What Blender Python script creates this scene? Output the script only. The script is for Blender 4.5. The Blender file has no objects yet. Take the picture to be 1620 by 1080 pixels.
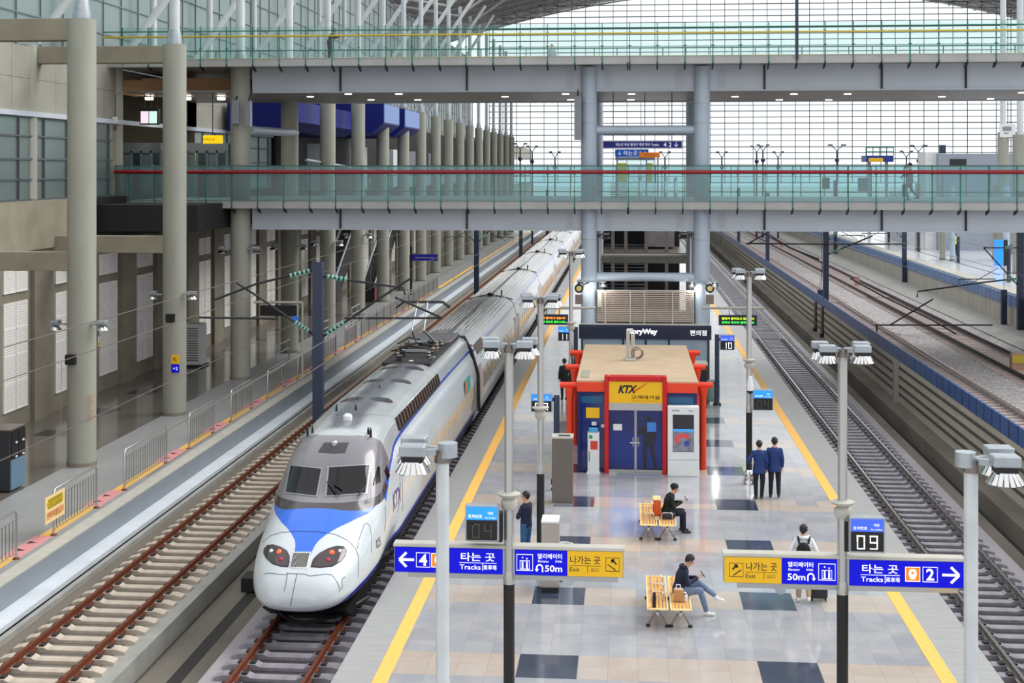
import bpy, math, random
from mathutils import Vector, Matrix
from mathutils.bvhtree import BVHTree
SC = bpy.context.scene
COL = SC.collection
random.seed(7)
# ---------------------------------------------------------------- camera
F = 2150.0; VPX = 993.0; HY = 267.0; CH = 9.7
YAW = math.atan((VPX-810)/F); CS, SN = math.cos(YAW), math.sin(YAW)
cam = bpy.data.cameras.new('camera'); cam.sensor_width = 36; cam.lens = F/1620*36
cam.shift_y = -(540-HY)/1620.0; cam.clip_end = 2000; cam.clip_start = 0.5
camo = bpy.data.objects.new('camera', cam); COL.objects.link(camo)
camo.location = (0, 0, CH); camo.rotation_euler = (math.pi/2, 0, YAW)
SC.camera = camo
# ---------------------------------------------------------------- light
w = bpy.data.worlds.new('overcast_sky'); SC.world = w; w.use_nodes = True
nt = w.node_tree; bg = nt.nodes['Background']
tc = nt.nodes.new('ShaderNodeTexCoord'); sx = nt.nodes.new('ShaderNodeSeparateXYZ')
cr = nt.nodes.new('ShaderNodeValToRGB')
cr.color_ramp.elements[0].position = 0.47; cr.color_ramp.elements[0].color = (0.55, 0.57, 0.60, 1)
cr.color_ramp.elements[1].position = 0.501; cr.color_ramp.elements[1].color = (0.97, 0.98, 1.0, 1)
mr = nt.nodes.new('ShaderNodeMapRange'); mr.inputs[1].default_value = -1; mr.inputs[2].default_value = 1
nt.links.new(tc.outputs['Generated'], sx.inputs[0]); nt.links.new(sx.outputs[2], mr.inputs[0])
nt.links.new(mr.outputs[0], cr.inputs[0]); nt.links.new(cr.outputs[0], bg.inputs[0])
bg.inputs[1].default_value = 1.15
sun = bpy.data.lights.new('soft_daylight', 'SUN'); sun.energy = 2.2; sun.angle = math.radians(40)
sun.color = (1, 0.98, 0.95)
so = bpy.data.objects.new('soft_daylight', sun); COL.objects.link(so)
so.rotation_euler = Vector((-.62, -.30, -.62)).to_track_quat('-Z', 'Y').to_euler(); so.location = (20, 0, 60)
vs = SC.view_settings; vs.view_transform = 'Standard'; vs.look = 'None'; vs.exposure = 0.2; vs.gamma = 1
vs.use_curve_mapping = False
SC.cycles.max_bounces = 7; SC.cycles.transparent_max_bounces = 24; SC.cycles.diffuse_bounces = 3
SC.cycles.glossy_bounces = 3; SC.cycles.use_denoising = True; SC.cycles.caustics_reflective = False
SC.cycles.caustics_refractive = False

# ---------------------------------------------------------------- places
def at(px, py, Zc):
    xc = (px-810)/F*Zc
    return Vector((xc*CS-Zc*SN, xc*SN+Zc*CS, CH-(py-HY)/F*Zc))
def fl(px, py, z=0.0):
    return at(px, py, (CH-z)*F/(py-HY))
def yy(X, Zc): return (Zc+X*SN)/CS

# ---------------------------------------------------------------- materials
def lin(c):
    return tuple(((x/255)/12.92 if x/255 <= 0.04045 else ((x/255+0.055)/1.055)**2.4) for x in c)
MATS = {}
def mat(name, rgb, rough=0.5, metal=0.0, var=0.0, scale=4.0, bump=0.0, bscale=40.0, emit=0.0, coat=0.0, stretch=None, spec=0.5):
    if name in MATS: return MATS[name]
    m = bpy.data.materials.new(name); m.use_nodes = True; MATS[name] = m
    nt = m.node_tree; b = nt.nodes['Principled BSDF']; c = lin(rgb)
    b.inputs['Base Color'].default_value = (*c, 1); b.inputs['Roughness'].default_value = rough
    b.inputs['Metallic'].default_value = metal; b.inputs['Coat Weight'].default_value = coat
    b.inputs['Specular IOR Level'].default_value = spec
    if emit:
        b.inputs['Emission Color'].default_value = (*c, 1); b.inputs['Emission Strength'].default_value = emit
    if var or bump:
        tc = nt.nodes.new('ShaderNodeTexCoord'); mp = nt.nodes.new('ShaderNodeMapping')
        nt.links.new(tc.outputs['Object'], mp.inputs[0])
        if stretch: mp.inputs['Scale'].default_value = stretch
    if var:
        n = nt.nodes.new('ShaderNodeTexNoise'); n.inputs['Scale'].default_value = scale; n.inputs['Detail'].default_value = 5
        nt.links.new(mp.outputs[0], n.inputs['Vector'])
        r = nt.nodes.new('ShaderNodeMapRange'); r.inputs[1].default_value = 0.3; r.inputs[2].default_value = 0.7
        r.inputs[3].default_value = 1-var; r.inputs[4].default_value = 1+var*0.6
        nt.links.new(n.outputs[0], r.inputs[0])
        mx = nt.nodes.new('ShaderNodeMix'); mx.data_type = 'RGBA'; mx.blend_type = 'MULTIPLY'
        mx.inputs[0].default_value = 1; mx.inputs[6].default_value = (*c, 1)
        nt.links.new(r.outputs[0], mx.inputs[7]); nt.links.new(mx.outputs[2], b.inputs['Base Color'])
    if bump:
        n2 = nt.nodes.new('ShaderNodeTexNoise'); n2.inputs['Scale'].default_value = bscale; n2.inputs['Detail'].default_value = 3
        nt.links.new(mp.outputs[0], n2.inputs['Vector'])
        bp = nt.nodes.new('ShaderNodeBump'); bp.inputs['Strength'].default_value = bump; bp.inputs['Distance'].default_value = 0.02
        nt.links.new(n2.outputs[0], bp.inputs['Height']); nt.links.new(bp.outputs[0], b.inputs['Normal'])
    return m
def glass(name, rgb, refl=0.12, rough=0.03):
    if name in MATS: return MATS[name]
    m = bpy.data.materials.new(name); m.use_nodes = True; MATS[name] = m
    nt = m.node_tree; nt.nodes.clear()
    o = nt.nodes.new('ShaderNodeOutputMaterial'); t = nt.nodes.new('ShaderNodeBsdfTransparent')
    g = nt.nodes.new('ShaderNodeBsdfGlossy'); x = nt.nodes.new('ShaderNodeMixShader'); fr = nt.nodes.new('ShaderNodeFresnel')
    fr.inputs[0].default_value = 1.45
    ad = nt.nodes.new('ShaderNodeMath'); ad.operation = 'ADD'; ad.inputs[1].default_value = refl-0.04; ad.use_clamp = True
    t.inputs[0].default_value = (*[q**.5 for q in lin(rgb)], 1)   # a pane has two faces; g.inputs[0].default_value = (0.9, 0.95, 0.95, 1); g.inputs[1].default_value = rough
    nt.links.new(fr.outputs[0], ad.inputs[0]); nt.links.new(ad.outputs[0], x.inputs[0])
    nt.links.new(t.outputs[0], x.inputs[1]); nt.links.new(g.outputs[0], x.inputs[2]); nt.links.new(x.outputs[0], o.inputs[0])
    return m

class NT:
    """small node helper"""
    def __init__(s, name):
        s.m = bpy.data.materials.new(name); s.m.use_nodes = True; MATS[name] = s.m
        s.t = s.m.node_tree; s.b = s.t.nodes['Principled BSDF']
        tc = s.t.nodes.new('ShaderNodeTexCoord'); s.co = tc.outputs['Object']
        sp = s.t.nodes.new('ShaderNodeSeparateXYZ'); s.t.links.new(s.co, sp.inputs[0])
        s.x, s.y, s.z = sp.outputs
    def set(s, sock, v):
        if hasattr(v, 'is_output') or isinstance(v, bpy.types.NodeSocket): s.t.links.new(v, sock)
        else: sock.default_value = v
    def math(s, op, a, b=None, clamp=False):
        n = s.t.nodes.new('ShaderNodeMath'); n.operation = op; n.use_clamp = clamp
        s.set(n.inputs[0], a)
        if b is not None: s.set(n.inputs[1], b)
        return n.outputs[0]
    def rng(s, v, a, b, soft=0.004):
        """1 where a<v<b, soft edges"""
        lo = s.math('MULTIPLY', s.math('SUBTRACT', v, a), 1/soft, True)
        hi = s.math('MULTIPLY', s.math('SUBTRACT', b, v), 1/soft, True)
        return s.math('MULTIPLY', lo, hi)
    def mul(s, *a):
        r = a[0]
        for q in a[1:]: r = s.math('MULTIPLY', r, q)
        return r
    def mx(s, *a):
        r = a[0]
        for q in a[1:]: r = s.math('MAXIMUM', r, q)
        return r
    def mix(s, f, a, b):
        n = s.t.nodes.new('ShaderNodeMix'); n.data_type = 'RGBA'; s.set(n.inputs[0], f)
        for k, v in ((6, a), (7, b)):
            if isinstance(v, tuple) and len(v) == 3: v = (*lin(v), 1)
            s.set(n.inputs[k], v)
        return n.outputs[2]
    def mixf(s, f, a, b):
        return s.math('ADD', s.math('MULTIPLY', f, b-a), a)
    def noise(s, scale, detail=4, stretch=None):
        n = s.t.nodes.new('ShaderNodeTexNoise'); n.inputs['Scale'].default_value = scale; n.inputs['Detail'].default_value = detail
        if stretch:
            mp = s.t.nodes.new('ShaderNodeMapping'); mp.inputs['Scale'].default_value = stretch
            s.t.links.new(s.co, mp.inputs[0]); s.t.links.new(mp.outputs[0], n.inputs['Vector'])
        else: s.t.links.new(s.co, n.inputs['Vector'])
        return n.outputs[0]
    def curve(s, v, pts, x0, x1):
        """piecewise curve of v over x0..x1"""
        n = s.t.nodes.new('ShaderNodeFloatCurve')
        ys = [p[1] for p in pts]; lo, hi = min(ys), max(ys)
        t = s.math('DIVIDE', s.math('SUBTRACT', v, x0), x1-x0, True)
        c = n.mapping.curves[0]
        P = [((p[0]-x0)/(x1-x0), (p[1]-lo)/(hi-lo)) for p in pts]
        c.points[0].location = P[0]; c.points[1].location = P[-1]
        for q in P[1:-1]: c.points.new(*q)
        n.mapping.update(); s.t.links.new(t, n.inputs['Value'])
        return s.math('ADD', s.math('MULTIPLY', n.outputs[0], hi-lo), lo)

# ---------------------------------------------------------------- mesh helpers
class MB:
    def __init__(s): s.v = []; s.f = []; s.mi = []; s.cur = 0; s.nb = 0
    def face(s, *i): s.f.append(tuple(i)); s.mi.append(s.cur)
    def poly(s, pts):
        n = len(s.v); s.v += [tuple(p) for p in pts]; s.face(*range(n, n+len(pts))); return s
    def box(s, x0, x1, y0, y1, z0, z1, M=None):
        e = .0008*(s.nb % 5); s.nb += 1   # keeps the faces of crossing bars from coinciding
        x0 += e; x1 -= e; y0 += e; y1 -= e; z0 += e; z1 -= e
        n = len(s.v); P = [(x, y, z) for z in (z0, z1) for y in (y0, y1) for x in (x0, x1)]
        if M: P = [tuple(M @ Vector(p)) for p in P]
        s.v += P
        for q in ((0, 2, 3, 1), (4, 5, 7, 6), (0, 1, 5, 4), (2, 6, 7, 3), (0, 4, 6, 2), (1, 3, 7, 5)): s.face(*(n+k for k in q))
        return s
    def tube(s, p0, p1, r0, r1=None, n=10, caps=True):
        return s.path([p0, p1], [r0, r0 if r1 is None else r1], n, caps)
    def path(s, P, r, n=8, caps=True):
        P = [Vector(p) for p in P]; R = r if isinstance(r, (list, tuple)) else [r]*len(P)
        b = len(s.v); up = None
        for i, p in enumerate(P):
            d = (P[min(i+1, len(P)-1)]-P[max(i-1, 0)]).normalized()
            if up is None: up = d.orthogonal().normalized()
            u = (up - d*up.dot(d))
            u = u.normalized() if u.length > 1e-6 else d.orthogonal().normalized()
            up = u; v = d.cross(u)
            for k in range(n):
                a = 2*math.pi*k/n; s.v.append(tuple(p+(u*math.cos(a)+v*math.sin(a))*R[i]))
        for i in range(len(P)-1):
            for k in range(n):
                a = b+i*n+k; c = b+i*n+(k+1) % n; s.face(a, c, c+n, a+n)
        if caps:
            s.face(*(b+k for k in reversed(range(n)))); e = b+(len(P)-1)*n; s.face(*(e+k for k in range(n)))
        return s
    def lathe(s, prof, c=(0, 0, 0), n=16, axis='z', caps=True):
        b = len(s.v)
        for r, h in prof:
            for k in range(n):
                a = 2*math.pi*k/n; x, y = r*math.cos(a), r*math.sin(a)
                p = (x, y, h) if axis == 'z' else ((h, x, y) if axis == 'x' else (y, h, x))
                s.v.append((p[0]+c[0], p[1]+c[1], p[2]+c[2]))
        for i in range(len(prof)-1):
            for k in range(n):
                a = b+i*n+k; q = b+i*n+(k+1) % n; s.face(a, q, q+n, a+n)
        if caps:
            s.face(*(b+k for k in reversed(range(n)))); e = b+(len(prof)-1)*n; s.face(*(e+k for k in range(n)))
        return s
    def ball(s, c, r, n=12, m=8, sc=(1, 1, 1)):
        b = len(s.v)
        for i in range(m+1):
            t = math.pi*i/m
            for k in range(n):
                a = 2*math.pi*k/n
                s.v.append((c[0]+sc[0]*r*math.sin(t)*math.cos(a), c[1]+sc[1]*r*math.sin(t)*math.sin(a), c[2]-sc[2]*r*math.cos(t)))
        for i in range(m):
            for k in range(n):
                a = b+i*n+k; q = b+i*n+(k+1) % n; s.face(a, q, q+n, a+n)
        return s
    def loft(s, rings, closed=True, caps=True):
        b = len(s.v); n = len(rings[0])
        for r in rings: s.v += [tuple(p) for p in r]
        for i in range(len(rings)-1):
            for k in range(n if closed else n-1):
                a = b+i*n+k; q = b+i*n+(k+1) % n; s.face(a, q, q+n, a+n)
        if caps and closed:
            s.face(*(b+k for k in reversed(range(n)))); e = b+(len(rings)-1)*n; s.face(*(e+k for k in range(n)))
        return s
    def prism(s, pts, axis, a, b):
        """pts in the two other axes; extruded from a to b along axis"""
        def P(p, h):
            return {'x': (h, p[0], p[1]), 'y': (p[0], h, p[1]), 'z': (p[0], p[1], h)}[axis]
        return s.loft([[P(p, a) for p in pts], [P(p, b) for p in pts]])
    def build(s, name, mats, parent=None, smooth=None, bevel=0, local=False, recalc=True, seg=1):
        me = bpy.data.meshes.new(name)
        V = s.v
        if parent is not None and not local:
            l = parent.location; V = [(a-l[0], b-l[1], c-l[2]) for a, b, c in V]
        me.from_pydata(V, [], s.f)
        if not isinstance(mats, (list, tuple)): mats = [mats]
        for m in mats: me.materials.append(m)
        me.polygons.foreach_set('material_index', s.mi)
        if recalc and len(s.f) < 60000:
            import bmesh
            bm = bmesh.new(); bm.from_mesh(me); bmesh.ops.recalc_face_normals(bm, faces=bm.faces); bm.to_mesh(me); bm.free()
        if smooth is not None:
            me.polygons.foreach_set('use_smooth', [True]*len(me.polygons))
            if smooth < 180: me.set_sharp_from_angle(angle=math.radians(smooth))
        me.update()
        o = bpy.data.objects.new(name, me); COL.objects.link(o)
        if parent is not None: o.parent = parent
        if bevel:
            bv = o.modifiers.new('bevel', 'BEVEL'); bv.width = bevel; bv.segments = seg; bv.limit_method = 'ANGLE'
        return o
def tag(o, label=None, cat=None, group=None, kind=None):
    if label: o['label'] = label
    if cat: o['category'] = cat
    if group: o['group'] = group
    if kind: o['kind'] = kind
    return o
def thing(name, label, cat, loc=(0, 0, 0), group=None, rz=0, kind=None):
    o = bpy.data.objects.new(name, None); COL.objects.link(o); o.empty_display_size = 0.2
    o.location = loc; o.rotation_euler = (0, 0, rz)
    return tag(o, label, cat, group, kind)
def struct(o): o['kind'] = 'structure'; return o
def dup(root, loc=None, rz=None, label=None, group=None):
    r = root.copy(); COL.objects.link(r)
    if loc is not None: r.location = loc
    if rz is not None: r.rotation_euler = (0, 0, rz)
    if label: r['label'] = label
    if group: r['group'] = group
    for ch in list(root.children):
        c = ch.copy(); COL.objects.link(c); c.parent = r
        for g in ch.children:
            d = g.copy(); COL.objects.link(d); d.parent = c
    return r
def text(body, material, loc, h=None, width=None, parent=None, bold=0.0, shear=0, rot=0.0, depth=0.0, name='lettering', align='c', faceX=0, maxw=None):
    """flat lettering facing -Y (rot turns it about Z); h = height of the line, width = fit"""
    c = bpy.data.curves.new('lettering', 'FONT'); c.body = body; c.offset = bold; c.shear = shear; c.extrude = depth
    c.resolution_u = 3
    t = bpy.data.objects.new('lettering_source', c); COL.objects.link(t)
    dg = bpy.context.evaluated_depsgraph_get()
    me = bpy.data.meshes.new_from_object(t.evaluated_get(dg)); bpy.data.objects.remove(t); bpy.data.curves.remove(c)
    xs = [v.co.x for v in me.vertices]; ys = [v.co.y for v in me.vertices]
    if not xs: return None
    x0, x1, y0, y1 = min(xs), max(xs), min(ys), max(ys)
    if h is None and width is None: h = .1
    sy = h/(y1-y0) if h is not None else width/(x1-x0)
    sx_ = width/(x1-x0) if width is not None else sy
    if maxw and sx_*(x1-x0) > maxw: sx_ = maxw/(x1-x0)
    ax = {'c': (x0+x1)/2, 'l': x0, 'r': x1}[align]; cy = (y0+y1)/2
    R = Matrix.Rotation(rot, 3, 'Z'); L = Vector(loc)
    if parent is not None: L = L-parent.location
    for v in me.vertices:
        p = Vector(((v.co.x-ax)*sx_, -v.co.z, (v.co.y-cy)*sy)); v.co = R @ p + L
    me.materials.clear(); me.materials.append(material)
    o = bpy.data.objects.new(name, me); COL.objects.link(o)
    if parent is not None: o.parent = parent
    return o
# ---------------------------------------------------------------- palette
M = dict(
 conc=mat('pale_concrete', (144, 138, 120), .75, var=.16, scale=1.1, bump=.25, bscale=14),
 column=mat('column_concrete', (156, 157, 145), .6, var=.12, scale=1.5, bump=.15, bscale=10, stretch=(1, 1, .3)),
 wallc=mat('wall_concrete', (128, 122, 108), .8, var=.22, scale=.8, bump=.2, bscale=10),
 slab=mat('track_slab', (108, 101, 91), .8, var=.2, scale=1.2, bump=.3, bscale=30, stretch=(1, .25, 1)),
 slabd=mat('track_slab_dark', (118, 116, 118), .7, var=.25, scale=1.0, bump=.3, bscale=30, stretch=(1, .25, 1)),
 trench=mat('trench_concrete', (118, 112, 102), .85, var=.3, scale=.8, bump=.3, bscale=20, stretch=(1, .3, 1)),
 drain=mat('drain_dark', (38, 35, 33), .7),
 kerb=mat('kerb_concrete', (150, 150, 145), .7, var=.15, scale=1.4, bump=.2, bscale=20),
 step=mat('pale_step', (205, 212, 218), .55, var=.1, scale=1.2),
 face=mat('grey_edge_face', (130, 138, 146), .5, var=.08, scale=.7),
 coping=mat('coping_stone', (182, 180, 170), .5, var=.12, scale=2.5),
 yellow=mat('tactile_yellow', (244, 190, 92), .5, var=.08, scale=8),
 pink=mat('gate_mark_pink', (205, 140, 140), .6),
 dark=mat('dark_metal', (34, 34, 38), .45, .3),
 black=mat('black', (12, 12, 14), .5),
 navy=mat('navy_post_paint', (44, 54, 78), .45, .1, var=.15, scale=3),
 steel=mat('bridge_steel', (190, 198, 208), .42, .05, var=.06, scale=.6),
 steelp=mat('pillar_steel', (176, 190, 204), .42, .05, var=.08, scale=.9),
 fascia=mat('deck_fascia', (166, 166, 164), .4, .1, var=.1, scale=1.2),
 white=mat('white_paint', (226, 228, 228), .4, var=.04, scale=3),
 tubew=mat('white_strut', (206, 212, 214), .45, var=.06, scale=2),
 silver=mat('brushed_silver', (186, 186, 184), .3, .75),
 galv=mat('galvanised', (168, 176, 182), .42, .55, var=.12, scale=6),
 chrome=mat('chrome', (215, 215, 215), .12, 1),
 taupe=mat('taupe_steel', (132, 122, 116), .3, .7),
 green=mat('green_rail', (20, 112, 92), .35, .2),
 red=mat('red_handrail', (150, 8, 28), .35),
 yrail=mat('yellow_handrail', (205, 178, 40), .35),
 rust=mat('rusty_rail', (120, 62, 38), .55, .5, var=.3, scale=8),
 railm=mat('polished_rail', (190, 184, 180), .22, .9),
 raild=mat('dark_rail', (62, 54, 54), .45, .7),
 sleeper=mat('sleeper_concrete', (184, 172, 158), .8, var=.18, scale=3),
 sleeperd=mat('sleeper_dark', (142, 138, 146), .4, var=.25, scale=3),
 sleeperp=mat('sleeper_pink', (176, 160, 156), .8, var=.15, scale=3),
 clip=mat('rail_clip', (40, 34, 32), .6),
 blue=mat('blue_cladding', (46, 80, 132), .4, var=.12, scale=.9),
 signblue=mat('sign_blue', (0, 4, 205), .5, emit=.22, spec=.25),
 signyel=mat('sign_yellow', (226, 176, 8), .4, emit=.1),
 signwhite=mat('sign_white', (245, 247, 250), .4, emit=.5),
 signblack=mat('sign_black', (22, 16, 8), .5),
 signorange=mat('sign_orange', (240, 130, 25), .4, emit=.3),
 orange=mat('orange_paint', (232, 66, 30), .35),
 redp=mat('red_paint', (196, 16, 12), .3),
 roofbeige=mat('beige_roof', (184, 162, 134), .7, var=.1, scale=1.5),
 signnavy=mat('shop_navy', (40, 48, 72), .4),
 glassd=mat('dark_glass', (4, 6, 10), .03, spec=.45),
 blueg=mat('blue_glazing', (8, 34, 108), .08, spec=.7),
 lampw=mat('lamp_white', (255, 250, 240), .5, emit=3.0),
 lampd=mat('downlight', (255, 246, 225), .5, emit=6.0),
 wood=mat('bench_wood', (226, 166, 84), .45, var=.18, scale=3, stretch=(8, 1, 1)),
 beech=mat('bench_wood_pale', (242, 210, 150), .45, var=.08, scale=3),
 skin=mat('skin', (206, 160, 132), .55),
 hair=mat('hair_black', (18, 16, 17), .5),
 teal=glass('teal_glass', (220, 240, 237), .06),
 teall=glass('teal_glass_deep', (150, 208, 213), .17),
 clear=glass('clear_glass', (244, 249, 250), .05),
 wallgl=glass('curtain_glass', (186, 222, 220), .12),
 insul=mat('glass_insulator', (120, 180, 165), .15, spec=.8),
 soffit=mat('soffit_tan', (238, 186, 136), .5, var=.06, scale=1),
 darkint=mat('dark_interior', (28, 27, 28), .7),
 panelw=mat('noise_panel', (232, 230, 228), .6),
 roofm=mat('roof_cladding', (150, 148, 150), .5, var=.1, scale=.5),
 truss=mat('roof_truss', (176, 176, 176), .5),
)
# perforated noise panel: dark holes in a fine grid
def perforated():
    n = NT('perforated_panel')
    fy = n.math('FRACT', n.math('MULTIPLY', n.y, 9.0)); fz = n.math('FRACT', n.math('MULTIPLY', n.z, 11.0))
    h = n.mul(n.rng(fy, .25, .8, .05), n.rng(fz, .3, .75, .05))
    c = n.mix(h, (236, 232, 228), (140, 132, 128)); n.t.links.new(c, n.b.inputs['Base Color']); n.b.inputs['Roughness'].default_value = .6
    return n.m
M['perf'] = perforated()
# platform floor
def platform_floor():
    n = NT('granite_platform')
    TX, TY = .585, .6285
    u = n.math('DIVIDE', n.math('ADD', n.x, 1.557), TX); v = n.math('DIVIDE', n.math('SUBTRACT', n.y, 25.85), TY)
    cmb = n.t.nodes.new('ShaderNodeCombineXYZ'); n.t.links.new(n.math('FLOOR', u), cmb.inputs[0]); n.t.links.new(n.math('FLOOR', v), cmb.inputs[1])
    wn = n.t.nodes.new('ShaderNodeTexWhiteNoise'); wn.noise_dimensions = '2D'; n.t.links.new(cmb.outputs[0], wn.inputs['Vector'])
    rnd = wn.outputs['Value']
    fu = n.math('FRACT', u); fv = n.math('FRACT', v)
    g1 = n.mx(n.rng(fu, -1, .022, .006), n.rng(fv, -1, .02, .006))
    band = n.rng(n.math('WRAP', n.math('SUBTRACT', n.y, 25.85), 4.4) if False else n.math('MODULO', n.math('SUBTRACT', n.y, 25.85-44), 4.4), 0, 1.257, .002)
    inner = n.rng(n.x, -4.53, 5.9, .002)
    pan = n.mul(band, n.mx(n.rng(n.x, -2.142, -.972, .003), n.rng(n.x, 2.538, 3.708, .003)))
    grey = n.mix(rnd, (156, 159, 165), (170, 173, 178)); warm = n.mix(rnd, (184, 169, 156), (191, 180, 170))
    warmsel = n.mul(band, n.rng(rnd, .1, 2, .01))
    nz = n.noise(1.6); 
    base = n.mix(warmsel, grey, warm)
    pinkish = n.math('MULTIPLY', n.rng(nz, .45, 1.2, .3), .3)
    base = n.mix(pinkish, base, (212, 200, 196))
    # outer strips of narrow grey pavers
    fy = n.math('FRACT', n.math('DIVIDE', n.y, .31)); nz2 = n.noise(1.5, 3, (1, 5, 1))
    outer = n.mix(nz2, (128, 129, 128), (164, 164, 162)); g2 = n.rng(fy, -1, .05, .02)
    col = n.mix(inner, outer, base)
    col = n.mix(pan, col, n.mix(rnd, (52, 62, 82), (66, 76, 94)))
    gr = n.mix(inner, n.math('MULTIPLY', g2, .35), g1)
    col = n.mix(n.math('MULTIPLY', n.mixf(inner, .25, .35) if False else n.mx(n.mul(g1, inner), n.math('MULTIPLY', g2, n.math('SUBTRACT', 1, inner))), .35), col, (110, 110, 112))
    fine = n.noise(60, 2)
    col = n.mix(n.math('MULTIPLY', n.rng(fine, .55, 2, .1), .10), col, (120, 118, 118))
    n.t.links.new(col, n.b.inputs['Base Color'])
    rg = n.noise(2.2, 3)
    n.t.links.new(n.math('ADD', n.math('MULTIPLY', inner, -.30), n.math('ADD', n.math('MULTIPLY', rg, .14), .34)), n.b.inputs['Roughness'])
    n.b.inputs['Specular IOR Level'].default_value = .5; n.b.inputs['IOR'].default_value = 2.35
    return n.m
M['floor'] = platform_floor()
def side_platform_floor():
    n = NT('dark_polished_paving')
    fu = n.math('FRACT', n.math('DIVIDE', n.x, .6)); fv = n.math('FRACT', n.math('DIVIDE', n.y, .6))
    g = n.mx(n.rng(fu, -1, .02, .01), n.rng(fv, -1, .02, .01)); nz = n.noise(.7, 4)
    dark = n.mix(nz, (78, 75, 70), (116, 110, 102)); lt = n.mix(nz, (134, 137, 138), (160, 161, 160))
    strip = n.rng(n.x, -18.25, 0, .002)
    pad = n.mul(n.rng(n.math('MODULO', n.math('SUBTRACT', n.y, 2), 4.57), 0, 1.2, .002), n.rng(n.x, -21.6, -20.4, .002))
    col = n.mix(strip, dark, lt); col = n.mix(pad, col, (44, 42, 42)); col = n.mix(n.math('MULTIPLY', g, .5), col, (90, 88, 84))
    n.t.links.new(col, n.b.inputs['Base Color'])
    n.t.links.new(n.math('ADD', n.math('MULTIPLY', strip, .25), .14), n.b.inputs['Roughness'])
    return n.m
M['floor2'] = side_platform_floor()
def ballast():
    n = NT('ballast_stones'); vo = n.t.nodes.new('ShaderNodeTexVoronoi'); vo.inputs['Scale'].default_value = 14
    n.t.links.new(n.co, vo.inputs['Vector'])
    sp = n.t.nodes.new('ShaderNodeSeparateColor'); n.t.links.new(vo.outputs['Color'], sp.inputs[0])
    nz = n.noise(.6, 4)
    c = n.mix(sp.outputs[0], (112, 110, 112), (206, 204, 204)); c = n.mix(n.math('MULTIPLY', nz, .5), c, (150, 140, 138))
    n.t.links.new(c, n.b.inputs['Base Color']); n.b.inputs['Roughness'].default_value = .9
    bp = n.t.nodes.new('ShaderNodeBump'); bp.inputs['Strength'].default_value = 1; bp.inputs['Distance'].default_value = .06
    n.t.links.new(vo.outputs['Distance'], bp.inputs['Height']); bp.invert = True; n.t.links.new(bp.outputs[0], n.b.inputs['Normal'])
    return n.m
M['ballast'] = ballast()
def planks():
    n = NT('bridge_soffit_planks'); fy = n.math('FRACT', n.math('DIVIDE', n.y, 1.4))
    nz = n.noise(.5, 4, (.3, 4, 1)); c = n.mix(nz, (112, 104, 98), (172, 164, 156)); c = n.mix(n.rng(fy, -1, .06, .02), c, (60, 55, 52))
    n.t.links.new(c, n.b.inputs['Base Color']); n.b.inputs['Roughness'].default_value = .4
    return n.m
M['planks'] = planks()
def cladding():
    n = NT('blue_cladding_panels'); fy = n.math('FRACT', n.math('DIVIDE', n.y, 1.0)); nz = n.noise(.8, 2)
    c = n.mix(nz, (38, 74, 134), (60, 98, 156)); c = n.mix(n.rng(fy, -1, .12, .02), c, (16, 26, 50))
    n.t.links.new(c, n.b.inputs['Base Color']); n.b.inputs['Roughness'].default_value = .4
    return n.m
M['clad'] = cladding()
def cladding2():
    n = NT('pale_blue_cladding'); fy = n.math('FRACT', n.math('DIVIDE', n.y, .9)); nz = n.noise(.8, 2)
    c = n.mix(nz, (92, 124, 176), (134, 162, 204)); c = n.mix(n.rng(fy, -1, .12, .02), c, (56, 76, 116))
    n.t.links.new(c, n.b.inputs['Base Color']); n.b.inputs['Roughness'].default_value = .5
    return n.m
M['clad2'] = cladding2()
def panelwall():
    n = NT('panelled_concrete'); fy = n.math('FRACT', n.math('DIVIDE', n.y, 1.0)); nz = n.noise(.6, 4)
    c = n.mix(nz, (172, 166, 156), (206, 200, 188)); c = n.mix(n.rng(fy, -1, .05, .02), c, (120, 114, 108))
    n.t.links.new(c, n.b.inputs['Base Color']); n.b.inputs['Roughness'].default_value = .8
    return n.m
M['pwall'] = panelwall()
def streakwall():
    n = NT('streaked_concrete'); nz = n.noise(.5, 5, (1, .25, 3)); fz = n.math('FRACT', n.math('DIVIDE', n.y, 3.0))
    c = n.mix(nz, (158, 148, 134), (212, 204, 188)); c = n.mix(n.rng(fz, -1, .01, .004), c, (90, 84, 78))
    n.t.links.new(c, n.b.inputs['Base Color']); n.b.inputs['Roughness'].default_value = .85
    return n.m
M['swall'] = streakwall()
def upperwall():
    n = NT('concrete_wall_panels'); fy = n.math('FRACT', n.math('DIVIDE', n.y, 2.0)); fz = n.math('FRACT', n.math('DIVIDE', n.math('SUBTRACT', n.z, 11.83), 1.4)); nz = n.noise(.8, 5)
    c = n.mix(nz, (128, 126, 116), (168, 166, 154)); c = n.mix(n.mx(n.rng(fy, -1, .012, .005), n.rng(fz, -1, .015, .006)), c, (60, 58, 54))
    n.t.links.new(c, n.b.inputs['Base Color']); n.b.inputs['Roughness'].default_value = .75
    return n.m
M['uwall'] = upperwall()

def oily(name, X):
    n = NT(name); ax = n.math('ABSOLUTE', n.math('SUBTRACT', n.x, X)); nz = n.noise(1.0, 5, (1, .25, 1))
    c = n.mix(nz, (128, 124, 128), (168, 163, 166)); c = n.mix(n.rng(ax, -1, 1.0, .15), c, n.mix(nz, (34, 32, 34), (66, 62, 64)))
    n.t.links.new(c, n.b.inputs['Base Color']); n.b.inputs['Roughness'].default_value = .6
    return n.m
M['oil1'] = oily('oil_stained_slab', -7.19); M['oil2'] = oily('oil_stained_slab_right', 8.66)
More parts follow.
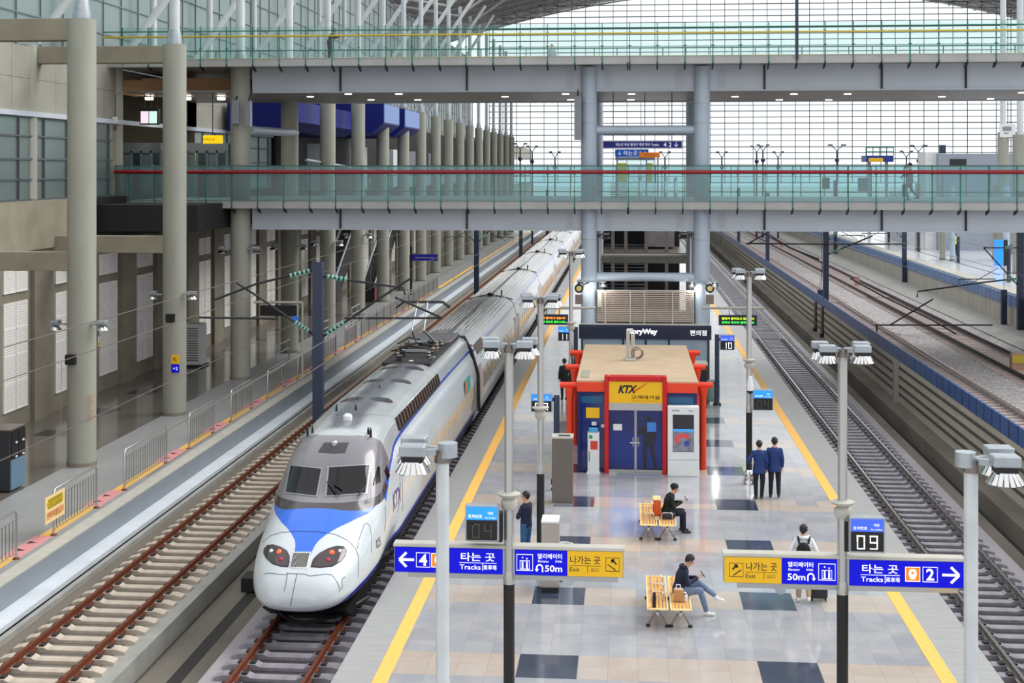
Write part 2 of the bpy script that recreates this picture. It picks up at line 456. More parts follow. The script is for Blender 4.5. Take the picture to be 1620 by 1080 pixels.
# ---------------------------------------------------------------- ground, slabs, platforms
Y0, Y1 = 16, 330
def strip(name, pts, m, y0=Y0, y1=Y1, label=None):
    """closed section (x,z) pulled along the tracks"""
    o = MB().prism(pts, 'y', y0, y1).build(name, m); struct(o)
    return o
strip('floor', [(-5.59, 0), (7.09, 0), (7.09, -.18), (6.9, -.22), (6.9, -1.5), (-5.4, -1.5), (-5.4, -.22), (-5.59, -.18)], M['floor'])
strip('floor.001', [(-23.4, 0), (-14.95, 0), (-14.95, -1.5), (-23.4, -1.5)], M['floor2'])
strip('trim_1', [(-14.95, 0.004), (-14.53, 0.004), (-14.53, -.03), (-14.95, -.03)], M['coping'])
strip('trim_2', [(-14.95, -.03), (-14.53, -.03), (-14.53, -.6), (-14.95, -.6)], M['face'])
strip('trim_3', [(-14.95, -.6), (-14.0, -.6), (-14.0, -.72), (-14.95, -.72)], M['step'])
strip('trim_4', [(-13.8, -.62), (-13.66, -.62), (-13.66, -1.5), (-13.8, -1.5)], M['kerb'])
strip('ground', [(-13.66, -.76), (-10.48, -.76), (-10.48, -1.6), (-13.66, -1.6)], M['slab'])
strip('trim_5', [(-11.0, -.755), (-10.48, -.755), (-10.478, -1.24), (-11.0, -1.24)], M['kerb'])
strip('ground.001', [(-14.3, -1.3), (-10.4, -1.3), (-10.4, -1.24), (-9.8, -1.24), (-9.8, -1.4), (-9.48, -1.4), (-9.48, -1.24), (-8.7, -1.24), (-8.7, -1.6), (-14.3, -1.6)], M['trench'])
strip('trim_6', [(-9.8, -1.39), (-9.48, -1.39), (-9.48, -1.25), (-9.8, -1.25)], M['drain'])
strip('ground.002', [(-8.73, -.76), (-5.3, -.76), (-5.3, -1.6), (-8.73, -1.6)], M['oil1'])
strip('ground.003', [(6.8, -.76), (10.27, -.76), (10.27, -1.6), (6.8, -1.6)], M['oil2'])
strip('ground.004', [(10.27, -1.02), (10.93, -1.02), (10.93, -1.27), (11.3, -1.27), (11.3, -1.6), (10.27, -1.6)], M['trench'])
strip('trim_7', [(10.95, -1.26), (11.28, -1.26), (11.28, -1.24), (10.95, -1.24)], M['drain'])
strip('trim_8', [(11.3, -.64), (12.3, -.64), (12.3, -1.6), (11.3, -1.6)], M['trench'])
strip('wall_right', [(12.0, 1.2), (12.35, 1.2), (12.35, -.7), (12.0, -.7)], M['swall'])
strip('ground.005', [(12.35, .74), (21.6, .74), (21.6, -1.6), (12.35, -1.6)], M['ballast'])
strip('trim_9', [(19.4, .8), (20.3, .95), (21.5, .95), (21.5, .7), (19.4, .7)], M['kerb'])
strip('wall_right.001', [(21.5, 2.0), (21.9, 2.0), (21.9, .4), (21.5, .4)], M['pwall'])
strip('floor.002', [(21.9, 2.62), (31.5, 2.62), (31.5, -1.5), (21.9, -1.5)], M['floor'] if False else mat('far_platform_paving', (226, 228, 232), .14, var=.06, scale=.8))
strip('trim_10', [(21.6, 2.70), (22.5, 2.70), (22.5, 2.62), (21.6, 2.62)], M['coping'])
strip('ground.006', [(31.5, .9), (60, .9), (60, -1.6), (31.5, -1.6)], M['ballast'])
g = MB().poly([(-400, -5, -1.7), (400, -5, -1.7), (400, 900, -1.7), (-400, 900, -1.7)]).build('ground.007', mat('outer_ground', (176, 174, 172), .9, var=.1, scale=.05)); struct(g)
# yellow lines
def line_strip(x0, x1, label, y0=Y0, y1=230, z=0.0):
    b = MB(); b.box(x0, x1, y0, y1, z-.01, z+.006); n = 5; wd = (x1-x0)/n
    for k in range(n): b.box(x0+wd*(k+.3), x0+wd*(k+.7), y0, y1, z+.006, z+.012)
    o = b.build('tactile_line', M['yellow']); return tag(o, label, 'tactile paving')
line_strip(-4.82, -4.53, 'yellow ribbed safety line beside the parked train on the central platform')
line_strip(5.9, 6.2, 'yellow ribbed safety line along the empty-track side of the central platform')
Zs = [(-10, 33.8), (36.0, 38.9), (41.05, 44.8), (47.1, 49.9), (52.1, 55.0)]
k = 57.4
while k < 108: Zs.append((k, k+2.9)); k += 5.25
RAILS_Y = [(yy(-15.2, a), yy(-15.2, c)) for a, c in Zs]
for a, c in RAILS_Y+[(110, 220)]:
    o = MB().box(-15.5, -15.2, max(a, Y0)-.1, c+.1, -.01, .006).build('tactile_line', M['yellow'])
    tag(o, 'yellow safety strip at the foot of a railing on the left platform edge', 'tactile paving', 'yellow strips under the left railings')
for i in range(len(RAILS_Y)-1):
    a, c = RAILS_Y[i][1]+.1, RAILS_Y[i+1][0]-.1
    p = MB().box(-15.6, -15.12, a, c, -.01, .007)
    o = p.build('gate_marking', M['pink'])
    tag(o, 'pink gate marking with dark arrows on the floor between two railings', 'floor marking', 'pink floor markings between the railings')
    q = MB(); mid = (a+c)/2
    for t in (-.35, .35): q.poly([(-15.5, mid+t-.12, .009), (-15.25, mid+t, .009), (-15.5, mid+t+.12, .009)])
    ar = q.build('arrow', M['dark']); ar.parent = o

# blue cladding
o = strip('blue_parapet', [(11.98, 1.2), (11.98, 1.77), (12.05, 1.77), (12.05, 1.2)], M['clad']); o['kind'] = 'thing'
tag(o, 'deep blue panelled parapet along the top of the concrete wall', 'parapet')
o = strip('blue_parapet.001', [(21.45, 2.0), (21.45, 2.62), (21.6, 2.62), (21.6, 2.0)], M['clad2']); o['kind'] = 'thing'
tag(o, 'pale blue panelled edge of the far platform above the ballast', 'parapet')
# cables along the right wall
for i, z in enumerate((.95, .55, .15, -.2)):
    b = MB()
    for d in (0, .07): b.tube((11.96, 20, z-d), (11.96, 230, z-d), .018, n=6)
    tag(b.build('cable', M['drain']), ['topmost', 'second highest', 'third highest', 'lowest'][i]+' pair of dark cables along the streaked concrete wall', 'cable')

# ---------------------------------------------------------------- tracks
def sleeper_mesh(m, style='slab'):
    b = MB()
    if style == 'slab':
        prof = [(-1.25, -.76), (-1.25, -.69), (-1.05, -.64), (-.56, -.64), (-.46, -.69), (.46, -.69), (.56, -.64), (1.05, -.64), (1.25, -.69), (1.25, -.76)]
    else: prof = [(-1.25, -.9), (-1.25, -.72), (1.25, -.72), (1.25, -.9)]
    b.prism(prof, 'y', -.14, .14)
    b.cur = 1
    for s in (-.75, .75) if style == 'slab' else ():
        for d in (-.13, .13):
            b.box(s+d-.055, s+d+.055, -.09, .09, -.67, -.60)
        b.box(s-.1, s+.1, -.1, .1, -.665, -.645)
    return b.build('sleeper', [m, M['clip']], recalc=True)
def railway(label, X, y0, y1, z, msl, mr, style='slab', xname='railway_track'):
    t = thing('railway_track', label, 'railway track', (X, y0, 0))
    H = .172
    for s in (-.7525, .7525):
        prof = [(-.07, -H), (.07, -H), (.07, -H+.015), (.012, -H+.035), (.012, -.045), (.036, -.035), (.036, 0), (-.036, 0), (-.036, -.035), (-.012, -.045), (-.012, -H+.035), (-.07, -H+.015)]
        b = MB(); b.loft([[(X+s+p[0], y, z+p[1]) for p in prof] for y in (y0, y1)])
        ncount = len(b.f)
        o = b.build('rail', mr, t)
    for p_ in range(1): pass
    sp = .625; N = int((y1-y0)/sp); first = sleeper_mesh(msl, style); first.parent = t
    off = z+.5
    rest = MB()
    for i in range(N):
        y = i*sp+.3
        if i == 0: first.location = (0, y, off); continue
        if i < 99:
            c = first.copy(); COL.objects.link(c); c.parent = t; c.location = (0, y, off)
        elif y0+y < 200:
            prof = [(-1.25, -.76), (-1.25, -.66), (1.25, -.66), (1.25, -.76)]
            rest.loft([[(X+p[0], y0+y+d, off+p[1]) for p in prof] for d in (-.13, .13)])
    if rest.v:
        o = rest.build('sleeper', [msl, M['clip']], t); o['kind'] = 'stuff'
    return t
railway('rust-brown railed empty track beside the railed platform on the left', -12.03, 22, 228, -.5, M['sleeper'], M['rust'])
railway('shiny-railed track under the parked train', -7.19, 22, 228, -.5, M['sleeperd'], [M['rust']])
railway('empty dark track with bright polished rails in the trench between platform and streaked wall', 8.66, 22, 228, -.5, M['sleeperd'], M['railm'])
railway('ballasted track running next to the deep blue parapet', 13.32, 30, 230, 1.0, M['sleeperp'], M['railm'], 'ballast')
railway('ballasted track nearer the panelled wall of the far platform', 17.41, 34, 230, 1.0, M['sleeperp'], M['raild'], 'ballast')
railway('distant track beyond the far platform', 33.5, 60, 230, 1.3, M['sleeperp'], M['raild'], 'ballast')

# ---------------------------------------------------------------- left wall with noise panels
strip('wall_left', [(-22.9, 0), (-22.9, 6.6), (-23.3, 6.6), (-23.3, 0)], M['wallc'])
strip('wall_left.001', [(-23.0, 6.6), (-22.6, 6.6), (-22.6, 8.45), (-23.4, 8.45), (-23.4, 6.6)], M['conc'], y1=56)
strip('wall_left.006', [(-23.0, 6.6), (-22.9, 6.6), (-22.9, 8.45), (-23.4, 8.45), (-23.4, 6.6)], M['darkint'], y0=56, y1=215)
strip('wall_left.002', [(-23.4, 11.83), (-23.4, 14.5), (-23.8, 14.5), (-23.8, 11.83)], M['uwall'], y1=60.2)
strip('wall_left.007', [(-23.4, 11.83), (-23.4, 14.5), (-23.8, 14.5), (-23.8, 11.83)], M['uwall'], y0=72, y1=330)
b = MB().box(-27.6, -23.4, 72, 72.3, 8.1, 14.5).build('wall_back', M['conc']); struct(b)
b = MB().box(-27.6, -23.5, 60.6, 72, 14.0, 14.3).build('ceiling.002', M['wallc']); struct(b)
b = MB().box(-27.7, -27.5, 56, 72, 8.1, 16.5).build('wall_left.008', M['conc']); struct(b)
strip('trim_11', [(-23.25, 11.75), (-23.25, 11.95), (-23.5, 11.95), (-23.5, 11.75)], M['steel'])
# glazed concourse strip
b = MB(); b.box(-23.45, -23.41, 30, 60.2, 8.45, 11.75); b.box(-23.45, -23.41, 72, 215, 8.45, 11.75); o = b.build('window_1', M['wallgl']); struct(o)
b = MB()
yv = 30
while yv < 215:
    if not 60.2 < yv < 72: b.box(-23.42, -23.34, yv, yv+.09, 8.45, 11.75)
    yv += 2.28
for z in (8.45, 9.25, 10.05, 10.95, 11.7): b.box(-23.42, -23.34, 30, 60.2, z, z+.07); b.box(-23.42, -23.34, 72, 215, z, z+.07)
f = b.build('window_frame', mat('window_frame_grey', (96, 104, 108), .4, .3)); f.parent = o
strip('wall_left.003', [(-27.5, 8), (-27.5, 12.2), (-27.6, 12.2), (-27.6, 8)], mat('concourse_interior', (176, 192, 194), .6, var=.5, scale=.4))
strip('floor.003', [(-27.6, 8.2), (-23.4, 8.2), (-23.4, 8.0), (-27.6, 8.0)], M['wallc'])
# teal curtain wall above
b = MB(); b.box(-24.6, -24.56, 30, 215, 14.5, 27); o = b.build('window_2', M['wallgl']); struct(o)
b = MB(); yv = 30
while yv < 215: b.box(-24.56, -24.5, yv, yv+.06, 14.5, 27); yv += 2.28
for k in range(9): b.box(-24.56, -24.5, 30, 215, 14.5+k*1.5, 14.56+k*1.5)
f = b.build('window_frame', mat('mullion_grey', (110, 120, 124), .5)); f.parent = o
# noise-absorbing panels, grouped in twos between pilasters
pm = None
rows = [(.68, 1.68), (1.69, 2.69), (2.70, 3.70), (3.71, 4.71), (5.07, 5.97)]
Yg = yy(-22.9, 49.6); gi = 0
while Yg < 150:
    for (z0, z1) in rows:
        for j in (0, 1):
            y = Yg+.35+j*1.02
            if pm is None:
                b = MB(); b.cur = 1; b.box(0, .05, 0, .97, 0, 1.0); b.cur = 0
                for q in ((0, .97, 0, .05), (0, .97, .95, 1.0), (0, .05, 0, 1), (.92, .97, 0, 1)):
                    b.box(.05, .07, q[0], q[1], q[2], q[3])
                pm = b.build('noise_panel', [M['panelw'], M['perf']])
                c = pm
            else:
                c = pm.copy(); COL.objects.link(c)
            c.location = (-22.9, y, z0); c.scale = (1, 1, z1-z0)
            tag(c, 'white perforated noise-absorbing panel fixed to the brown-grey concrete wall behind the columns', 'wall panel', 'perforated panels on the left concrete wall')
    p = MB().box(-22.9, -22.72, Yg+2.70, Yg+4.35, 0, 6.6).build('pilaster', M['wallc'])
    tag(p, 'concrete pilaster between groups of white perforated panels', 'pilaster', 'pilasters of the left wall', 'structure')
    Yg += 4.57; gi += 1
# ---------------------------------------------------------------- colonnade
cols = [44.6+9.14*i for i in range(19)]
lab = {0: 'round concrete column nearest the camera, carrying two brackets of floodlights', 1: 'second round concrete column, bearing the yellow and blue direction plates',
       2: 'third concrete column, under the left end of the footbridges'}
def column(X, Y, r, z0, z1, label, group=None, mt=None, base=True):
    t = thing('concrete_column', label, 'column', (X, Y, z0), group, kind='thing')
    b = MB().lathe([(r, z0), (r, z1)], (X, Y, 0), 28); b.build('shaft', mt or M['column'], t, smooth=40)
    b = MB().lathe([(r+.02, z0), (r+.02, z0+.12)], (X, Y, 0), 28); b.build('base_band', M['wallc'], t, smooth=40)
    return t
for i, z in enumerate(cols):
    Y = yy(-17.85, z)
    t = column(-17.85, Y, .46, 0, 14.6, lab.get(i, 'pale round concrete column in the far part of the row beyond the footbridges'), None if i in lab else 'far columns of the left row')
    if True:
        b = MB(); 
        for k in (0,): b.tube((-17.85, Y, 14.6), (-17.85, Y, 27.0), .2, n=14)
        b.build('steel_mast', M['tubew'], t, smooth=40)
        b = MB().lathe([(.3, 14.6), (.3, 14.75), (.22, 15.2)], (-17.85, Y, 0), 14); b.build('mast_shoe', M['galv'], t, smooth=40)
Yb = [yy(-17.85, z) for z in cols]
for i in (0, 1, 2, 3, 4, 5, 6, 7):
    Y = yy(-23.7, 44.6+9.14*i)
    lb = {0: 'concrete column behind the front column, topped by the uppermost beam', 1: 'slender concrete column standing on the parapet at the far left edge'}.get(i, 'rear concrete column standing against the glazed strip of the left wall')
    if i == 0: continue
    column(-23.7 if i else -24.2, Y, .42, 8.4, 14.6, lb, None if i == 1 else 'rear columns on the left wall')
def beam(X0, X1, Y, z0, z1, label, group=None, w=.55):
    o = MB().box(X0, X1, Y-w/2, Y+w/2, z0, z1).build('concrete_beam', M['conc'], bevel=.02); tag(o, label, 'beam', group, 'thing'); return o
beam(-28, -18.2, Yb[0], 13.9, 14.62, 'uppermost concrete beam at the far left running into the top of the first column')
beam(-23.6, -18.2, Yb[1], 13.88, 14.55, 'upper concrete beam joining the second column')
beam(-24.0, -18.2, Yb[0], 6.36, 6.98, 'lower concrete beam between left wall and first column', w=.6)
beam(-24.0, -18.2, Yb[1], 6.38, 7.05, 'lower concrete beam between left wall and second column', w=.6)
# struts from the column tops
st = [(0, -17.85, 14.7, -23.5, 24, 8), (1, -17.85, 14.7, -14.5, 27, 4), (1, -23.4, 14.7, -19.0, 27, 6), (2, -17.85, 14.7, -24, 26, 6), (2, -23.4, 14.7, -17.5, 26, 3)]
for i in range(0, 13):
    Y = Yb[min(i, len(Yb)-1)]
    for s, (xa, xb, dy) in enumerate(((-23.5, -15.5, 3.5),)):
        o = MB().tube((xa, Y, 14.75), (xb, Y+dy, 27.5), .18, .18, n=12).build('roof_strut', M['tubew'], smooth=40)
        tag(o, 'sloping white steel tube propping the hall roof above the left columns', 'roof strut', 'sloping white roof struts at the upper left', 'thing')
    if i < 8:
        o = MB().tube((-23.6, Y+4.5, 14.4), (-23.6, Y+4.5, 28), .17, n=12).build('roof_mast', M['tubew'], smooth=40)
        tag(o, 'upright white steel tube on the left wall head', 'roof mast', 'upright white masts on the left wall', 'thing')
# ---------------------------------------------------------------- concourse slab beyond the bridge
b = MB().box(-23.4, -18.4, 57, 215, 7.0, 8.15).build('floor.004', M['darkint']); struct(b)
def simple(mb, name, m, label, cat, group=None, **k):
    kind = k.pop('kind', None); o = mb.build(name, m, **k); return tag(o, label, cat, group, kind)
# ================================================================ footbridges
def footbridge(label, YG, zdeck, ztop, zb0, zb1, phase, XL, XR, gm, rails, lights, XBL=-17.3, rear=True):
    t = thing('footbridge', label, 'footbridge', (0, YG, zb0))
    YB = 61.6
    # deck with pale fascia
    MB().box(XL, XR, YG+.02, 72.0, zdeck-.28, zdeck).build('deck', M['fascia'], t, bevel=.02)
    MB().box(XL, XR, YG, YG+.03, zdeck-.30, zdeck-.14).box(XL, XR, YG-.02, YG+.3, zdeck-.36, zdeck-.30).build('edge_trim', M['fascia'], t)
    # girder
    b = MB(); b.box(XBL, XR, YB, YB+.04, zb0+.04, zb1)
    b.box(XBL, XR, YB-.12, YB+.3, zb0, zb0+.05); b.box(XBL, XR, YB-.1, YB+.3, zb1-.05, zb1)
    b.build('girder', M['steel'], t)
    b = MB()
    x = -13.15+ (0 if zdeck < 10 else 0)
    for x in (-13.15, -7.3, 6.1, 11.25, 14.9, 20.3): b.box(x-.04, x+.04, YB-.1, YB, zb0+.05, zb1-.05)
    b.build('stiffener', M['dark'], t)
    for x in (-2.62, -.86, 2.35, 4.22):
        b = MB(); b.box(x-.16, x+.16, YB-.02, YB, zb0+.1, zb1-.12)
        b.cur = 1
        for i in range(9):
            for j in (-.12, -.04, .04, .12): b.box(x+j-.015, x+j+.015, YB-.04, YB-.01, zb0+.16+i*(zb1-zb0-.36)/9, zb0+.19+i*(zb1-zb0-.36)/9)
        b.build('bolted_plate', [M['steel'], M['taupe']], t)
    # soffit
    b = MB().box(XBL-6 if zdeck > 10 else XBL, XR, YB+.05, 72.0, zb0+.06, zb0+.14); b.build('soffit', M['planks'], t)
    MB().box(XBL, XR, 71.7, 72.0, zb0, zb1).build('rear_girder', M['steel'], t)
    # glass parapet, its posts and brackets
    k0 = int(math.ceil((XL-phase)/1.2)); k1 = int((XR-phase)/1.2)
    ln = gp = bk = None
    post = MB().box(-.02, .02, YG-.03, YG+.03, zdeck-.28, ztop).box(-.07, .07, YG+.0, YG+.02, zdeck+.42, zdeck+.46).box(-.07, .07, YG+.0, YG+.02, ztop-.42, ztop-.38).build('post', M['green'], t)
    pane = MB().box(.03, 1.17, YG-.006, YG+.006, zdeck-.02, ztop-.02).build('glass_panel', gm, t)
    brk = MB().prism([(YG-.03, zdeck-.28), (YG+.12, zdeck-.30), (YG+.5, zdeck-.50), (YG+.5, zdeck-.60), (YG+.2, zdeck-.52), (YG-.03, zdeck-.42)], 'x', -.03, .03).build('bracket', M['dark'], t)
    for i, k in enumerate(range(k0, k1)):
        X = phase+1.2*k
        for src in (post, pane, brk):
            if src is brk and X < XBL-5: continue
            o = src if (i == 0) else src.copy()
            if i: COL.objects.link(o); o.parent = t
            o.location = (X, 0, 0)
    if brk.location.x < XBL-5: brk.location.x = phase+1.2*k0
    # handrails
    for nm, m_, y, z, r in rails:
        MB().tube((XL, y, z), (XR, y, z), r, n=8).build(nm, M[m_], t, smooth=60)
    # rear parapet
    Yr = 71.8
    b = MB().box(XL, XR, Yr-.006, Yr+.006, zdeck, ztop-.05).build('rear_glass', M['clear'], t)
    b = MB()
    for k in range(k0, k1, 1): X = phase+.55+1.2*k; b.box(X-.025, X+.025, Yr-.03, Yr+.03, zdeck, ztop)
    b.box(XL, XR, Yr-.03, Yr+.03, ztop-.04, ztop); o = b.build('rear_post', M['green'], t)
    b = MB().tube((XL, Yr-.2, rails[0][3]), (XR, Yr-.2, rails[0][3]), .03, n=6); b.build('rear_handrail', M[rails[0][1]], t)
    first = None
    for (x, y) in lights:
        if first is None:
            first = MB().lathe([(.17, 0), (.17, .03)], n=16).build('downlight', M['lampd'], t, local=True); o = first
        else: o = first.copy(); COL.objects.link(o); o.parent = t
        o.location = (x, y-YG, .035)
    return t
def lx(px, Zc): return at(px, 150, Zc).x
L = [(lx(px, z), at(px, 0, z).y) for px, z in ((551, 64.5), (491, 67), (631, 64.5), (587, 70), (661, 70), (799, 67), (895, 64.5), (903, 70), (999, 64.5), (998, 70), (1163, 67), (1256, 64.5), (1233, 70), (1341, 64.5), (1311, 70), (1490, 67), (1567, 69), (1617, 63.5))]
footbridge('upper steel footbridge with green-railed glass and a yellow handrail', 59.6, 14.64, 16.07, 13.2, 14.44, -5.91, -23.6, 26, M['teal'],
    [('handrail', 'yrail', 59.53, 15.62, .04), ('upper_rail', 'green', 59.55, 15.86, .026), ('lower_rail', 'green', 59.55, 14.98, .02)], L)
footbridge('lower steel footbridge with teal glass and a dark red handrail', 60.6, 8.26, 9.85, 6.9, 7.97, -7.165, -24.0, 26, M['teall'],
    [('handrail', 'red', 60.5, 9.56, .08), ('upper_rail', 'green', 60.55, 9.84, .016), ('lower_rail', 'green', 71.4, 8.5, .03)], [(-15, 66)])
# tan soffit fascia at the left end of the upper bridge
p0, p1 = at(192, 137, 66), at(362, 137, 64)
simple(MB().prism([(-24.8, 13.75), (-24.5, 13.3), (-18.4, 13.3), (-18.4, 14.1), (-24.8, 14.1)], 'y', 64.2, 66), 'soffit_panel', M['soffit'], 'tan-brown panelled soffit under the left end of the upper footbridge', 'soffit panel', bevel=.02)

# ================================================================ bridge pillars
def pillar(X, Y, label, z0=0.0, z1=14.3, group=None, r=.355):
    t = thing('bridge_pillar', label, 'pillar', (X, Y, z0), group, kind='thing')
    MB().lathe([(r, z0), (r, z1)], (X, Y, 0), 32).build('shaft', M['steelp'], t, smooth=40)
    b = MB()
    for z in (12.62, 11.74, 6.5): b.lathe([(r+.006, z), (r+.006, z+.04)], (X, Y, 0), 32)
    b.build('weld_band', M['galv'], t, smooth=40)
    return t
PX1, PX2 = -1.75, 3.32
pillar(PX1, 61.55, 'blue-grey round steel pillar on the train side carrying both footbridges')
pillar(PX2, 61.55, 'blue-grey round steel pillar on the empty-track side carrying both footbridges')
pillar(PX1+.1, 72.3, 'rear steel pillar behind the train-side bridge pillar', group=None)
pillar(PX2+.1, 72.3, 'rear steel pillar behind the empty-track-side bridge pillar')
def hb(p0, p1, r, label, m='steelp'):
    return simple(MB().tube(p0, p1, r, n=20), 'cross_tube', M[m], label, 'cross tube', smooth=40)
hb((PX1, 61.7, 11.45), (PX2, 61.7, 11.45), .21, 'thick horizontal steel tube between the pillars above the blue 4 2 sign')
hb((PX1, 61.7, 4.82), (PX2, 61.7, 4.82), .2, 'front horizontal steel tube between the pillars below the lower footbridge')
hb((PX1+.1, 72.3, 4.95), (PX2+.1, 72.3, 4.95), .25, 'olive-grey horizontal beam behind the front tube between the pillars', 'column')
hb((-17.5, 62.1, 11.5), (-17.6, 71.0, 11.6), .2, 'short horizontal steel tube at the third concrete column')
# dark lift tower and stairs between the pillars under the bridge
t = thing('stair_tower', 'dark stair and lift tower between the pillars below the lower footbridge', 'stair tower', (0.8, 76, 0))
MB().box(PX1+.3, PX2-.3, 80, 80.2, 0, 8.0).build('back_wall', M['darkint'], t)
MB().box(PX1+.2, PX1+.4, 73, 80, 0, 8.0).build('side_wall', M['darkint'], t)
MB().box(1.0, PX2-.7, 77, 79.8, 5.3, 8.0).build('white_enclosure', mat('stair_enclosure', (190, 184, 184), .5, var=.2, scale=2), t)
for x in (-.8, 1.0, -.1, 2.1): MB().box(x-.09, x+.09, 74, 74.2, 0, 8.0).build('mullion', M['taupe'], t)
b = MB()
for i in range(26): b.box(-1.3, 1.0, 74.5+i*.28, 74.8+i*.28, 2+i*.17, 2.05+i*.17)
b.build('flight', M['galv'], t)
MB().box(PX1+.2, PX2-.1, 73.2, 79.5, 5.05, 5.2).build('landing', M['taupe'], t)
MB().box(PX1+.3, PX2-.3, 73, 80, 0, .1).build('plinth', M['darkint'], t)
# speaker boxes on the pillars
def column_speaker(X, Y, z0, z1, label, wd=.3):
    t = thing('line_loudspeaker', label, 'loudspeaker', (X, Y, z0))
    MB().box(X-wd/2, X+wd/2, Y-.12, Y+.12, z0, z1).build('housing', M['galv'], t, bevel=.02)
    MB().box(X-wd/2+.03, X+wd/2-.03, Y-.13, Y-.12, z0+.03, z1-.03).build('grille', M['face'], t)
    MB().tube((X, Y, z1), (X, Y+.6, 13.3), .03, n=6).build('hanger', M['dark'], t)
p = at(914, 192, 61.0); column_speaker(p.x, p.y, 11.0, 12.95, 'tall grey loudspeaker hanging beside the train-side pillar under the upper footbridge')
p = at(373, 177, 62.2); column_speaker(p.x, p.y, 11.75, 12.85, 'left of two grey loudspeakers hanging at the third concrete column')
p = at(393, 181, 62.0); column_speaker(p.x, p.y, 11.6, 12.8, 'right of two grey loudspeakers hanging at the third concrete column')
# blue 4 2 sign
t = thing('hanging_sign', 'dark blue overhead sign reading 4 2 with a down arrow, between the bridge pillars', 'sign', (0.6, 64, 9.9))
pa, pb = at(953, 222, 63.5), at(1080, 235, 63.5)
MB().box(pa.x, pb.x, 63.9, 64.1, pb.z, pa.z).build('frame', M['white'], t)
MB().box(pa.x+.06, pb.x-.06, 63.87, 63.9, pb.z+.05, pa.z-.05).build('panel', mat('sign_deep_blue', (14, 12, 130), .4, emit=.15), t)
zc = (pa.z+pb.z)/2
text('4 2 ↓', M['signwhite'], (pb.x-.55, 63.865, zc), h=.22, parent=t, maxw=.8)
text('타는곳 부산 동대구 목포 여수 Tracks', M['signwhite'], (.45, 63.865, zc), h=.14, width=2.0, parent=t)
for x in (pa.x+.5, pb.x-.5, .8): MB().tube((x, 64, pa.z), (x, 64, 13.3), .02, n=6).build('hanger', M['dark'], t)
pa, pb = at(973, 236, 69), at(1026, 248, 69)
t = thing('direction_sign', 'bright blue sign with a white down arrow behind the 4 2 sign', 'sign', ((pa.x+pb.x)/2, 69.4, 9.6))
MB().box(pa.x, pb.x, 69.4, 69.5, pb.z, pa.z).build('panel', mat('sign_mid_blue', (20, 90, 190), .4, emit=.3), t)
text('↓ 타는곳 3·4', M['signwhite'], ((pa.x+pb.x)/2, 69.39, (pa.z+pb.z)/2), h=.24, parent=t, maxw=1.5)
MB().tube((pa.x+.1, 69.5, 8.3), (pa.x+.1, 69.5, pa.z), .04, n=6).tube((pb.x-.1, 69.5, 8.3), (pb.x-.1, 69.5, pa.z), .04, n=6).build('stand', M['galv'], t)
pa, pb = at(1011, 241, 68), at(1044, 249, 68)
t = thing('direction_sign', 'small orange-yellow exit sign overlapping the bright blue arrow sign', 'sign', ((pa.x+pb.x)/2, 68.4, 9.6))
MB().box(pa.x, pb.x, 68.4, 68.5, pb.z, pa.z).build('panel', M['signorange'], t)
text('나가는곳', M['signblack'], ((pa.x+pb.x)/2, 68.39, (pa.z+pb.z)/2), h=.13, parent=t)
MB().tube((pb.x-.1, 68.5, 8.3), (pb.x-.1, 68.5, pa.z), .04, n=6).build('stand', M['galv'], t)
# lift / escalator head on the deck: glazed box with yellow-green posters
t = thing('glazed_lift', 'glazed lift head with yellow-green panels on the lower bridge between the pillars', 'lift', (0, 70, 8.26))
pa, pb = at(975, 252, 69), at(1035, 310, 69)
MB().box(pa.x, pb.x, 69.8, 71.2, 8.3, 10.15).build('glazing', M['teal'], t)
MB().box(pa.x-.05, pb.x+.05, 69.7, 71.3, 10.15, 10.3).build('canopy', M['galv'], t)
for a, c in ((977, 991), (1023, 1032)):
    qa, qb = at(a, 258, 69), at(c, 288, 69); MB().box(qa.x, qb.x, 69.72, 69.76, qb.z, qa.z).build('poster', mat('lime_panel', (206, 210, 40), .5, emit=.2), t)
b = MB()
for k in range(9): b.box(pa.x-.3, 0.0, 69.1, 69.5, 8.28+k*.09, 8.32+k*.09)
b.build('bench_slats', M['galv'], t)
for i, px in enumerate((1013, 1053, 1069)):
    q = at(px, 300, 67); o = MB().lathe([(.09, 8.27), (.09, 9.2), (.05, 9.28)], (q.x, q.y, 0), 12).build('bollard', M['chrome'], smooth=40)
    tag(o, 'silver bollard on the lower bridge floor, '+['beside the lift head', 'middle of the three', 'nearest the empty-track-side pillar'][i], 'bollard')
# papers on the lower bridge glass
for px, l, m_, w_, h_, py in ((1310, 'speckled printed notice stuck on the lower bridge glass', 'face', .33, .5, 290), (1369, 'blank pale notice stuck on the lower bridge glass beside the printed one', 'white', .45, .6, 292)):
    q = at(px, py, 60.6-px*.0012); o = MB().box(q.x-w_/2, q.x+w_/2, 60.62, 60.63, q.z-h_/2, q.z+h_/2).build('notice', M[m_]); tag(o, l, 'notice')
# tall mast in front of the upper bridge
X = -5.91+1.2*round((7.05+5.91)/1.2)
simple(MB().tube((X, 59.5, 14.4), (X, 59.5, 27), .06, n=10), 'flag_mast', M['navy'], 'tall dark mast rising from the parapet of the upper footbridge', 'mast', smooth=40)

# ================================================================ end glass wall
YE = 210
b = MB().box(-21.5, 62, YE, YE+.05, 7.5, 40); o = b.build('window_3', M['clear']); struct(o)
b = MB(); x = -21.4
while x < 62: b.box(x-.045, x+.045, YE-.1, YE+.02, 7.5, 40); x += 2.13
z = 7.6; k = 0
while z < 40:
    r = .13 if k % 2 == 0 else .10
    b.box(-21.5, 62, YE-.1, YE+.02, z-r/2, z+r/2); z += .91; k += 1
f = b.build('window_frame', mat('mullion_slate', (58, 64, 76), .6)); f.parent = o
